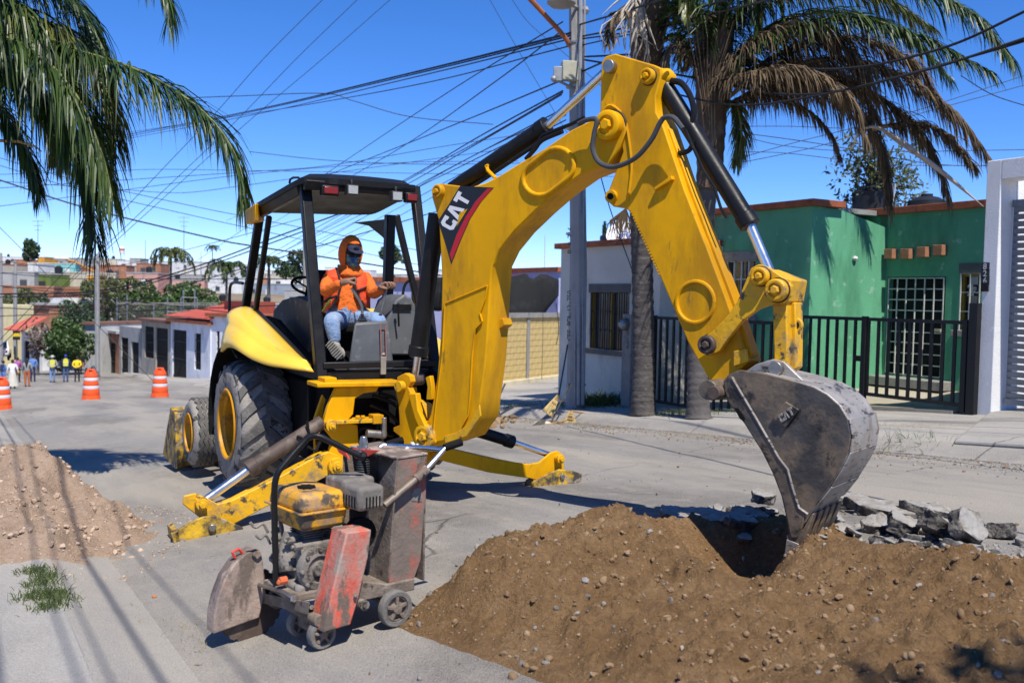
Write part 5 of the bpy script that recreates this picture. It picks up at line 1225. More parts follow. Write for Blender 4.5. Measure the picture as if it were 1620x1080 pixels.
# ---- people down the street
def person(px, py, d, h, face, cloth, label, walk=0.0, arms='down', hat=None, hair=(.02, .016, .014), skirt=None, bag=None, vest=None, lean=0.0):
    base = at(px, py, d); gu, gv = uv(base); base.z = ground(gu, gv) if d < 90 else base.z
    f = V((math.sin(rad(face)), math.cos(rad(face)), 0)); s = V((f.y, -f.x, 0)); k = h / 1.7
    P = thing('person', label, 'person', base)
    def L(sx, fx, z): return base + (s * sx + f * fx + ZD * z) * k
    w = walk
    J = dict(pel=(L(0, 0, .95), .14 * k), spi=(L(0, 0, 1.1), .125 * k), che=(L(0, .0, 1.3), .15 * k), nec=(L(0, .01, 1.46), .055 * k), hd=(L(0, .02, 1.52), .05 * k),
             sr=(L(.19, 0, 1.39), .065 * k), sl=(L(-.19, 0, 1.39), .065 * k), hr=(L(.09, 0, .88), .1 * k), hl=(L(-.09, 0, .88), .1 * k),
             kr=(L(.1, .12 * w, .48), .07 * k), kl=(L(-.1, -.05 * w, .48), .07 * k), ar=(L(.1, .2 * w, .08), .05 * k), al=(L(-.1, -.26 * w, .1), .05 * k), fr=(L(.11, .2 * w + .14, .04), .042 * k), fl=(L(-.11, -.26 * w + .14, .04), .042 * k))
    if arms == 'back': ar_ = dict(er=(L(.27, -.1, 1.14), .05 * k), el=(L(-.27, -.1, 1.14), .05 * k), wr=(L(.07, -.2, 1.0), .036 * k), wl=(L(-.07, -.2, .98), .036 * k))
    elif arms == 'front': ar_ = dict(er=(L(.26, .0, 1.13), .05 * k), el=(L(-.26, 0, 1.13), .05 * k), wr=(L(.13, .22, 1.12), .036 * k), wl=(L(-.13, .22, 1.1), .036 * k))
    else: ar_ = dict(er=(L(.26, -.02, 1.13), .05 * k), el=(L(-.26, .03, 1.13), .05 * k), wr=(L(.27, .08, .9), .036 * k), wl=(L(-.27, .1, .9), .036 * k))
    J.update(ar_); J['gr'] = (J['wr'][0] + (J['wr'][0] - J['er'][0]).normalized() * .1 * k, .034 * k); J['gl'] = (J['wl'][0] + (J['wl'][0] - J['el'][0]).normalized() * .1 * k, .034 * k)
    B = [('pel', 'spi', 'top'), ('spi', 'che', 'top'), ('che', 'nec', 'top'), ('nec', 'hd', 'skin'), ('che', 'sr', 'top'), ('che', 'sl', 'top'), ('sr', 'er', 'arm'), ('sl', 'el', 'arm'), ('er', 'wr', 'arm'), ('el', 'wl', 'arm'), ('wr', 'gr', 'skin'), ('wl', 'gl', 'skin'),
         ('pel', 'hr', 'leg'), ('pel', 'hl', 'leg'), ('hr', 'kr', 'leg'), ('hl', 'kl', 'leg'), ('kr', 'ar', 'leg'), ('kl', 'al', 'leg'), ('ar', 'fr', 'shoe'), ('al', 'fl', 'shoe')]
    def cm(n, c): return mat(n, c, .85, var=.18, vs=9)
    ms = dict(top=cm(f'cloth_{cloth[0]}', cloth[0]), leg=cm(f'cloth_{cloth[1]}', cloth[1]), arm=cm(f'cloth_{cloth[2]}', cloth[2]), skin=SKIN, shoe=cm('dark_shoes', (.03, .028, .026)))
    figure('body', J, B, ms, P, 'pel')
    mb = MB(); hc = L(0, .03, 1.6); ax = (s, f, ZD); mb.ball(hc, (.075 * k, .095 * k, .115 * k), 12, ax=ax); mb.ball(hc + f * .095 * k - ZD * .01, .018 * k, 6)
    for q in (-1, 1): mb.ball(hc + s * .075 * q * k, (.012 * k, .02 * k, .03 * k), 6, ax=ax)
    mb.build('head', SKIN, P)
    mb = MB(); mb.ball(hc - f * .018 * k + ZD * .03 * k, (.088 * k, .1 * k, .1 * k), 12, ax=ax)
    if hair == 'long': mb.tube([hc - f * .07 * k, hc - f * .11 * k - ZD * .15 * k, hc - f * .14 * k - ZD * .42 * k], [.08 * k, .085 * k, .03 * k], 10)
    if hat is None: mb.build('hair', mat('dark_hair', (.018, .014, .012), .5, var=.2), P)
    else:
        if hat[1] == 'brim': mb.lathe([(.17 * k, 0), (.17 * k, .012 * k), (.09 * k, .02 * k), (.085 * k, .09 * k), (.001, .1 * k)], hc + ZD * .05 * k, ZD, 16)
        else: mb.prism([hc + f * .07 * k + s * .06 * k + ZD * .05 * k, hc + f * .17 * k + s * .05 * k + ZD * .04 * k, hc + f * .17 * k - s * .05 * k + ZD * .04 * k, hc + f * .07 * k - s * .06 * k + ZD * .05 * k], ZD * .012)
        mb.build('hat', mat(f'hat_{hat[0]}', hat[0], .85, var=.15), P)
    if skirt:
        mb = MB(); mb.lathe([(.15 * k, 1.0 * k), (.19 * k, .85 * k), (.26 * k, .5 * k), (.34 * k, .18 * k), (.31 * k, .17 * k), (.001, .5 * k)], base, ZD, 18); mb.build('skirt', mat(f'skirt_{skirt}', skirt, .85, var=.15, vs=6, bump=.4, bs=8), P, ang=70)
    if bag: mb = MB(); mb.ball(L(.3, -.06, .98), (.07 * k, .13 * k, .11 * k), 10, ax=(s, f, ZD)); mb.tube([L(.28, -.05, 1.05), L(.2, -.03, 1.44), L(.2, .08, 1.3)], .012, 5); mb.build('bag', mat('tan_bag', (.45, .28, .09), .6, var=.2), P)
    if vest:
        mb = MB()
        for sg in (-1, 1): mb.prism([L(.14, .16 * sg, 1.0), L(.155, .16 * sg, 1.3), L(.1, .13 * sg, 1.46), L(-.1, .13 * sg, 1.46), L(-.155, .16 * sg, 1.3), L(-.14, .16 * sg, 1.0)], f * .03 * sg)
        mb.build('safety_vest', vest, P, .02)
        mb = MB()
        for sg in (-1, 1): mb.box(L(0, .188 * sg, 1.16), (.29 * k, .012 * k, .05 * k), (s, f, ZD))
        mb.build('reflective_band', mat('grey_reflective', (.5, .5, .46), .5, var=.1), P)
    return P
HV = mat('hivis_yellow', (.62, .60, .05), .7, var=.12, vs=6)
NAVY, WHT, GREYC, PURP, KHAKI, RUSTC, BLUE, YLW, BLK_ = (.02, .03, .09), (.72, .72, .70), (.25, .26, .25), (.35, .10, .28), (.52, .50, .42), (.42, .13, .05), (.10, .2, .45), (.75, .55, .02), (.02, .02, .022)
person(83, 598, 60, 1.68, -25, (GREYC, (.16, .26, .46), GREYC), 'person in pale hat and yellow safety vest, hands clasped behind the back', arms='back', hat=((.55, .53, .48), 'brim'), vest=HV, walk=.5)
person(104, 597, 60.5, 1.74, -25, (NAVY, (.06, .10, .22), NAVY), 'person in blue cap, navy shirt and yellow safety vest', hat=((.02, .05, .35), 'cap'), vest=HV, walk=.3)
person(122, 596, 60.5, 1.62, -15, (YLW, BLK_, YLW), 'person in yellow sweatshirt and black trousers near the grey wall', arms='back', walk=.5)
person(20, 608, 54, 1.66, -30, (WHT, KHAKI, WHT), 'person in white blouse and long pale skirt with tan shoulder bag', skirt=KHAKI, bag=True)
person(43, 606, 55, 1.66, -10, (GREYC, RUSTC, GREYC), 'person with long dark hair, grey top and rust orange trousers', hair='long')
person(5, 604, 57, 1.6, 20, (NAVY, BLUE, BLUE), 'person in navy and light blue at the left edge of the street', arms='front')
person(28, 598, 61, 1.6, -20, (PURP, BLK_, PURP), 'person in purple top, half hidden behind the white blouse')
person(52, 597, 61, 1.7, -20, (BLUE, NAVY, BLUE), 'person in blue shirt, half hidden behind the rust trousers')
person(126, 580, 72, 1.68, 160, ((.2, .22, .16), BLK_, (.2, .22, .16)), 'person in olive shirt in the shade beyond the yellow sweatshirt', arms='front')
# ================================================================ HOUSES ACROSS THE STREET
def OV(px, py, v): return onp(px, py, VD, VD * v)
def OU(px, py, u): return onp(px, py, UD, UD * u)
def Q(u, v, z): return UD * u + VD * v + ZD * z
UAX = (UD, VD, ZD)
def plaster(n, c, **k):
    d = dict(rough=.92, var=.12, vs=.8, dirt=(tuple(x * .6 for x in c), .38, 1.3, (1, 1, .35)), dirt2=(tuple(min(1, x * 1.15 + .05) for x in c), .15, 3), bump=.35, bs=35, spec=.2); d.update(k)
    return mat(n, c, d.pop('rough'), **d)
P_GREY = plaster('grey_plaster', (.60, .56, .48), dirt=((.40, .37, .31), .4, 1.5, (1, 1, .4)))
P_GREEN = plaster('green_plaster', (.115, .36, .205), dirt=((.075, .25, .14), .5, 1.1, (1, 1, .3)), dirt2=((.24, .44, .31), .22, 3.5))
P_WHITE = plaster('white_plaster', (.72, .72, .72), bump=.6, bs=45, dirt=((.5, .5, .5), .2, 2))
TERRA = mat('terracotta_edge', (.30, .085, .035), .8, var=.25, vs=4, dirt=((.13, .05, .03), .4, 5), bump=.3, bs=20)
CONC = mat('rough_concrete', (.26, .25, .23), .95, var=.15, vs=4, dirt=((.15, .14, .125), .4, 4), bump=.6, bs=45)
DKC = mat('dark_concrete', (.12, .115, .105), .95, var=.2, vs=5, bump=.4, bs=40)
IRON = mat('black_iron', (.010, .010, .010), .5, var=.2, vs=8)
GLASS = mat('window_glass', (.035, .04, .045), .08, var=.2, vs=2, spec=.8)
DARK = mat('dark_inside', (.008, .008, .009), .9, var=.2)
CURT = mat('grey_curtain', (.26, .27, .30), .9, var=.25, vs=1.5, dirt=((.15, .16, .19), .5, 12, (6, 6, .3)))
WBAR = mat('white_bar', (.62, .60, .55), .6, var=.15, vs=9)
YFR = mat('ochre_frame', (.34, .21, .03), .6, var=.2, vs=8)
def wall_open(u0, u1, z0, z1, v, th, ops, m, name='wall', parent=None, bevel=0):
    """wall along the street with real openings (ua, ub, za, zb)"""
    us_ = sorted({u0, u1, *[q for o in ops for q in o[:2]]}); zs = sorted({z0, z1, *[q for o in ops for q in o[2:]]}); mb = MB()
    for a, b in zip(us_[:-1], us_[1:]):
        for c, d in zip(zs[:-1], zs[1:]):
            if any(o[0] <= (a + b) / 2 <= o[1] and o[2] <= (c + d) / 2 <= o[3] for o in ops): continue
            mb.box(Q((a + b) / 2, v + th / 2, (c + d) / 2), (b - a, th, d - c), UAX)
    return mb.build(name, m, parent, bevel, smooth=False)
def bx(u0, u1, v0, v1, z0, z1): return MB().box(Q((u0 + u1) / 2, (v0 + v1) / 2, (z0 + z1) / 2), (abs(u1 - u0), abs(v1 - v0), abs(z1 - z0)), UAX)
def grille(u0, u1, z0, z1, v, nv, nh, r, m, parent, name='window_bar'):
    for k in range(nv): bx(lerp(u0, u1, k / (nv - 1)) - r, lerp(u0, u1, k / (nv - 1)) + r, v - r, v + r, z0, z1).build(name, m, parent, smooth=False)
    for k in range(nh): bx(min(u0, u1), max(u0, u1), v + r * 1.2, v + r * 3.2, lerp(z0, z1, k / (nh - 1)) - r, lerp(z0, z1, k / (nh - 1)) + r).build(name, m, parent, smooth=False)
def uz(px, py, v): p = OV(px, py, v); return uv(p)[0], p.z
# ---- grey house
v0 = 12.5
ua, zt = uz(888, 394, v0); ub, _ = uz(1046, 394, v0); zt = uz(950, 390, v0)[1]; zb = ground(ua, v0) - .5
GH = thing('grey_house', 'small grey plastered house with barred window behind the palm trunk and pole', 'house', Q((ua + ub) / 2, v0 + 3, zb))
w0, wz0 = uz(932, 550, v0); w1, wz1 = uz(996, 463, v0)
wall_open(ub, ua, zb, zt, v0, .2, [(w1, w0, wz0, wz1)], P_GREY, 'front_wall', GH)
bx(ua - .2, ua, v0 + .2, v0 + 6, zb, zt).build('side_wall', P_GREY, GH, smooth=False); bx(ub, ub + .2, v0 + .2, v0 + 6, zb, zt).build('side_wall', P_GREY, GH, smooth=False)
bx(ub, ua, v0 + 5.8, v0 + 6, zb, zt).build('back_wall', P_GREY, GH, smooth=False)
bx(ub + .02, ua + .14, v0 - .12, v0 + 6, zt, zt + .13).build('roof', TERRA, GH, .01, smooth=False)
wn = bx(w1, w0, v0 + .12, v0 + .14, wz0, wz1).build('window', GLASS, GH, smooth=False)
bx(w1 + .05, w0 - .05, v0 + .15, v0 + .17, wz0, wz1).build('curtain', CURT, wn, smooth=False)
for a, b in ((w1, w1 + .05), (w0 - .05, w0), ((w0 + w1) / 2 - .025, (w0 + w1) / 2 + .025)): bx(a, b, v0 + .06, v0 + .11, wz0, wz1).build('window_frame', YFR, wn, smooth=False)
grille(w1 + .03, w0 - .03, wz0, wz1, v0 + .02, 9, 4, .011, IRON, wn)
lz = uz(960, 449, v0)[1]; bx(w1 - .04, w0 + .04, v0 - .03, v0 + .05, wz1, lz).build('lintel', DKC, GH, .006, smooth=False)
bx(w1 - .1, w0 + .1, v0 - .07, v0 + .1, wz0 - .12, wz0).build('window_sill', DKC, GH, .01, smooth=False)
# dish, tank on its roof
dc = OV(985, 371, v0 + 2.0); dr = .42
SD = thing('satellite_dish', 'white oval satellite dish standing on the grey house roof', 'satellite dish', V((dc.x, dc.y, zt + .13)))
nrm = V((-.25, -.85, .45)).normalized(); mb = MB(); mb.lathe([(.001, -.07), (dr * .4, -.058), (dr * .75, -.028), (dr, .0), (dr, .012), (dr * .75, -.016), (dr * .4, -.046), (.001, -.058)], dc, nrm, 28); ds_ = mb.build('reflector', mat('dish_white', (.66, .68, .72), .5, var=.06), SD)
xx = nrm.cross(ZD).normalized() * -1; yy = nrm.cross(xx) ; yy = yy if yy.z > 0 else -yy
mb = MB(); put_text(mb, 'TV', .3, dc + nrm * .0 + xx * .08 - yy * .02, xx, yy); mb.build('logo', mat('dish_blue', (.06, .12, .42), .5, var=.05), ds_, smooth=False, recalc=False)
mb = MB(); mb.tube([V((dc.x, dc.y + .1, zt)), dc - nrm * .06], .025, 8); mb.tube([dc - nrm * .05 - yy * .4, dc + nrm * .35 - yy * .3], .012, 6); mb.box(dc + nrm * .36 - yy * .3, (.05, .09, .06)); mb.build('mast', IRON, SD)
def tank(p, r, h, label, m=None):
    mb = MB(); mb.lathe([(r * .96, 0), (r, .05 * h)] + [(r * (1.0 if k % 2 else .965), h * (.08 + .6 * k / 8)) for k in range(9)] + [(r * .98, h * .74), (r * .6, h * .88), (r * .3, h * .92), (r * .3, h), (.001, h)], p, ZD, 24)
    return tag(mb.build('water_tank', m or mat('black_tank', (.014, .015, .017), .45, var=.2, vs=4), org=p), label, 'water tank')
p = OV(966, 385, v0 + 2.6); tank(V((p.x, p.y, zt + .13)), .3, .5, 'black water tank beside the satellite dish on the grey house')
# meter column
mv = v0 - .55; p = OV(988, 645, mv); u_, _ = uv(p); w_ = .15; zb_ = ground(u_, mv) - .05; zt_ = uz(988, 497, mv)[1]
MCO = thing('meter_column', 'concrete meter column painted 824 beside the barred window', 'meter column', Q(u_, mv, zb_))
bx(u_ - w_, u_ + w_, mv, mv + .24, zb_, zt_).build('column', CONC, MCO, .012, smooth=False)
mz = uz(988, 513, mv)[1]; mb = MB(); mb.cyl(Q(u_ + .02, mv, mz), Q(u_ + .02, mv - .07, mz), .13, None, 20); o = mb.build('meter_base', DKC, MCO)
mb = MB(); mb.ball(Q(u_ + .02, mv - .08, mz), (.1, .1, .1), 14); mb.build('meter_glass', mat('meter_glass', (.25, .26, .25), .1, var=.2, vs=30, spec=.9), o)
for k, ch in enumerate('824'):
    zz = uz(990, (527, 538, 549)[k], mv)[1]; mb = MB(); put_text(mb, ch, .17, Q(u_ - .05, mv - .003, zz), -UD, ZD); mb.build('digit', DKC, MCO, smooth=False, recalc=False)

# ---- green house: projecting block, recessed front, courtyard
vA, vB = 14.2, 16.4
uc = uz(1283, 400, vA)[0]; zf = uz(1283, 326, vA)[1]; uL = uz(1058, 400, vA)[0]; uR = uz(1640, 400, vB)[0] - .4
gz_ = ground(uc, vA); GB = gz_ - .6
GR = thing('green_house', 'green plastered house with terracotta roof edge, recessed barred door and four brick corbels', 'house', Q(uc + 1, vA + 3, GB))
w0, wz0 = uz(1136, 455, vA); w1, wz1 = uz(1196, 412, vA); wz0 = wz1 - 1.15
wall_open(uc, uL, GB, zf, vA, .2, [(w1, w0, wz0, wz1)], P_GREEN, 'front_wall', GR)
wn = bx(w1, w0, vA + .12, vA + .14, wz0, wz1).build('window', GLASS, GR, smooth=False)
grille(w1 + .02, w0 - .02, wz0, wz1, vA + .04, 6, 4, .014, WBAR, wn); 
for a, b in ((w1, w1 + .05), (w0 - .05, w0), ((w0 + w1) / 2 - .03, (w0 + w1) / 2 + .03)): bx(a, b, vA + .07, vA + .11, wz0, wz1).build('window_frame', YFR, wn, smooth=False)
bx(w1 - .05, w0 + .05, vA - .03, vA + .05, wz1, wz1 + .2).build('lintel', CONC, GR, .006, smooth=False); bx(w1 - .1, w0 + .1, vA - .08, vA + .1, wz0 - .1, wz0).build('window_sill', CONC, GR, .01, smooth=False)
ztop2 = OU(1404, 361, uc).z; vE = uv(OU(1404, 361, uc))[1]; vB = vE
mb = MB(); mb.prism([Q(uc, vA + .2, GB), Q(uc, vB, GB), Q(uc, vB, ztop2), Q(uc, vA + .75, zf - .02), Q(uc, vA + .2, zf)], UD * .2); mb.build('side_wall', P_GREEN, GR, smooth=False)
bx(uc + .2, uL, vB, vB + 4, GB, zf).build('rear_block', P_GREEN, GR, smooth=False)
bx(uc - .12, uL, vA - .12, vA + .8, zf, zf + .13).build('roof_edge', TERRA, GR, .01, smooth=False); bx(uc + .2, uL, vA + .8, vB + 4, zf - .05, zf + .05).build('roof', CONC, GR, smooth=False)
zf2 = uz(1405, 340, vB)[1]
d0, dz1 = uz(1404, 438, vB); d1, dz0 = uz(1490, 600, vB); q0, qz0 = uz(1516, 522, vB); q1, qz1 = uz(1553, 432, vB)
wall_open(uR, uc, GB, zf2, vB, .2, [(d1, d0, dz0, dz1), (q1, q0, qz0, qz1)], P_GREEN, 'recessed_wall', GR)
bx(uR, uc + 2.2, vB - .1, vB + .3, zf2, zf2 + .14).build('roof_edge', TERRA, GR, .01, smooth=False); bx(uR, uc, vB + .3, vB + 5, zf2 - .1, zf2 + .02).build('roof', CONC, GR, smooth=False)
dr_ = bx(d1 + .02, d0 - .02, vB + .16, vB + .19, dz0, dz1).build('door', DARK, GR, smooth=False)
grille(d1 + .04, d0 - .04, dz0 + .03, dz1 - .03, vB - .0, 7, 10, .0095, WBAR, dr_, 'door_bar')
mb = MB(); mb.box(Q(d1 + .12, vB - .03, (dz0 + dz1) / 2 - .05), (.16, .05, .06), UAX); mb.build('lock', mat('lock_tan', (.4, .35, .25), .5), dr_)
bx(d1 - .25, d0 + .12, vB - .4, vB, dz0 - .2, dz0 - .02).build('door_step', CONC, GR, .015, smooth=False)
wn = bx(q1, q0, vB + .12, vB + .14, qz0, qz1).build('window', GLASS, GR, smooth=False)
for a, b in ((q1, q1 + .06), (q0 - .06, q0)): bx(a, b, vB + .05, vB + .11, qz0, qz1).build('window_frame', YFR, wn, smooth=False)
bx(q1 + .06, q0 - .06, vB + .05, vB + .11, qz1 - .06, qz1).build('window_frame', YFR, wn, smooth=False)
grille(q1 + .02, q0 - .02, qz0, qz1, vB - .01, 3, 4, .009, WBAR, wn); lz = uz(1535, 416, vB)[1]
bx(q1 - .03, q0 + .03, vB - .02, vB + .05, qz1, lz).build('lintel', DKC, GR, smooth=False); bx(q1 - .1, q0 + .1, vB - .1, vB + .1, qz0 - .12, qz0).build('window_sill', CONC, GR, .01, smooth=False)
mb = MB(); put_text(mb, '2', .3, Q((q0 + q1) / 2 + .02, vB + .04, qz0 + .75), -UD, ZD); mb.build('digit', WBAR, wn, smooth=False, recalc=False)
for px, py in ((1413, 402), (1439, 402), (1465, 399), (1491, 396)):
    u_, z_ = uz(px, py, vB); bx(u_ - .1, u_ + .1, vB - .16, vB, z_ - .1, z_ + .1).build('corbel', mat('corbel_brick', (.33, .15, .08), .85, var=.25, vs=9, bump=.4), GR, .008, smooth=False)
p = OU(1351, 409, uc); mb = MB(); mb.ball(p - UD * .03, (.06, .06, .05), 8); mb.build('wall_lamp', WBAR, GR)
CY = road_material('courtyard_paving', (.27, .235, .18), (.33, .29, .22), (.38, .34, .27), (.18, .16, .12), vs=1.5)
mb = MB(); mb.prism([Q(uR, vA - .55, 0) + ZD * (ground(uR, 13.7) + .05), Q(uc, vA - .55, 0) + ZD * (ground(uc, 13.7) + .05), Q(uc, vB, 0) + ZD * (dz0 - .2), Q(uR, vB, 0) + ZD * (dz0 - .2)], -ZD * .15); o = mb.build('courtyard', CY, smooth=False); o['kind'] = 'structure'
# ---- iron fence and gate
def fence(u0, u1, v, zb, zt, step, label, name, cat, posts=()):
    T = thing(name, label, cat, Q(u0, v, zb)); n = round(abs(u1 - u0) / step)
    for z in (zb + .06, zt - .03): bx(min(u0, u1), max(u0, u1), v - .022, v + .022, z - .03, z + .03).build('rail', IRON, T, smooth=False)
    b0 = None
    for k in range(n + 1):
        u_ = lerp(u0, u1, k / n)
        if b0 is None: b0 = bx(u_ - .027, u_ + .027, v - .016, v + .016, zb + .09, zt - .06).build('bar', IRON, T, smooth=False)
        else: c = b0.copy(); COL.objects.link(c); c.location = UD * (u_ - u0); c.parent = T
    for u_ in posts: bx(u_ - .045, u_ + .045, v - .045, v + .045, zb - .05, zt + .02).build('post', IRON, T, .004, smooth=False)
    return T
vg = 13.7
g0 = uz(1268, 503, vg)[0]; g1 = uz(1531, 503, vg)[0]; gt = uz(1400, 503, vg)[1]; gb = uz(1531, 652, vg)[1] + .04
gm, _ = uz(1367, 560, vg)
T = fence(g0 + .6, gm + .0, vg, gb, gt, .21, 'black iron bar gate in front of the bright green side wall', 'iron_gate', 'gate', (gm, g0 + .6)); 
mb = bx(gm, gm + .22, vg - .02, vg + .02, uz(1367, 572, vg)[1], uz(1367, 563, vg)[1]); mb.build('lock_bar', IRON, T, smooth=False)
T = fence(gm - .08, g1, vg, gb, gt, .215, 'black iron bar gate in front of the recessed green house door', 'iron_gate', 'gate', (g1 + .02,))
bx(g1 - .2, g1 - .06, vg - .06, vg + .06, gb - .1, gt + .28).build('gate_post', IRON, T, smooth=False)
vh = 12.35; f0, ft = uz(1036, 500, vh); f1 = uz(1235, 503, vh)[0]
fence(f0, f1, vh, ground(f0, vh) + .06, ft, .21, 'black iron bar fence behind the two palm trunks', 'iron_fence', 'fence', (f0, f1))
# ---- white portal with louvred gate
vP = 13.75; a0, zt_ = uz(1562, 255, vP); a1 = uz(1583, 300, vP)[0]; zb_ = ground(a0, vP) - .4
WP = thing('white_portal', 'white plastered gateway with number 826 at the right edge', 'gateway', Q(a0, vP, zb_))
zl = uz(1600, 282, vP)[1]
bx(a1, a0, vP, vP + .42, zb_, zt_).build('pillar', P_WHITE, WP, .012, smooth=False)
bx(a1 - 4.2, a1, vP, vP + .42, zl, zt_).build('beam', P_WHITE, WP, .012, smooth=False)
bx(a1 - 4.6, a1 - 4.2, vP, vP + .42, zb_, zt_).build('pillar', P_WHITE, WP, .012, smooth=False)
for k, ch in enumerate('826'):
    u_, z_ = uz(1559, (422, 433, 444)[k], vP); bx(u_ - .07, u_ + .07, vP - .012, vP - .002, z_ - .065, z_ + .065).build('number_tile', DGRY, WP, smooth=False)
    mb = MB(); put_text(mb, ch, .13, Q(u_, vP - .014, z_), -UD, ZD); mb.build('digit', WBAR, WP, smooth=False, recalc=False)
u_, z_ = uz(1559, 454, vP); bx(u_ - .06, u_ + .06, vP - .03, vP, z_ - .07, z_ + .07).build('doorbell', BLK, WP, .006, smooth=False)
LG = thing('louvred_gate', 'grey metal gate of many horizontal slats at the right edge', 'gate', Q(a1 - 2, vP + .3, zb_))
lt = uz(1600, 322, vP + .3)[1]; lb_ = uz(1600, 634, vP + .3)[1]; SLM = mat('slat_grey', (.17, .19, .22), .45, metal=.2, var=.1, vs=4)
sl = None
for k in range(27):
    z_ = lerp(lb_ + .08, lt - .1, k / 26)
    if sl is None: sl = MB().box(Q(a1 - 2.1, vP + .3, z_), (4.1, .02, .085), (UD, (VD * .96 + ZD * .28).normalized(), (ZD * .96 - VD * .28).normalized())).build('slat', SLM, LG, smooth=False); zz0 = z_
    else: c = sl.copy(); COL.objects.link(c); c.location = (0, 0, z_ - zz0); c.parent = LG
for (z0, z1) in ((lt - .06, lt + .05), (lb_ - .06, lb_ + .03)): bx(a1 - 4.15, a1 - .03, vP + .27, vP + .33, z0, z1).build('frame', SLM, LG, smooth=False)
bx(a1 - .09, a1 - .03, vP + .31, vP + .35, lb_, lt).build('frame', SLM, LG, smooth=False)
PW = thing('boundary_wall', 'white plastered wall seen through the louvred gate', 'wall', Q(a1 + .1, 16, zb_))
bx(a1, a1 + .2, vP + .42, vB + 5, zb_, zt_ - .25).build('wall', P_WHITE, PW, smooth=False)
mb = MB(); mb.prism([G(1508, 704), G(1640, 712), G(1660, 660), G(1640, 640), G(1585, 640)], ZD * .06); o = mb.build('driveway_ramp', M_CONC, bevel=.03, smooth=False); o['kind'] = 'structure'

# ---- block wall, purple house and shade net on the side street
A, B = at(733, 620, 29.2), at(885, 595, 34.2)
ztw = at(800, 502, 31.2).z; d_ = B - A; d_.z = 0; Lw = d_.length; d_.normalize(); nW = d_.cross(ZD).normalized(); nW = nW if nW.y < 0 else -nW
zbw = min(A.z, B.z) - .1
YB = mat('yellow_block', (.50, .37, .15), .95, var=.14, vs=4, dirt=((.36, .27, .13), .4, 3), bump=.5, bs=45); MORT = mat('block_mortar', (.40, .32, .18), .95, var=.12, vs=5)
BW = thing('block_wall', 'yellow concrete block wall seen under the boom arch', 'wall', A)
WAX = (d_, nW, ZD)
MB().box((A + B) / 2 * 1.0 + ZD * ((zbw + ztw) / 2 - ((A.z + B.z) / 2)) - nW * .06, (Lw, .1, ztw - zbw), WAX).build('core', MORT, BW, smooth=False)
bm_ = None; rows = int((ztw - zbw) / .2)
cp = .62 * Lw
for r in range(rows):
    k = 0; x = -.2 * (r % 2)
    while x < Lw:
        x0, x1 = max(0, x), min(Lw, x + .4); x += .4
        if x1 - x0 < .06 or x0 < cp + .1 and x1 > cp - .1 and False: continue
        c = V((A.x, A.y, 0)) + d_ * (x0 + x1) / 2 + ZD * (ztw - .2 * r - .1) + nW * (.0 + random.uniform(-.003, .003))
        if x1 - x0 > .39:
            if bm_ is None: bm_ = MB().box(c, (.388, .05, .188), WAX).build('block', YB, BW, .004, smooth=False); c00 = c
            else: q = bm_.copy(); COL.objects.link(q); q.location = c - c00; q.parent = BW
        else: MB().box(c, (x1 - x0 - .012, .05, .188), WAX).build('block', YB, BW, .004, smooth=False)
MB().box(V((A.x, A.y, ztw + .07)) + d_ * Lw / 2, (Lw, .2, .16), WAX).build('top_beam', CONC, BW, smooth=False)
MB().box(V((A.x, A.y, (ztw + zbw) / 2)) + d_ * cp + nW * .02, (.17, .07, ztw - zbw), WAX).build('column', CONC, BW, smooth=False)
MB().box(V((A.x, A.y, zbw + .18)) + d_ * Lw / 2 + nW * .1, (Lw, .2, .25), WAX).build('footing', mat('pale_footing', (.5, .44, .3), .9, var=.15), BW, .02, smooth=False)
LAV = plaster('lavender_plaster', (.36, .37, .55))
def flat_house(pxa, da, pxb, db, ytop, depth, m, label, fascia=None, name='house', zb=-4.0, cat='house'):
    a, b = at(pxa, ytop, da), at(pxb, ytop, db); z = (a.z + b.z) / 2; a.z = b.z = 0; d = (b - a); L_ = d.length; d.normalize(); n = V((-d.y, d.x, 0)); n = n if n.y > 0 else -n
    T = thing(name, label, cat, (a + b) / 2 + ZD * zb); ax = (d, n, ZD)
    MB().box((a + b) / 2 + n * depth / 2 + ZD * (z + zb) / 2, (L_, depth, z - zb), ax).build('wall', m, T, smooth=False)
    if fascia: MB().box((a + b) / 2 + n * (depth / 2) + ZD * (z + .09), (L_ + .3, depth + .3, .18), ax).build('roof', fascia, T, smooth=False)
    return T, a, d, n, z
flat_house(556, 38, 720, 36, 446, 6, LAV, 'lavender house with terracotta roof edge behind the digger operator', TERRA, zb=-3.5)
flat_house(770, 43, 884, 38, 431, 6, LAV, 'lavender house with terracotta roof edge behind the black shade net', TERRA, zb=-3.5)
MB_ = MB(); 
NETM = mat('black_shade_net', (.008, .0085, .009), .9, var=.4, vs=1.2, dirt=((.02, .02, .021), .4, 2))
def net(top, bot, d, label, n=16, m=7):
    tp_ = bez([at(x, y, d + dd) for x, y, dd in top], 6); bt_ = bez([at(x, y, d + dd) for x, y, dd in bot], 6); mb = MB(); vs = []
    for i in range(n + 1):
        a = tp_[round(i * (len(tp_) - 1) / n)]; b = bt_[round(i * (len(bt_) - 1) / n)]
        for j in range(m + 1):
            t = j / m; vs.append(lerp(a, b, t) + V((0, -1, -.2)) * (.12 * math.sin(math.pi * t) + .05 * math.sin(i * 1.3 + t * 3)))
    mb.add(vs, [(i * (m + 1) + j, i * (m + 1) + j + 1, (i + 1) * (m + 1) + j + 1, (i + 1) * (m + 1) + j) for i in range(n) for j in range(m)])
    o = mb.build('shade_net', NETM, org=bt_[0], ang=60); s_ = o.modifiers.new('t', 'SOLIDIFY'); s_.thickness = .01; tag(o, label, 'shade net')
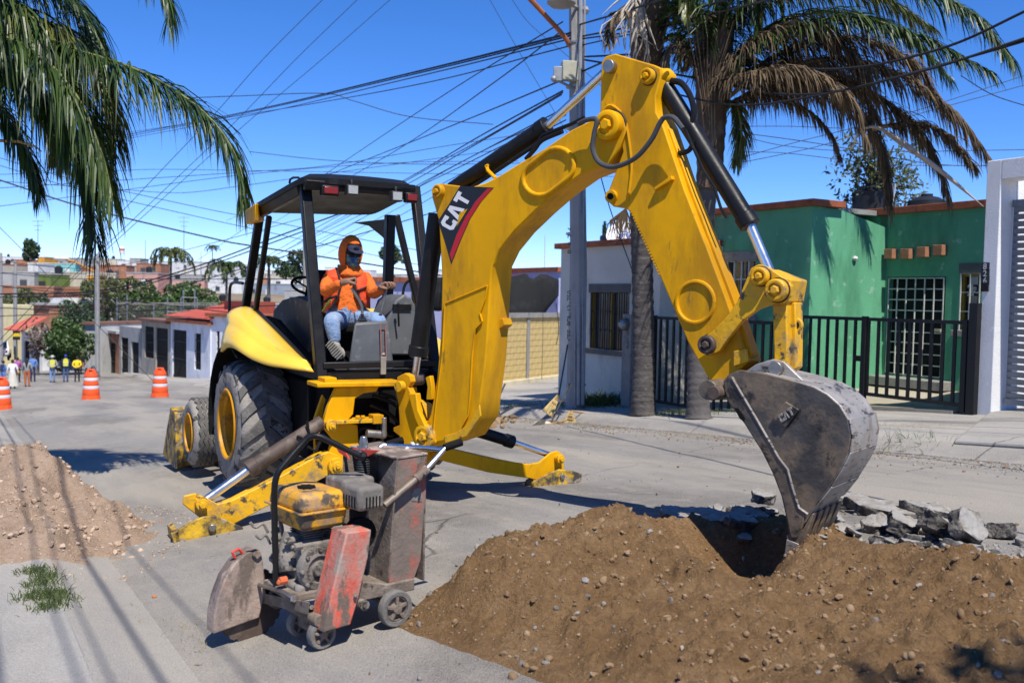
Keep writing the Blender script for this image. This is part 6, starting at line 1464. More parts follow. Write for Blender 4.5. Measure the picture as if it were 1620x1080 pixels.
net([(765, 445, 0), (790, 440, 0), (812, 437, 0), (831, 433, 0), (842, 441, 0), (858, 433, 0), (884, 442, .5)], [(765, 506, -.5), (795, 506, -.6), (816, 509, -.8), (838, 508, -.5), (856, 503, -.2), (870, 484, 0), (884, 468, .5)], 34, 'sagging black shade net hung above the yellow block wall')
net([(652, 446, 0), (664, 442, 0), (680, 440, 0), (700, 438, 0)], [(652, 478, 0), (666, 492, 0), (684, 492, 0), (700, 492, 0)], 33.5, 'black shade net behind the right cab posts')
# ================================================================ PALMS AND OTHER PLANTS
LF_DK = leafmat('palm_leaf_green', (.010, .026, .007), (.065, .11, .02), .42, .2, 1.5, .35)
LF_YG = leafmat('palm_leaf_yellowgreen', (.03, .05, .008), (.16, .17, .03), .4, .25, 1.5, .5)
LF_BR = leafmat('palm_leaf_dead', (.035, .024, .014), (.20, .14, .078), .8, .2, 1.5, .3)
RACH = mat('palm_rachis', (.16, .17, .05), .5, var=.2, vs=3); RACHD = mat('palm_rachis_dead', (.20, .145, .085), .8, var=.3, vs=4)
TRK = mat('palm_trunk', (.075, .066, .062), .95, var=.3, vs=3, dirt=((.16, .145, .13), .4, 5, (1, 1, 3)), dirt2=((.03, .027, .025), .35, 6, (1, 1, 4)), bump=1.0, bs=14)
TRKG = mat('palm_trunk_grey', (.095, .085, .08), .95, var=.3, vs=3, dirt=((.09, .082, .075), .45, 5, (1, 1, 3)), bump=1.0, bs=14)
HUSK = mat('palm_husk', (.10, .065, .04), .9, var=.35, vs=4, dirt=((.22, .17, .12), .4, 6, (1, 1, .3)), bump=1.0, bs=18)
def frond(path, L, m, rm, parent, n=95, hang=.75, w=.028, rr=None, start=.12, r0=.028, gap=0.0):
    """pinnate leaf: stalk along path with leaflets that sag"""
    rr = rr or random.Random(len(path) * 31 + int(path[0].x * 100)); pts = bez(path, 9); k = len(pts); mb = MB()
    mb.tube(pts, [lerp(r0, .006, i / (k - 1)) for i in range(k)], 6, m=1)
    acc = [0]
    for a, b in zip(pts[:-1], pts[1:]): acc.append(acc[-1] + (b - a).length)
    for i in range(n):
        t = start + (1 - start) * (i + rr.random() * .8) / n; s = t * acc[-1]
        j = max(0, min(k - 2, next((q for q in range(k - 1) if acc[q + 1] >= s), k - 2)))
        p = lerp(pts[j], pts[j + 1], (s - acc[j]) / max(1e-6, acc[j + 1] - acc[j])); tn = (pts[j + 1] - pts[j]).normalized()
        sd = tn.cross(ZD); sd = sd.normalized() if sd.length > .15 else tn.orthogonal().normalized()
        for sg in (-1, 1):
            if rr.random() < gap: continue
            l = L * (math.sin(math.pi * min(.97, .12 + .8 * t)) ** .6) * rr.uniform(.5, 1.2)
            h = hang * rr.uniform(.45, 1.1) * (1 - .3 * t); f_ = .35 + .65 * t
            d0 = (sd * sg * rr.uniform(.4, 1) * (1.1 - .55 * t) + tn * f_ * rr.uniform(.6, 1.3) + ZD * rr.uniform(-.15, .4) * (1 - .4 * t)).normalized()
            q = [p]; g = d0
            for sg_i, pull in enumerate((.25, .8, 1.1, .9)):
                g = (g - ZD * pull * h + V((rr.gauss(0, .05), rr.gauss(0, .05), 0))).normalized(); q.append(q[-1] + g * l * .25)
            wd = d0.cross(ZD); wd = wd.normalized() if wd.length > .05 else sd
            wd = (wd + tn * rr.uniform(-1, 1) + d0.cross(wd) * rr.uniform(-.8, .8)).normalized(); W_ = w * rr.uniform(.7, 1.25)
            mb.add([q[0] - wd * W_ * .4, q[0] + wd * W_ * .4, q[1] + wd * W_, q[1] - wd * W_, q[2] + wd * W_ * .95, q[2] - wd * W_ * .95, q[3] + wd * W_ * .6, q[3] - wd * W_ * .6, q[4]], [(0, 1, 2, 3), (3, 2, 4, 5), (5, 4, 6, 7), (7, 6, 8)])
    return mb.build('frond', [m, rm], parent, smooth=False, recalc=False)
def trunk(pts, r0, r1, parent, m=TRK, rings=40, name='trunk'):
    pts = bez(pts, 20); k = len(pts); rs = []; mb = MB()
    den = []
    tot = rings * 3
    P_ = [pts[min(k - 1, int(i / tot * (k - 1)))].lerp(pts[min(k - 1, int(i / tot * (k - 1)) + 1)], (i / tot * (k - 1)) % 1) for i in range(tot + 1)]
    for i in range(tot + 1):
        t = i / tot; r = lerp(r0, r1, t) * (1 + .25 * math.exp(-t * 18)) * ((1.045, 1.0, .975)[i % 3] + random.uniform(-.012, .012)); rs.append(r)
    mb.tube(P_, rs, 20); o = mb.build(name, m, parent, ang=60); return o
def pix(pts): return [at(x, y, d) for x, y, d in pts]
def rand_frond_path(c, az, el, L, droop, rr):
    d = V((math.cos(az) * math.cos(el), math.sin(az) * math.cos(el), math.sin(el))); h = V((d.x, d.y, 0)).normalized()
    return [c, c + d * L * .3, c + d * L * .55 + h * L * .08 - ZD * droop * L * .12, c + d * L * .7 + h * L * .18 - ZD * droop * L * .42, c + d * L * .75 + h * L * .2 - ZD * droop * L * .8]
# left palm: trunk outside the frame
b = W(13.6, -1.6); top = at(-330, 60, 12.2)
PL = thing('palm_tree', 'palm with drooping green fronds entering at the top left', 'palm tree', b)
trunk([b, lerp(b, top, .5) + V((.1, 0, 0)), top], .24, .17, PL, TRKG)
c = top + ZD * .2
for pts, L, n, m in (([(-200, 10, 12), (20, 45, 11.5), (130, 82, 11.2), (205, 106, 11), (275, 142, 10.9), (335, 190, 10.8), (372, 245, 10.8), (386, 305, 10.8)], .8, 95, LF_DK),
                     ([(-240, 60, 12), (-40, 95, 11.7), (60, 150, 11.5), (115, 220, 11.4), (143, 300, 11.4), (152, 385, 11.4)], .78, 100, LF_DK),
                     ([(-220, -60, 12), (-20, -130, 11.2), (120, -115, 11), (210, -70, 10.9), (262, -10, 10.8), (272, 30, 10.8)], .6, 80, LF_DK),
                     ([(-240, 20, 12), (-60, 10, 11.8), (60, 30, 11.6), (135, 75, 11.5), (172, 150, 11.5), (184, 225, 11.5)], .85, 100, LF_YG),
                     ([(-240, 50, 12), (-100, 100, 11.9), (-10, 165, 11.8), (40, 235, 11.8), (62, 300, 11.8)], .6, 80, LF_DK),
                     ([(-230, -20, 12), (-70, -60, 12), (50, -40, 12), (125, 10, 12), (165, 80, 12)], .85, 95, LF_DK),
                     ([(-240, 0, 12), (-80, -30, 11.6), (20, 5, 11.4), (85, 70, 11.3), (110, 150, 11.3)], .85, 90, LF_DK),
                     ([(-240, 30, 11.4), (-60, 40, 11.1), (50, 80, 11), (120, 150, 10.9), (160, 240, 10.9), (178, 310, 10.9)], .8, 95, LF_DK),
                     ([(-250, 40, 12.2), (-90, 50, 12.6), (10, 90, 12.8), (70, 160, 12.9), (95, 250, 12.9)], .75, 80, LF_YG)):
    frond(pix(pts), L * 1.45, m, RACH, PL, n=int(n * 3.6), w=.0115, hang=1.05)
rr = random.Random(11)
for k in range(9):
    az = math.pi * .55 + k * math.pi / 7; frond(rand_frond_path(c, az, rr.uniform(.0, .9), rr.uniform(2.6, 3.4), 1.0, rr), .6, LF_DK, RACH, PL, n=55, rr=rr)
mb = MB(); mb.tube(pix([(-150, 205, 11.8), (-20, 222, 11.7), (30, 224, 11.6), (56, 232, 11.6), (66, 240, 11.6)]), [.02, .02, .018, .012, .006], 8); mb.build('flower_stalk', mat('stalk_tan', (.42, .25, .08), .7, var=.2), PL)
# right palm B (the big crown)
b = G(1105, 662); top = at(1126, 140, 16.4)
PBm = thing('palm_tree', 'palm with a mass of dead brown and green fronds arching right above the green house', 'palm tree', b)
trunk([b, at(1104, 560, 16.6), at(1112, 400, 16.5), at(1120, 270, 16.4), at(1124, 190, 16.4)], .185, .16, PBm, TRKG, 34)
trunk([at(1122, 300, 16.4), at(1125, 200, 16.4), at(1128, 110, 16.4), at(1130, 30, 16.4)], .2, .36, PBm, HUSK, 14, 'husk')
FR = [([(1128, 170, 16.4), (1200, 75, 15.8), (1330, 28, 15), (1450, 55, 14.4), (1565, 112, 13.8)], .62, LF_DK, 100), ([(1128, 175, 16.4), (1200, 122, 16), (1320, 92, 15.6), (1430, 120, 15.3), (1512, 182, 15), (1562, 245, 14.9)], .66, LF_BR, 110),
      ([(1130, 180, 16.4), (1220, 132, 16.2), (1330, 128, 16), (1420, 172, 15.8), (1475, 240, 15.7), (1500, 305, 15.6)], .66, LF_BR, 110), ([(1130, 185, 16.4), (1205, 140, 16.5), (1290, 140, 16.5), (1360, 178, 16.5), (1396, 240, 16.5), (1408, 318, 16.5)], .72, LF_BR, 110),
      ([(1126, 110, 16.4), (1185, 0, 16), (1300, -42, 15.3), (1430, -30, 14.6), (1540, 22, 14), (1600, 92, 13.6)], .72, LF_DK, 110), ([(1126, 120, 16.4), (1170, 20, 16.5), (1270, -20, 16.5), (1380, -10, 16.4), (1470, 40, 16.3)], .7, LF_YG, 100),
      ([(1138, 160, 16.4), (1162, 165, 16.2), (1172, 205, 16.1), (1166, 255, 16.1)], .4, LF_YG, 60), ([(1135, 150, 16.4), (1250, 78, 16), (1350, 60, 15.8), (1440, 95, 15.6), (1490, 160, 15.5)], .66, LF_BR, 100),
      ([(1132, 165, 16.4), (1190, 110, 17), (1280, 100, 17.2), (1350, 130, 17.3), (1390, 190, 17.3)], .7, LF_BR, 90), ([(1124, 130, 16.4), (1220, 40, 17), (1330, 20, 17.3), (1430, 50, 17.4), (1500, 120, 17.4)], .66, LF_DK, 90),
      ([(1120, 110, 16.4), (1095, 20, 16.2), (1060, -40, 16), (1010, -50, 15.8)], .6, LF_DK, 70), ([(1118, 140, 16.4), (1085, 80, 16.4), (1058, 80, 16.3), (1040, 130, 16.2)], .5, LF_BR, 60), ([(1120, 150, 16.4), (1170, 120, 15.6), (1260, 110, 15), (1340, 150, 14.8), (1370, 215, 14.7)], .6, LF_BR, 90),
      ([(1128, 140, 16.4), (1150, 20, 16), (1200, -90, 15.6), (1280, -140, 15)], .7, LF_DK, 70), ([(1128, 150, 16.4), (1110, 60, 17), (1080, -30, 17.4), (1040, -80, 17.6)], .6, LF_DK, 70), ([(1380, 204, 16), (1450, 194, 15.6), (1500, 215, 15.4), (1542, 262, 15.3)], .42, LF_BR, 60),
      ([(1128, 165, 16.4), (1180, 85, 15.9), (1250, 45, 15.5), (1320, 60, 15.3), (1375, 120, 15.2)], .75, LF_BR, 100), ([(1128, 175, 16.4), (1195, 150, 16.2), (1260, 165, 16.1), (1310, 205, 16), (1330, 250, 16)], .35, LF_BR, 60)]
for pts, L, m, n in FR: frond(pix(pts), L * 1.4, m, RACHD if m is LF_BR else RACH, PBm, n=int(n * 3.2), w=.0125, hang=1.0 if m is LF_BR else .9, gap=.1 if m is LF_BR else 0, r0=.04)
for k in range(10):
    x0 = 1092 + k * 7; mb = MB(); mb.tube(bez([at(1118 + k * 1.6, 240 - 8 * (k % 3), 16.3 - .02 * k), at(lerp(1118, x0, .5), 130, 16.1), at(x0 + (k - 4) * 3, 10 + 12 * (k % 3), 15.9)], 6), [.03 - .0012 * i for i in range(13)], 6, flat=.5); mb.build('leaf_base', HUSK if k % 2 else RACHD, PBm)
# right palm A
b = G(1017, 657)
PAm = thing('palm_tree', 'palm trunk right of the meter column with shaggy dead husk at its top', 'palm tree', b)
trunk([b, at(1018, 560, 17.8), at(1016, 420, 17.7), at(1012, 300, 17.6), at(1014, 180, 17.6), at(1022, 100, 17.5)], .205, .19, PAm, TRK, 44)
trunk([at(1020, 125, 17.5), at(1024, 60, 17.5), at(1030, -30, 17.5)], .24, .40, PAm, HUSK, 10, 'husk')
c = at(1032, -45, 17.5); rr = random.Random(5)
for k in range(16):
    az = k * .3927 + rr.uniform(-.2, .2); frond(rand_frond_path(c, az, rr.uniform(.05, .9) if math.cos(az) > -.1 else rr.uniform(1.15, 1.4), rr.uniform(2.0, 2.8), 1.1 if math.cos(az) > -.1 else .4, rr), .6, LF_DK if k % 4 else LF_YG, RACH, PAm, n=60, rr=rr)
for pts in (([(1050, 60, 17.4), (1062, 20, 17.2), (1085, 5, 17), (1100, 30, 17)]), ([(1046, 70, 17.4), (1066, 55, 17.2), (1080, 65, 17.1), (1088, 90, 17)]), ([(1000, 40, 17.4), (985, 20, 17.2), (968, 35, 17.1), (962, 70, 17)])):
    frond(pix(pts), .45, LF_DK if pts[0][0] > 1040 else LF_BR, RACH, PAm, n=50, w=.022, hang=.8)
FIB = mat('bleached_fibre', (.50, .44, .36), .9, var=.25, vs=8)
mb = MB()
for k in range(46):
    x = rr.gauss(1002, 14); y0 = rr.uniform(-20, 30); d = 17.15 + rr.uniform(-.1, .1); L_ = rr.uniform(40, 95)
    mb.tube(bez([at(1008 + rr.gauss(0, 6), y0, d), at(x, y0 + L_ * .5, d - .08), at(x + rr.gauss(0, 12), min(105, y0 + L_), d - .05)], 3), [.022, .02, .018, .016, .013, .01, .006], 4)
mb.build('dead_fibre', FIB, PAm)['kind'] = 'stuff'
mb = MB()
for k in range(26): 
    x = rr.gauss(980, 9); mb.tube([at(990, 330, 17.2), at(x, 345 + rr.uniform(0, 12), 17.2), at(x + rr.gauss(0, 4), 372 + rr.uniform(-8, 12), 17.2)], [.012, .012, .004], 4)
mb.build('dead_tuft', LF_BR, PAm)['kind'] = 'stuff'
# dry spathe hanging from the palm
sp_ = bez(pix([(1345, 238, 15.2), (1362, 208, 15.1), (1388, 202, 15.0), (1430, 228, 14.8), (1490, 272, 14.6), (1530, 305, 14.5), (1556, 327, 14.4)]), 6); n = len(sp_)
mb = MB(); mb.tube(sp_, [.012 + .062 * math.sin(math.pi * min(1, .08 + i / n)) ** 1.2 * (.45 if i < n * .38 else 1) for i in range(n)], 10, flat=.6)
o = mb.build('palm_spathe', mat('dry_spathe', (.36, .30, .24), .8, var=.2, vs=6, dirt=((.2, .15, .1), .4, 6)), org=sp_[0]); tag(o, 'long dry pale palm spathe hanging above the green house roof', 'palm spathe')
# palm behind the camera whose shadow falls in the lower right corner
b = W(-3.0, .1); top = b + V((.2, .2, 7.0))
PX = thing('palm_tree', 'street palm beside the near pavement, out of view', 'palm tree', b)
trunk([b, lerp(b, top, .5), top], .24, .17, PX, TRKG); rr = random.Random(8)
for k, az in enumerate((.3, .5, .74, 1.5, 2.2, 2.9, 3.6, 4.3, 5.0, 5.6)):
    frond(rand_frond_path(top, az, rr.uniform(.15, .5), 5.0 if k < 3 else 2.0, .9, rr), .75, LF_DK, RACH, PX, n=70, rr=rr, w=.04)

# ---- broadleaf trees
LEAF_A = leafmat('leaf_green', (.018, .045, .010), (.085, .15, .03), .45, .25, .6); LEAF_B = leafmat('leaf_olive', (.03, .045, .012), (.13, .15, .05), .5, .25, .6); LEAF_C = leafmat('leaf_deep', (.012, .032, .012), (.05, .09, .03), .5, .2, .6)
BARK = mat('bark', (.13, .105, .085), .95, var=.3, vs=4, bump=.8, bs=20)
def tree(base, h, rx, rz, label, m=LEAF_A, n=2600, ls=.16, cat='tree', name='tree', blobs=16, seed=1, sparse=1.0, group=None, low=.35):
    r = random.Random(seed); T = thing(name, label, cat, base, group); mb = MB(); c = V(base) + ZD * (h - rz)
    mb.tube(bez([base, V(base) + V((r.uniform(-.1, .1), 0, h * .3)), c], 4), [.06 * rx + .03 - .004 * rx * i for i in range(9)], 8)
    cen = []
    for k in range(blobs):
        while True:
            q = V((r.uniform(-1, 1), r.uniform(-1, 1), r.uniform(-1, 1)))
            if q.length < 1: break
        q = V((q.x * rx * .78, q.y * rx * .78, q.z * rz * .8)); rb = r.uniform(.28, .5) * min(rx, rz); cen.append((c + q, rb))
        mb.tube(bez([V(base) + ZD * h * r.uniform(.2, .45), c + q * .5 - ZD * .1 * rz, c + q], 3), [.028 * rx * (1 - i / 8) + .008 for i in range(7)], 5)
    mb.build('trunk', BARK, T)
    lf = MB()
    for k in range(n):
        cc, rb = r.choice(cen); d = V((r.gauss(0, 1), r.gauss(0, 1), r.gauss(0, 1))).normalized(); p = cc + d * rb * r.uniform(.55, 1.1) ** .6
        x = (V((r.gauss(0, 1), r.gauss(0, 1), r.gauss(0, 1))) + d * .4).normalized(); y = x.orthogonal().normalized() * .5; s_ = ls * r.uniform(.6, 1.4)
        lf.add([p - x * s_, p - y * s_, p + x * s_, p + y * s_], [(0, 1, 2, 3)])
    lf.build('crown', m, T, smooth=False, recalc=False)
    return T
def small_palm(base, h, label, L=1.6, m=LF_YG, seed=1, n=11):
    r = random.Random(seed); T = thing('palm_tree', label, 'palm tree', base); top = V(base) + ZD * h
    trunk([base, lerp(V(base), top, .5), top], .16, .12, T, TRKG, 12)
    for k in range(n): frond(rand_frond_path(top, k * 6.283 / n + r.uniform(-.2, .2), r.uniform(.2, 1.1), L * r.uniform(.85, 1.2), .9, r), L * .3, m, RACH, T, n=34, w=.06, rr=r, r0=.04)
def grass(spots, label, name='weed_clump', blade=.16, n=40, m=None, spread=.25, kind='stuff', cat='weeds', seed=2):
    r = random.Random(seed); mb = MB()
    for p in spots:
        for k in range(n):
            q = p + V((r.gauss(0, spread), r.gauss(0, spread), 0)); u_, v_ = uv(q); q.z = ground(u_, v_); h = blade * r.uniform(.4, 1.3)
            d = V((r.gauss(0, .5), r.gauss(0, .5), 1)).normalized(); s = d.orthogonal().normalized() * min(.006, h * .03) * (1 + h * 3); e = q + d * h + V((d.x, d.y, -.3)) * h * .4
            mb.add([q - s, q + s, q + d * h * .6 + s * .8, q + d * h * .6 - s * .8, e], [(0, 1, 2, 3), (3, 2, 4)])
    o = mb.build(name, m or GRS, smooth=False, recalc=False, org=spots[0]); tag(o, label, cat, kind=kind); return o
GRS = leafmat('grass_blade', (.03, .06, .012), (.14, .18, .05), .6, .3, 3); GRSD = leafmat('grass_dry', (.22, .17, .06), (.5, .42, .2), .7, .3, 3)
grass([G(x, y) for x, y in ((55, 905), (66, 925), (80, 940), (92, 948), (78, 962), (72, 915), (60, 945))], 'scraggly green weeds growing from the near pavement crack', n=170, spread=.06, blade=.06)
grass([G(10, 842), G(2, 840)], 'green weeds at the left edge beside the sand heap', n=60, spread=.06, blade=.06)
grass([G(x, 640) for x in range(925, 975, 8)], 'tall green weeds at the foot of the grey house wall', n=60, spread=.22, blade=.32)
grass([G(x, 641 + (x % 5)) for x in range(770, 1000, 14)], 'sparse green weeds along the far pavement', n=45, spread=.3, blade=.1)
grass([G(x, 655) for x in range(1040, 1130, 14)] + [G(1415, 694), G(1440, 700)], 'weeds and dry grass under the palms', n=60, spread=.25, blade=.12)
grass([G(x, 672 + x % 4) for x in range(1370, 1510, 16)] + [G(x, 690 + (x - 1060) * .02) for x in range(1060, 1180, 18)] + [G(x, 668 + x % 3) for x in range(800, 1000, 20)], 'dry yellow grass in the joint of the far kerb', m=GRSD, n=50, spread=.2, blade=.05)
grass([G(x, y) for x, y in ((205, 960), (235, 985), (290, 1000), (315, 1012), (305, 990), (325, 1024))], 'dry grass blades in the near gutter', m=GRSD, n=25, spread=.06, blade=.035)
# ================================================================ DOWN THE STREET AND THE TOWN ON THE HILL
BRK = mat('far_brick', (.34, .15, .085), .9, var=.25, vs=.6, dirt=((.42, .27, .2), .4, 1.2), bump=.3, bs=12)
WHT_ = plaster('far_white', (.66, .66, .64)); CRM = plaster('far_cream', (.56, .50, .38)); GRYP = plaster('far_grey', (.36, .355, .34)); BLU = plaster('far_bluegrey', (.30, .34, .40)); TURQ = plaster('far_turquoise', (.22, .52, .50)); ORNG = plaster('far_orange', (.60, .28, .05)); PNK = plaster('far_pink', (.52, .30, .25)); LIME = plaster('far_green', (.14, .19, .05)); BEI = plaster('far_beige', (.40, .36, .29))
ROOFR = mat('red_corrugated', (.50, .11, .07), .7, var=.15, vs=2)
def fhouse(px0, d0, px1, d1, ytop, depth, m, label, ops=(), roof=None, over=.15, group=None, yb=None, name='house', ref=0):
    """house whose front runs from pixel column px0 (depth d0) to px1 (depth d1); ops: (t0, t1, h0, h1, material, bars)"""
    a, b = at(px0, ytop, d0), at(px1, ytop, d1); z1 = (a if ref == 0 else b).z
    a.z = b.z = 0; d = b - a; L_ = d.length; d.normalize(); n = V((-d.y, d.x, 0)); n = n if n.dot(V((.5, .866, 0))) > 0 else -n
    zb = min(ground(*uv(a)), ground(*uv(b))) - .6 if yb is None else at(px0, yb, d0).z
    T = thing(name, label, 'house', (a + b) / 2 + ZD * zb, group); ax = (d, n, ZD); H = z1 - zb
    xs = sorted({0, L_, *[q * L_ for o in ops for q in o[:2]]}); zs = sorted({0, H, *[q * H for o in ops for q in o[2:4]]}); mb = MB()
    for p, q in zip(xs[:-1], xs[1:]):
        for r, s in zip(zs[:-1], zs[1:]):
            if any(o[0] * L_ <= (p + q) / 2 <= o[1] * L_ and o[2] * H <= (r + s) / 2 <= o[3] * H for o in ops): continue
            mb.box(a + d * (p + q) / 2 + n * .1 + ZD * (zb + (r + s) / 2), (q - p, .2, s - r), ax)
    mb.build('front_wall', m, T, smooth=False)
    MB().box((a + b) / 2 + n * (.2 + depth / 2) + ZD * (zb + H / 2), (L_, depth, H - .01), ax).build('body', m, T, smooth=False)
    for o in ops:
        c = a + d * (o[0] + o[1]) / 2 * L_ + ZD * (zb + (o[2] + o[3]) / 2 * H); sz = ((o[1] - o[0]) * L_, .04, (o[3] - o[2]) * H)
        w_ = MB().box(c + n * .17, sz, ax).build('door' if o[2] < .1 else 'window', o[4], T, smooth=False)
        nb = o[5] if len(o) > 5 else 0
        for k in range(nb): MB().box(c + d * sz[0] * ((k + .5) / nb - .5) + n * .08, (.05, .04, sz[2]), ax).build('bar', IRON, w_, smooth=False)
        if nb:
            for k in (-.3, 0, .3): MB().box(c + ZD * sz[2] * k + n * .06, (sz[0], .03, .05), ax).build('bar', IRON, w_, smooth=False)
    if roof: MB().box((a + b) / 2 + n * (depth / 2) + ZD * (z1 + .1), (L_ + over * 2, depth + .4 + over, .2), ax).build('roof', roof, T, smooth=False)
    return T, a, d, n, L_, zb, z1
GATE = mat('dark_gate', (.02, .017, .015), .7, var=.2)
H1, a, d, n, L_, zb, z1 = fhouse(270, 63, 333, 57.5, 508, 7, plaster('near_white', (.70, .71, .74)), 'white corner house with black gate and red corrugated roof', [(.05, .42, .0, .88, GATE, 9), (.62, .78, .33, .86, DARK, 3)], TERRA)
mb = MB(); q0 = a - d * .3 + n * -.3 + ZD * (z1 + .35)
for k in range(30):
    t0, t1 = k / 30, (k + .55) / 30
    mb.hexa([q0 + d * (L_ + .6) * t0, q0 + d * (L_ + .6) * t1, q0 + d * (L_ + .6) * t1 + n * 4 + ZD * .75, q0 + d * (L_ + .6) * t0 + n * 4 + ZD * .75], [q0 + d * (L_ + .6) * t0 + ZD * .06, q0 + d * (L_ + .6) * t1 + ZD * .06, q0 + d * (L_ + .6) * t1 + n * 4 + ZD * .81, q0 + d * (L_ + .6) * t0 + n * 4 + ZD * .81])
mb.hexa([q0 - ZD * .02, q0 + d * (L_ + .6) - ZD * .02, q0 + d * (L_ + .6) + n * 4 + ZD * .73, q0 + n * 4 + ZD * .73], [q0 + ZD * .02, q0 + d * (L_ + .6) + ZD * .02, q0 + d * (L_ + .6) + n * 4 + ZD * .77, q0 + n * 4 + ZD * .77]); mb.build('corrugated_roof', ROOFR, H1, smooth=False)
MB().box(a + d * L_ * .82 + n * 3 + ZD * (z1 + .9), (4.5, 1.5, 1.1), (d, n, ZD)).build('parapet', mat('dark_red_wall', (.26, .06, .035), .9), H1, smooth=False)
fhouse(332.5, 57.6, 420, 54.5, 500, 8, plaster('near_white', (.70, .71, .74)), 'white wall with narrow window beside the corner house', [(.12, .18, .5, .8, DARK, 2)], TERRA)
fhouse(224, 68.5, 269, 63.2, 507, 5, BEI, 'beige house front with two dark barred gates', [(.12, .45, .42, .92, GATE, 9), (.52, .93, .05, .92, mat('brown_gate', (.06, .04, .035), .7), 10)], mat('brown_tile', (.20, .10, .07), .9))
fhouse(189, 73, 223, 69, 515, 5, GRYP, 'grey house front with white lattice window and tall doorway', [(.08, .42, .1, .8, DARK, 5), (.55, .9, .03, .75, DARK)], None)
fhouse(160, 77, 188.5, 73.3, 524, 5, BRK, 'brick house front behind a dark iron gate', [(.1, .4, .05, .8, DARK, 5), (.5, .8, .05, .8, mat('brown_gate', (.06, .04, .035), .7), 6)], GRYP)
T, a, d, n, L_, zb, z1 = fhouse(133, 74.5, 160, 74, 513, 6, plaster('near_grey', (.46, .46, .45)), 'tall plain grey wall behind the street lamp pole', [], mat('brown_tile', (.20, .10, .07), .9), over=.05)
# mid distance
fhouse(101, 92, 150, 90, 474, 6, BLU, 'blue-grey house behind the dense green bush', [(.2, .4, .4, .75, GLASS), (.6, .8, .4, .75, GLASS)], GRYP)
fhouse(79, 88, 101, 87, 471, 8, WHT_, 'tall white house end left of the blue-grey house', [(.3, .55, .55, .75, GLASS)], None)
T, a, d, n, L_, zb, z1 = fhouse(53, 86, 78.5, 85, 482, 6, BRK, 'bare brick house with pale coping beside the white house end', [], GRYP)
T, a, d, n, L_, zb, z1 = fhouse(34, 82, 66, 80, 524, 3, WHT_, 'white shop front with sloping red awning', [(.1, .4, .1, .8, DARK), (.55, .9, .05, .85, BLU)], None)
mb = MB(); z_ = z1 + .15; mb.hexa([a + d * .2 - n * 1.6 + ZD * z_, a + d * L_ - n * 1.6 + ZD * z_, a + d * L_ + n * .5 + ZD * (z_ + 1.1), a + d * 1.0 + n * .5 + ZD * (z_ + 1.1)], [a + d * .2 - n * 1.6 + ZD * (z_ + .1), a + d * L_ - n * 1.6 + ZD * (z_ + .1), a + d * L_ + n * .5 + ZD * (z_ + 1.2), a + d * 1.0 + n * .5 + ZD * (z_ + 1.2)]); mb.build('awning', ROOFR, T, smooth=False)
fhouse(-40, 100, 36, 96, 522, 6, CRM, 'cream house front at the far end of the street', [(.2, .35, .05, .7, DARK), (.6, .8, .3, .7, GLASS)], GRYP)
fhouse(-60, 92, 6, 88, 480, 6, plaster('pale_yellow', (.62, .56, .34)), 'pale yellow two-storey house at the left edge', [(.6, .85, .55, .75, GLASS), (.6, .85, .15, .4, GLASS)], None)
# vehicles far down the street
def pickup(base, az, label, col, cat, suv=False):
    T = thing('pickup_truck' if not suv else 'parked_car', label, cat, base); f = V((math.sin(az), math.cos(az), 0)); s = V((f.y, -f.x, 0)); ax = (s, f, ZD); P = lambda x, y, z: base + s * x + f * y + ZD * z
    bm = mat(f'car_{col}', col, .3, var=.04, coat=.6); mb = MB()
    prof = [(-2.5, .45), (-2.5, .98), (-.4 if not suv else -2.3, 1.0), (.9, 1.0), (1.9, .95), (2.4, .8), (2.45, .45)]
    mb.prism([P(-.9, y, z) for y, z in prof], s * 1.8); mb.build('body', bm, T, .08)
    mb = MB(); yb_ = -.5 if not suv else -2.2; mb.hexa([P(-.85, yb_, .98), P(.85, yb_, .98), P(.85, 1.3, .98), P(-.85, 1.3, .98)], [P(-.72, yb_ + .25, 1.6), P(.72, yb_ + .25, 1.6), P(.72, .6, 1.6), P(-.72, .6, 1.6)]); c = mb.build('cabin', bm, T, .05)
    mb = MB(); mb.hexa([P(-.7, 1.27, 1.05), P(.7, 1.27, 1.05), P(.62, .68, 1.54), P(-.62, .68, 1.54)], [P(-.7, 1.31, 1.07), P(.7, 1.31, 1.07), P(.62, .72, 1.56), P(-.62, .72, 1.56)]); mb.hexa([P(-.7, yb_ - .02, 1.08), P(.7, yb_ - .02, 1.08), P(.64, yb_ + .2, 1.5), P(-.64, yb_ + .2, 1.5)], [P(-.7, yb_ - .05, 1.1), P(.7, yb_ - .05, 1.1), P(.64, yb_ + .17, 1.52), P(-.64, yb_ + .17, 1.52)]); mb.build('window', GLASS, T)
    for x in (-.92, .72):
        for y in (-1.6, 1.55): m_ = MB().lathe([(.2, 0), (.34, .02), (.36, .06), (.36, .16), (.34, .2), (.2, .2)], P(x, y, .36), s, 18); m_.build('wheel', BLKM, T)
    for x in (-.7, .7): MB().box(P(x, -2.51, .85), (.16, .04, .22), ax).build('tail_light', REDL, T); MB().box(P(x, 2.4, .78), (.26, .1, .14), ax).build('headlight', GLS, T)
    MB().box(P(0, -2.55, .5), (1.7, .12, .16), ax).build('bumper', STEEL, T, .02)
p = at(-2, 561, 84); p.z = max(ground(*uv(p)), p.z - .4); pickup(p, -.45, 'white pickup truck parked at the left edge down the street', (.72, .73, .75), 'pickup truck')
p = at(21, 550, 96); p.z = max(ground(*uv(p)), p.z - .4); pickup(p, 1.2, 'white car with dark side by the yellow sign', (.66, .66, .66), 'car', True)
sp0 = at(26, 558, 83); SG = thing('street_sign', 'yellow and black striped warning sign on a post down the street', 'sign', V((sp0.x, sp0.y, ground(*uv(sp0)) - .3)))
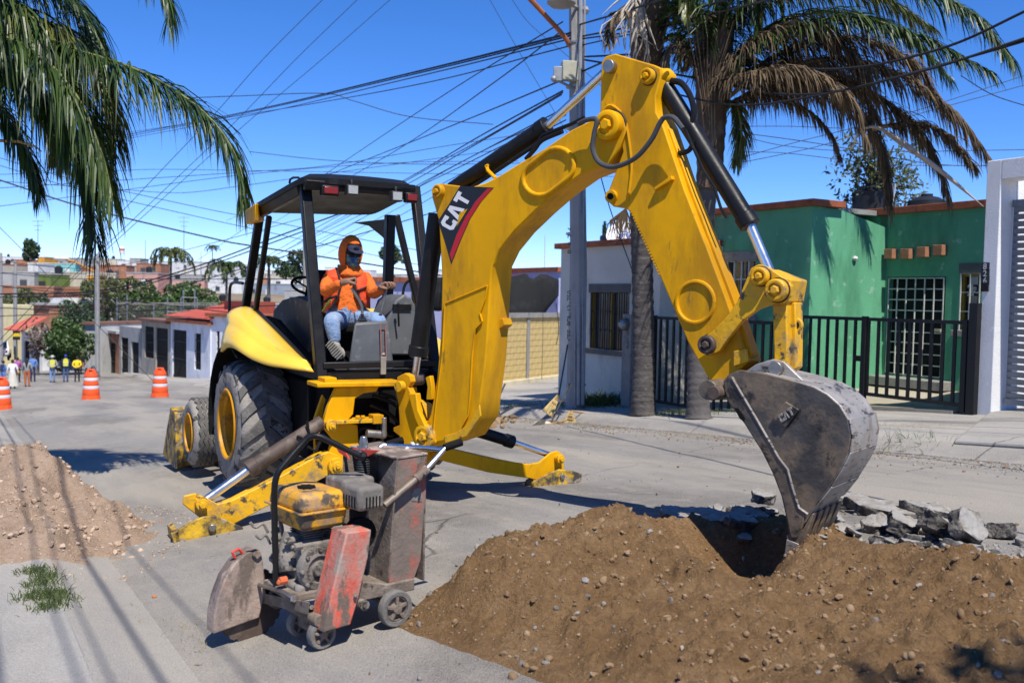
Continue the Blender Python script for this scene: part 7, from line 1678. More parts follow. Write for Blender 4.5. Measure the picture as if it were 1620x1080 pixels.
mb = MB(); mb.tube([V((sp0.x, sp0.y, sp0.z - 1.2)), at(26, 516, 83)], .06, 8); mb.build('post', STEEL, SG)
for k in range(4): MB().box(at(26, 519 + 5.3 * k, 82.8), (.62, .06, .29)).build('stripe', (mat('sign_yellow', (.70, .48, .02), .6), mat('sign_black', (.015, .015, .015), .6))[k % 2], SG, smooth=False)
# water tower, masts
def tower(px, yt, yb, d, label):
    t, b = at(px, yt, d), at(px, yb, d); T = thing('water_tower', label, 'water tower', b); w = d / 1500
    mb = MB(); mb.lathe([(3.6 * w, -1), (4 * w, 0), (4 * w, 6 * w), (2.5 * w, 8 * w), (.01, 9 * w)], V((t.x, t.y, t.z - 9 * w)), ZD, 20); mb.build('tank', plaster('tower_white', (.7, .7, .68)), T)
    mb = MB(); mb.lathe([(4.06 * w, 0), (4.06 * w, 3 * w)], V((t.x, t.y, t.z - 7.4 * w)), ZD, 20); mb.build('band', mat('tower_red', (.45, .1, .06), .7), T)
    for sx, sy in ((-1, -1), (1, -1), (-1, 1), (1, 1)): mb = MB(); mb.tube([V((b.x + sx * 3.6 * w, b.y + sy * 3.6 * w, b.z - 3)), V((t.x + sx * 2.6 * w, t.y + sy * 2.6 * w, t.z - 9 * w))], .5 * w, 6); mb.build('leg', plaster('tower_white', (.7, .7, .68)), T)
tower(193, 389, 424, 430, 'white and red water tower on legs on the hill')
for px, yt, yb, d, lab in ((60, 348, 415, 300, 'thin radio mast above the turquoise house'), (291, 342, 415, 330, 'thin antenna mast left of the digger cab'), (230, 380, 418, 330, 'short thin mast right of the water tower'), (862, 372, 425, 300, 'red and white lattice mast seen under the boom'), (318, 398, 425, 300, 'white pole on the hill below the palm frond')):
    mb = MB(); b, t = at(px, yb, d), at(px, yt, d); mb.tube([b - ZD * 4, t], [.16, .07], 6)
    if px in (60, 291):
        for k in range(3): mb.tube([at(px - 9 + 2 * k, yt + 2 + 7 * k, d), at(px + 9 - 2 * k, yt + 2 + 7 * k, d)], .06, 4)
    tag(mb.build('mast', mat('mast_red', (.4, .2, .17), .7) if px == 862 else STEEL, org=b - ZD * 4), lab, 'mast')
# named hillside houses first, then the many others
SPEC = [(44, 120, 416, 215, TURQ, 'long turquoise house high on the hill at the left'), (44, 60, 418, 205, WHT_, 'small white cube house left of the turquoise house'), (60, 70, 407, 222, ORNG, 'orange tower block above the turquoise house'), (-20, 54, 430, 150, GRYP, 'large grey plastered house on the lower hill at the left'), (54, 81, 434, 152, LIME, 'dark green upper wall beside the large grey house'),
        (81, 138, 431, 156, CRM, 'long cream house with red band on the lower hill'), (138, 152, 435, 145, ORNG, 'orange house end beside the street lamp pole'), (-20, 85, 453, 125, BRK, 'long bare brick house with white window below the grey one'), (100, 178, 457, 118, BRK, 'brick house with openwork parapet behind the lamp pole'), (158, 200, 420, 210, BRK, 'wide brick house right of the lamp pole on the hill'), (165, 182, 440, 160, mat('dark_brown_wall', (.08, .04, .03), .9), 'dark brown house wall by the small palm'),
        (200, 250, 432, 190, PNK, 'house with sloping tan tile roof above the trees'), (205, 222, 409, 300, GRYP, 'grey two-storey house on the skyline left of the domed hall'), (245, 330, 414, 330, WHT_, 'long white warehouse on the skyline'), (330, 392, 420, 260, WHT_, 'white terrace on the hill beside the cab')]
def hillhouse(px0, px1, yt, d, m, label, group=None, r=None, hh=None):
    r = r or random.Random(int(px0 * 7 + yt)); a, b = at(px0, yt, d), at(px1, yt, d + r.uniform(-.3, .3) * (px1 - px0) * d / 1500); z1 = a.z; zb = min(ground(*uv(a)), z1 - 3) - 2
    a.z = b.z = 0; w = (b - a).length; dv = (b - a).normalized(); n = V((-dv.y, dv.x, 0)); n = n if n.y > 0 else -n; ax = (dv, n, ZD); dep = r.uniform(5, 8)
    T = thing('house', label, 'house', (a + b) / 2 + ZD * zb, group)
    MB().box((a + b) / 2 + n * dep / 2 + ZD * (z1 + zb) / 2, (w, dep, z1 - zb), ax).build('wall', m, T, smooth=False)
    k = max(1, int(w / 3.2))
    for i in range(k):
        if r.random() < .75:
            c = a + dv * w * (i + .5 + r.uniform(-.15, .15)) / k + ZD * (z1 - r.uniform(1.4, 1.9)); s = (r.uniform(.8, 1.5), .1, r.uniform(.9, 1.3))
            wn = MB().box(c - n * .02, s, ax).build('window', GLASS if r.random() < .7 else WHT_, T, smooth=False)
            MB().box(c - n * .06 - ZD * s[2] * .55, (s[0] + .2, .16, .1), ax).build('sill', GRYP, wn, smooth=False)
    MB().box((a + b) / 2 + n * dep / 2 + ZD * (z1 + .1), (w + .15, dep + .15, .22), ax).build('parapet', r.choice([m, GRYP, TERRA, CRM]), T, smooth=False)
    if r.random() < .45:
        p = a + dv * w * r.uniform(.2, .8) + n * dep * .4 + ZD * (z1 + .2); o = MB().lathe([(.62, 0), (.65, .5), (.65, 1.0), (.3, 1.25), (.25, 1.35), (.01, 1.36)], p, ZD, 10).build('water_tank', mat('black_tank', (.014, .015, .017), .45, var=.2, vs=4) if r.random() < .75 else CRM, org=p)
        tag(o, 'roof tank atop ' + label.replace('flat-roofed ', '').replace('the far hillside', 'hill'), 'water tank', 'water tanks on far roofs')
    return T, a, dv, n, w, z1
for px0, px1, yt, d, m, lab in SPEC:
    T, a, dv, n, w, z1 = hillhouse(px0, px1, yt, d, m, lab)
    if 'openwork' in lab:
        for r_ in range(6):
            for k in range(34):
                if (k + r_) % 2: MB().box(a + dv * w * (k + .5) / 34 - n * .05 + ZD * (z1 - .2 - .28 * r_), (w / 34, .3, .2), (dv, n, ZD)).build('brick', BRK, T, smooth=False)
rr = random.Random(21)
mats_ = [(BRK, 'bare brick'), (WHT_, 'white'), (CRM, 'cream'), (GRYP, 'grey'), (BRK, 'bare brick'), (WHT_, 'white'), (PNK, 'pink'), (BEI, 'beige'), (BLU, 'blue-grey')]
for d, yt0, hgt in ((135, 462, 5), (165, 446, 5), (200, 436, 5), (240, 430, 5), (285, 425, 5), (335, 420, 5), (390, 416, 5), (450, 413, 5)):
    px = -30.0
    while px < 900:
        wpx = rr.uniform(7, 13) * 1500 / d; gap = rr.uniform(0, 8)
        vis = (px < 430) or (px + wpx > 450 and px < 700) or (px + wpx > 800 and px < 895)
        hor = 470 + .02 * (px - 810)
        if vis and not (d < 160 and px > 300) and rr.random() < .86:
            m, nm = rr.choice(mats_ if px < 420 and d < 330 else mats_[1:4] + mats_[5:6] + mats_[1:2]); p = at(px + wpx / 2, 470, d); gz_ = ground(*uv(p)); h = rr.choice((3.2, 3.6, 6.0)); yt = hor - (gz_ + h) * 1500 / d
            xm = px + wpx / 2; pl = 'left of the lamp pole' if xm < 155 else 'right of the lamp pole' if xm < 300 else 'just left of the cab' if xm < 440 else 'seen through the cab' if xm < 700 else 'seen under the boom'
            hillhouse(px, px + wpx, yt, d + rr.uniform(-8, 8), m, f'{nm} {"two-storey" if h > 5 else "flat-roofed"} house {"low on" if d < 190 else "halfway up" if d < 300 else "high on"} the far hillside, {pl}', f'far {nm} houses on the hill', rr)
        px += wpx + gap
# trees of the middle distance
def gt(px, py, d): p = at(px, py, d); return p
tree(gt(228, 560, 95), 7.2, 4.0, 2.6, 'broad dark green tree behind the wire fence, its left half', LEAF_A, 7000, .18, seed=2, blobs=22)
tree(gt(285, 560, 92), 6.8, 4.4, 2.5, 'broad dark green tree behind the wire fence, its right half', LEAF_A, 7000, .18, seed=3, blobs=24)
tree(gt(330, 555, 85), 4.6, 2.4, 1.8, 'lower green tree left of the cab', LEAF_A, 3000, .16, seed=4)
tree(gt(105, 588, 72), 4.2, 2.2, 1.9, 'dense green bush in front of the blue-grey house', LEAF_A, 5500, .13, seed=5, blobs=18)
tree(gt(125, 565, 80), 5.2, 2.2, 2.2, 'second green bush beside the plain grey wall', LEAF_C, 3000, .15, seed=6)
tree(gt(38, 556, 95), 6.2, 2.7, 2.4, 'grey-green tree behind the utility poles at the left', LEAF_B, 3000, .17, seed=7)
tree(gt(70, 540, 92), 5.5, 1.6, 2.2, 'narrow dark tree between the brick house and the poles', LEAF_C, 2200, .15, seed=8)
tree(gt(165, 560, 88), 8.0, 2.4, 2.6, 'olive tree with bare leaning limb beside the lamp pole', LEAF_B, 2200, .15, seed=9)
tree(gt(60, 590, 72), 4.0, 1.4, 1.5, 'bare twiggy tree on the far pavement corner', leafmat('twigs', (.10, .075, .06), (.22, .17, .14), .8, .1), 520, .16, seed=10, blobs=30)
tree(gt(48, 408, 190), 4, 2.8, 2.2, 'round dark tree on the skyline at the left', LEAF_C, 700, .4, seed=12)
small_palm(gt(270, 520, 108), 8.0, 'bushy bright green palm above the broad trees', 2.9, LF_YG, 3, 16)
small_palm(gt(202, 520, 98), 4.6, 'yellow-green palm beside the dark brown house wall', 2.2, LF_YG, 4, 14)
small_palm(gt(358, 520, 100), 6.2, 'palm behind the cab grab rail', 2.6, LF_DK, 5, 14); small_palm(gt(336, 425, 300), 6.5, 'lone palm on the skyline left of the cab', 2.6, LF_DK, 6, 12)
tree(gt(467, 445, 95), 3.4, 1.9, 1.7, 'tree seen inside the cab beside the exhaust stack', LEAF_C, 900, .22, seed=13); tree(gt(620, 420, 300), 6, 6, 3, 'dark round tree on the skyline behind the cab', LEAF_C, 700, .6, seed=14)
small_palm(gt(425, 470, 90), 3.2, 'small palm seen through the left cab frame', 2.0, LF_DK, 15, 12)
T = thing('cypress_tree', 'slim dark cypress beyond the grey house roof', 'tree', at(955, 420, 60)); mb = MB(); r = random.Random(4); b = at(955, 420, 60)
for k in range(900):
    t = r.random(); p = b + ZD * t * 2.7 + V((r.gauss(0, .16), r.gauss(0, .16), 0)) * (1 - t * .85); x = V((r.gauss(0, .4), r.gauss(0, .4), 1)).normalized() * .14; y = x.orthogonal() * .35; mb.add([p - x, p - y, p + x, p + y], [(0, 1, 2, 3)])
mb.build('crown', LEAF_C, T, smooth=False, recalc=False); mb = MB(); mb.tube([b - ZD * 3, b + ZD * 1.5], .06, 6); mb.build('trunk', BARK, T)
tk = OV(1381, 330, 18.6); tank(V((tk.x, tk.y, zf2 + .02)), .48, 1.05, 'black water tank wrapped in leaves on the green house roof'); tk2 = OV(1466, 325, 18.8); tank(V((tk2.x, tk2.y, zf2 + .02)), .42, .65, 'second black water tank on the green house roof under the dead fronds')
o = MB().box(OV(1409, 312, 18.2), (.18, .03, .62), ((UD + ZD * .12).normalized(), VD, (ZD - UD * .12).normalized())).build('roof_sheet', mat('blue_white_sheet', (.5, .56, .6), .5), org=OV(1409, 330, 18.2)); tag(o, 'leaning pale sheet beside the leafy water tank', 'sheet')
tb_ = OV(1388, 335, 18.9); tree(V((tb_.x, tb_.y, zf2)), 2.5, 1.25, 1.25, 'loose leafy vine growing round the roof water tank', LEAF_B, 1700, .075, seed=15, blobs=16)
tree(V((tb_.x - .3, tb_.y, zf2)), 1.0, .7, .5, 'low leafy branches left of the roof water tank', LEAF_A, 300, .07, seed=16, blobs=12)
# wire fence in front of the broad trees
FN = thing('wire_fence', 'tall wire mesh fence with steel posts before the broad trees', 'fence', at(185, 515, 80))
for px, yt in ((185, 470), (201, 466), (243, 482), (265, 470), (286, 471), (290, 459), (308, 458), (312, 472), (340, 480)): mb = MB(); mb.tube([at(px, 520, 80), at(px, yt, 80)], .06, 6); mb.build('post', STEEL, FN)
for ya, yb, x0, x1 in ((479, 480, 185, 345), (481, 483, 185, 345), (470, 471, 288, 312), (493, 494, 265, 290)): mb = MB(); mb.tube([at(x0, ya, 80), at(x1, yb, 80)], .05, 6); mb.build('rail', STEEL, FN)
mb = MB()
for k in range(60): x = 185 + k * 2.7; mb.tube([at(x, 482, 80), at(x + 12, 512, 80)], .012, 3, False); mb.tube([at(x, 482, 80), at(x - 12, 512, 80)], .012, 3, False)
mb.build('mesh', STEEL, FN)['kind'] = 'stuff'
# ---- traffic barrels
ORG_ = mat('barrel_orange', (.80, .10, .018), .5, var=.06, vs=3, dirt=((.6, .2, .1), .2, 5)); SILV = mat('reflective_white', (.62, .65, .70), .4, var=.08)
def barrel(px, py, d, label):
    p = at(px, py, d); p.z = ground(*uv(p)); T = thing('traffic_barrel', label, 'traffic barrel', p, 'orange traffic barrels across the street')
    mb = MB(); mb.lathe([(.31, 0), (.33, .02), (.31, .16), (.285, .17)], p, ZD, 10); mb.build('base', ORG_, T, ang=30)
    zs = [(.17, .285, .40, .272), (.40, .266, .51, .258), (.51, .258, .66, .245), (.66, .238, .69, .236), (.69, .236, .80, .225), (.80, .230, .93, .215)]
    for k, (z0, r0, z1, r1) in enumerate(zs):
        mb = MB(); mb.lathe([(r0, z0), (r0 + .006, z0 + .015), (r1 + .006, z1 - .015), (r1, z1)], p, ZD, 24); mb.build('band' if k in (1, 4) else 'shell', SILV if k in (1, 4) else ORG_, T, ang=50)
    mb = MB(); mb.prism([p + V((x * .2, y * .2, .92)) for x, y in ((math.cos(k * .524), math.sin(k * .524)) for k in range(12))], ZD * .05); mb.prism([p + V((-.19, -.04, .95)), p + V((.19, -.04, .95)), p + V((.12, -.04, 1.1)), p + V((-.12, -.04, 1.1))], V((0, .08, 0))); mb.build('cap', ORG_, T, .015); mb = MB(); mb.box(p + V((0, -.045, 1.04)), (.12, .012, .03)); mb.build('handle_slot', DARK, T)
barrel(3, 638, 31.8, 'orange and white traffic barrel cut by the left edge'); barrel(144, 632, 33.8, 'orange and white traffic barrel in front of the lamp pole'); barrel(253, 628, 35.3, 'orange and white traffic barrel nearest the white corner house')
# ================================================================ POLES, CABLES, TOOLS
POLM = mat('pole_concrete', (.31, .30, .285), .9, var=.12, vs=2, dirt=((.17, .165, .16), .4, 3, (1, 1, .3)), bump=.4, bs=30); GALV = mat('galvanised', (.30, .31, .32), .5, metal=.4, var=.15, vs=5, dirt=((.2, .2, .2), .3, 5)); CABM = mat('cable_black', (.012, .012, .014), .6, var=.2)
PD = 20.2; pb = G(910, 646); pb = at(910, 646, PD); pb.z = ground(*uv(pb))
UP = thing('utility_pole', 'concrete utility pole with conduits and street light behind the boom', 'utility pole', pb)
top = at(910, -120, PD); mb = MB(); mb.tube([pb - ZD * .2, V((pb.x, pb.y, pb.z + 3)), V((top.x, top.y, top.z))], [.2, .18, .14], 8); mb.build('pole', POLM, UP)
for dx, r, y0 in ((7, .045, -120), (13, .025, 0), (1, .018, 60), (15, .02, 380)):
    mb = MB(); mb.tube([at(910 + dx - 2, 640, PD - .26), at(912 + dx, y0, PD - .22)], r, 8); mb.build('conduit', GALV, UP)
for y in (72, 140, 205, 372, 610):
    mb = MB(); q = at(911, y, PD); mb.lathe([(.2, 0), (.215, .01), (.215, .04), (.2, .05)], q, ZD, 16); mb.build('strap', STEEL, UP)
mb = MB(); mb.box(at(901, 113, PD - .3), (.34, .2, .4), ((1, .2, 0), (-.2, 1, 0), (0, 0, 1)) and (V((.98, .2, 0)), V((-.2, .98, 0)), ZD)); mb.build('service_box', mat('box_cream', (.40, .39, .30), .6, var=.12, vs=6), UP, .015)
mb = MB(); mb.box(at(883, 118, PD - .3), (.2, .16, .3)); mb.tube([at(878, 126, PD - .35), at(908, 140, PD - .2)], .03, 8); mb.ball(at(876, 125, PD - .35), .07, 8); mb.build('camera_bracket', GALV, UP, .01)
mb = MB(); mb.tube(bez([at(905, 78, PD), at(890, 55, PD - .2), at(860, 22, PD - .5), at(830, -10, PD - .8)], 5), .05, 8); mb.build('rusty_arm', mat('rust_orange', (.36, .12, .04), .8, var=.25, vs=6), UP)
mb = MB(); mb.lathe([(.01, -.1), (.22, -.06), (.3, .0), (.3, .03), (.2, .1), (.05, .14)], at(888, 6, PD - .7), ZD, 18); mb.tube([at(895, 4, PD - .6), at(912, 12, PD - .2), at(922, 16, PD)], .035, 8); mb.ball(at(925, 17, PD), .1, 8); mb.build('street_light', mat('lamp_grey', (.30, .29, .26), .5, var=.1), UP)
for k, w_ in enumerate('CFE PCA-12-750'):
    if w_ != ' ': mb = MB(); put_text(mb, w_, .15, at(901.5, 535 - k * 5.6, PD - .185), V((0, 0, 1)), V((-1, .1, 0))); mb.build('stencil', DKC, UP, smooth=False, recalc=False)
for k, w_ in enumerate('B876'): mb = MB(); put_text(mb, w_, .17, at(903, 398 - k * 12, PD - .17), V((0, 0, 1)), V((-1, .1, 0))); mb.build('stencil', DKC, UP, smooth=False, recalc=False)
# far poles down the street
def fpole(px, yb, yt, d, r, label, arm=None):
    b = at(px, yb, d); T = thing('utility_pole', label, 'utility pole', V((b.x, b.y, b.z - .2))); t = at(px - .5, yt, d); mb = MB(); mb.tube([b - ZD * .5, t], [r, r * .75], 10); mb.build('pole', POLM, T)
    for dx in (.7 * r, -.7 * r): mb = MB(); mb.tube([V((b.x + dx, b.y - r, b.z)), V((t.x + dx, t.y - r, t.z - 1))], r * .22, 6); mb.build('conduit', GALV, T)
    if arm: mb = MB(); mb.tube(bez(pix(arm), 5), .07, 8); mb.build('lamp_arm', mat('arm_orange', (.45, .22, .05), .7), T); mb = MB(); q = at(arm[-1][0] - 5, arm[-1][1] - 1, d); mb.ball(q, (.55, .25, .12), 10); mb.build('lamp_head', WBAR, T)
    return T
fpole(155, 592, 402, 62, .14, 'street lamp pole with orange arm by the plain grey wall', [(153, 432, 62), (140, 425, 62), (120, 415, 62), (102, 410, 62)])
fpole(25, 560, 412, 84, .15, 'utility pole behind the striped sign at the left'); fpole(2, 570, 400, 80, .15, 'utility pole at the left edge')
# overhead cables
CABS = []
def cable(pts, r, label='black overhead cable strung across the sky', n=8, grp='overhead cables'):
    mb = MB(); p = bez(pix(pts), n)
    if not grp.startswith('service'):                  # run on to the next pole, beyond what the picture shows
        out = lambda q: q[0] <= 20 or q[0] >= 1560 or q[1] <= 5 or (q[0] < 420 and q[1] >= 270)
        if out(pts[0]): p = [p[0] + (p[0] - p[3]).normalized() * 22] + p
        if out(pts[-1]): p = p + [p[-1] + (p[-1] - p[-4]).normalized() * 22]
    mb.tube(p, r, 5, False); o = tag(mb.build('overhead_cable', CABM, org=p[0]), label, 'cable', grp); CABS.append((grp, pts, o)); return o
P20 = PD - .15
near = 'black cable running from the near utility pole down the street to the left'
for pts, r in (([(905, 52, P20), (640, 118, 30), (360, 183, 55), (100, 232, 80)], .028), ([(905, 56, P20), (640, 121, 30), (360, 185, 55), (100, 236, 80)], .022), ([(905, 61, P20), (640, 126, 30), (380, 186, 55), (90, 240, 80)], .018), ([(905, 72, P20), (640, 138, 30), (380, 183, 50), (200, 210, 70)], .016),
               ([(890, 35, P20), (700, 152, 32), (520, 272, 50), (300, 420, 85)], .016), ([(885, 52, P20), (780, 132, 25), (640, 230, 38), (520, 300, 60), (420, 360, 90)], .016), ([(960, 96, 19), (870, 135, 22), (700, 205, 35), (500, 285, 62), (400, 330, 90)], .02),
               ([(890, 144, P20), (760, 215, 28), (640, 285, 42), (480, 372, 70), (380, 430, 90)], .02), ([(890, 147, P20), (760, 222, 28), (650, 282, 42), (470, 385, 70)], .016), ([(888, 150, P20), (740, 236, 30), (620, 305, 46), (440, 402, 80)], .018), ([(895, 170, P20), (700, 272, 33), (560, 345, 55), (400, 420, 90)], .016), ([(895, 176, P20), (720, 262, 33), (560, 352, 58), (380, 440, 95)], .014), ([(895, 182, P20), (740, 258, 30), (600, 330, 48), (430, 430, 85)], .016), ([(895, 190, P20), (720, 280, 34), (600, 345, 52), (470, 410, 80)], .014), ([(900, 200, P20), (760, 268, 30), (620, 348, 50), (500, 410, 75)], .014)):
    cable(pts, r, near, grp='cables fanning out from the near pole')
for pts, r in (([(200, 300, 45), (400, 275, 45), (620, 258, 45), (820, 255, 45)], .014), ([(300, 155, 40), (380, 152, 40), (512, 148, 40), (560, 160, 40), (650, 185, 40), (780, 197, 40)], .018), ([(395, 240, 55), (500, 252, 55), (600, 258, 55), (700, 260, 55), (840, 258, 55)], .02), ([(395, 272, 60), (520, 262, 60), (700, 232, 60), (830, 212, 60)], .02),
               ([(510, 0, 40), (420, 90, 40), (340, 180, 40), (250, 275, 40)], .014), ([(565, 0, 42), (470, 92, 42), (370, 195, 42), (250, 310, 42)], .014), ([(617, 0, 44), (520, 85, 44), (390, 195, 44), (240, 330, 44)], .014), ([(775, 0, 40), (820, 80, 40), (870, 165, 40), (900, 215, 40)], .012), ([(810, 0, 40), (840, 40, 40), (905, 95, 40), (1000, 180, 40)], .012),
               ([(0, 285, 60), (140, 330, 60), (340, 378, 60), (380, 386, 60)], .05), ([(0, 250, 60), (120, 285, 60), (300, 325, 60), (400, 345, 60)], .022), ([(0, 262, 60), (120, 298, 60), (300, 340, 60), (400, 362, 60)], .022), ([(0, 360, 60), (40, 400, 60), (70, 430, 60)], .022), ([(180, 270, 50), (260, 268, 50), (400, 270, 50)], .014), ([(190, 300, 70), (290, 305, 70), (390, 293, 70)], .022),
               ([(0, 465, 70), (155, 460, 64), (300, 425, 64), (450, 370, 64), (560, 330, 60)], .05), ([(0, 470, 70), (155, 464, 64), (300, 430, 64), (480, 366, 60)], .04), ([(0, 487, 70), (155, 490, 64), (280, 455, 60), (400, 420, 60)], .035), ([(0, 432, 70), (100, 440, 66), (155, 441, 64)], .025), ([(0, 452, 70), (155, 470, 64)], .03), ([(0, 500, 70), (155, 494, 64)], .03), ([(0, 414, 70), (155, 424, 64), (330, 386, 62), (480, 345, 60)], .02),
               ([(1170, 200, 30), (1250, 200, 30), (1330, 203, 30)], .012), ([(1170, 210, 30), (1260, 222, 30), (1340, 235, 30), (1480, 260, 30), (1620, 262, 30)], .014), ([(1170, 215, 30), (1250, 232, 30), (1380, 240, 30), (1620, 237, 30)], .012), ([(1170, 250, 30), (1260, 225, 30), (1340, 205, 30), (1450, 175, 30), (1620, 120, 30)], .012), ([(1170, 258, 30), (1300, 230, 30), (1420, 190, 30), (1620, 135, 30)], .012), ([(1520, 120, 22), (1570, 150, 22), (1630, 170, 22)], .012), ([(1170, 240, 32), (1250, 243, 32), (1400, 260, 32), (1560, 262, 32)], .012)):
    cable(pts, r)
for pts, r in (([(915, 40, P20), (1000, 15, 17), (1100, -20, 14), (1200, -60, 12)], .02), ([(920, 58, P20), (1000, 42, 18), (1150, 0, 15), (1300, -50, 13)], .02), ([(920, 62, P20), (1000, 50, 18), (1180, 10, 15), (1400, -50, 13)], .016), ([(920, 72, P20), (1060, 40, 17), (1250, -10, 14.5)], .014), ([(925, 95, 19.8), (1080, 120, 17), (1260, 150, 14.5), (1450, 115, 13), (1640, 55, 12)], .02), ([(925, 90, 19.8), (1100, 85, 17), (1300, 110, 14.5), (1480, 80, 13), (1640, 10, 12)], .02), ([(1000, 130, 18), (1150, 165, 15.5), (1300, 150, 14), (1500, 100, 12.8), (1640, 60, 12)], .016)):
    cable(pts, r, 'black cable running from the near pole to the right through the palm fronds', grp='cables running right from the near pole')
for pts, r in (([(985, 345, 20), (1000, 362, 20), (1015, 400, 20)], .01), ([(940, 240, 20), (965, 330, 20), (1003, 435, 19.5)], .012), ([(880, 480, 31), (884, 520, 31), (880, 545, 31)], .012), ([(858, 440, 31), (859, 520, 31), (857, 600, 31)], .008)):
    cable(pts, r, 'thin dark service wire hanging by the grey house', grp='service wires')
# thick bundles along the near pavement; their shadows fall on the road at the lower left
for vv, h, r in ((-.30, 6.4, .016), (-.37, 6.5, .012), (.34, 6.6, .017), (.02, 6.2, .009), (.7, 6.8, .009), (.16, 6.0, .008)):
    mb = MB(); mb.tube([Q(u, vv, ground(0, 0) - .072 * u + h - .35 * math.sin(math.pi * (u + 12) / 38)) for u in np.linspace(-12, 26, 20)], r, 6); tag(mb.build('overhead_cable', CABM, org=Q(-12, vv, 6)), 'thick cable bundle strung high along the near pavement', 'cable', 'cables above the near pavement')
for u_ in (-12.2, 26.2):
    b = W(u_, .15 if u_ < 0 else -1.2); T = thing('utility_pole', 'plain utility pole on the near pavement, ' + ('up the street' if u_ < 0 else 'down the street beyond the left edge'), 'utility pole', b); mb = MB(); mb.tube([b - ZD * .2, b + ZD * 8.2], [.17, .12], 12); mb.build('pole', POLM, T); mb = MB(); mb.tube([b + ZD * 6.6 + VD * -.7, b + ZD * 6.6 + VD * .9], .05, 8); mb.build('cross_arm', GALV, T)
# ---- tools leaning and lying by the far kerb
STRAW = leafmat('broom_straw', (.30, .20, .06), (.62, .48, .22), .8, .1, 8); WOOD = mat('tool_handle_dark', (.035, .032, .03), .6, var=.3, vs=8); WOODL = mat('tool_handle_wood', (.36, .2, .08), .7, var=.25, vs=8)
def broom(hp, bp, tip, w, label, hm, up=None):
    T = thing('broom', label, 'broom', tip); mb = MB(); mb.tube([hp, bp], .016, 8); mb.build('handle', hm, T); mb = MB(); r = random.Random(3); d = (tip - bp); s = d.cross(V((0, 1, 0))).normalized()
    for k in range(150): o_ = r.uniform(-1, 1); y = r.uniform(-.05, .05); a = bp + s * o_ * w * .22; b = tip + s * o_ * w + V((0, y, r.uniform(-.01, .02))); q = s * .009; mb.add([a - q, a + q, b + q, b - q], [(0, 1, 2, 3)])
    mb.build('bristles', STRAW, T, smooth=False, recalc=False)['kind'] = 'stuff'; mb = MB()
    for t in (.15, .4): c = lerp(bp, tip, t); mb.tube([c + s * w * (.25 + .6 * t) - V((0, .05, 0)), c - s * w * (.25 + .6 * t) - V((0, .05, 0))], .008, 5)
    mb.build('binding', mat('red_cord', (.35, .12, .05), .8), T)
d1 = 18.4
broom(at(938, 655, 19.2), at(903, 650, d1), at(902, 676, d1), .14, 'straw broom standing against the kerb below the pole', WOODL)
broom(at(898, 545, 20), at(884, 625, 19.6), at(866, 654, 19.4), .12, 'old broom with dark handle leaning on the utility pole', WOOD)
def shovel(a, b, label, hm, blade=True):
    T = thing('shovel', label, 'shovel', b); mb = MB(); mb.tube([a, b], .018, 8); mb.build('handle', hm, T); d = (b - a).normalized(); s = d.cross(V((.3, 1, .2))).normalized(); n = s.cross(d)
    mb = MB(); mb.prism([b - s * .1, b + s * .1, b + s * .12 + d * .18, b + s * .06 + d * .28, b - s * .06 + d * .28, b - s * .12 + d * .18], n * .012); mb.build('blade', STEEL, T, .003)
shovel(at(901, 607, 19), at(872, 668, 18.3), 'shovel leaning beside the brooms with blade on the gutter', WOOD); shovel(at(799, 607, 18.6), at(770, 668, 18.0), 'shovel standing in the rubble heap by the far kerb', WOOD); shovel(at(816, 641, 19), at(792, 655, 18.6), 'short shovel lying on the rubble with orange collar', WOOD); shovel(at(895, 665, 18.3), at(862, 672, 18), 'small rake lying flat in the gutter', WOODL)
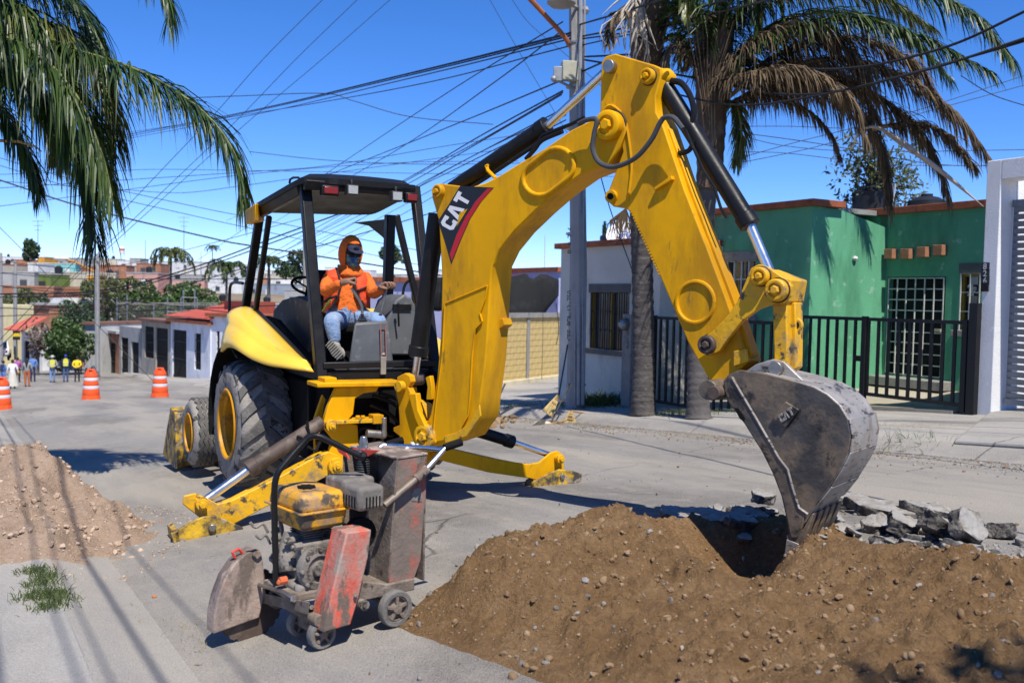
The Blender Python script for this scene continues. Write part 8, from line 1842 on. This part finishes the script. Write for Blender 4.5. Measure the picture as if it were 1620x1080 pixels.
# orange spray mark and scraps
def patch(px, py, rx, ry, m, name, label, cat, seed=1):
    r = random.Random(seed); c = G(px, py); mb = MB(); pts = []
    for k in range(18): a = k * math.pi / 9; q = c + UD * math.cos(a) * rx * r.uniform(.6, 1.2) + VD * math.sin(a) * ry * r.uniform(.6, 1.2); q.z = ground(*uv(q)) + .012; pts.append(q)
    mb.add(pts, [tuple(range(18))]); tag(mb.build(name, m, smooth=False, org=c), label, cat)
mb = MB(); r = random.Random(9)
for px, py, s_, mm in ((244, 946, .022, 0), (133, 815, .016, 0), (254, 826, .014, 0), (183, 846, .018, 1), (215, 852, .014, 1), (315, 1053, .014, 1), (1102, 606, .03, 1), (884, 695, .03, 1)): 
    q = G(px, py); m2 = MB(); add_rock(m2, q + V((0, 0, s_ * .5)), s_); tag(m2.build('pebble', mat('orange_pebble', (.45, .16, .07), .9, var=.2) if mm == 0 else M_STONE2, smooth=False, org=q), 'small orange brick crumb on the near road' if mm == 0 else 'small dark pebble on the open road', 'pebble', 'pebbles on the road')

# a label of its own for every cable: counted from the top inside the stretch of sky it crosses
_OR = 'uppermost second third fourth fifth sixth seventh eighth ninth tenth eleventh twelfth thirteenth fourteenth fifteenth'.split()
def where(g, pts):
    if g.startswith('cables fanning'): return 'cable of the bundle leaving the near pole to the left'
    if g.startswith('cables running'): return 'cable leaving the near pole to the right through the palm fronds'
    if g.startswith('service'): return 'thin service wire hanging by the grey house'
    x = sum(p[0] for p in pts) / len(pts); y = sum(p[1] for p in pts) / len(pts); steep = abs(pts[-1][1] - pts[0][1]) > .6 * abs(pts[-1][0] - pts[0][0])
    if x > 1100: return 'thin cable in the sky between right palm and white gateway'
    if steep: return 'thin steep cable crossing the open sky left of the boom' if x < 700 else 'thin steep cable beside the near pole top'
    if y > 370: return 'black cable strung low over the far street at left'
    return 'thin level cable crossing the sky under the left palm' if x < 300 else 'thin level cable crossing the sky above the cab'
_bk = {}
for g, pts, o in CABS: _bk.setdefault(where(g, pts), []).append((sum(p[1] for p in pts) / len(pts), o))
for w_, lst in _bk.items():
    for k, (_, o) in enumerate(sorted(lst, key=lambda q: q[0])): o['label'] = (_OR[k] + ' ' if len(lst) > 1 else '') + w_
import OpenImageIO as o,sys,numpy as np
b=o.ImageBuf('/workdir/render_main.png');a=b.get_pixels(o.UINT8);W=a.shape[1]
for n,(x,y) in dict(skytop=(580,40),skylow=(260,360),roadL=(200,1000),roadR=(970,740),boom=(730,550),greenlit=(1345,465),greenfr=(1520,365),dirt=(875,925),fender=(430,540),stick=(1060,350),grey=(960,600),whitep=(1560,600),pav=(1000,690),bucket=(1290,720)).items():
    s=W/1620;X,Y=int(x*s),int(y*s);print(n,a[Y-5:Y+6,X-5:X+6,:3].reshape(-1,3).mean(0).round())
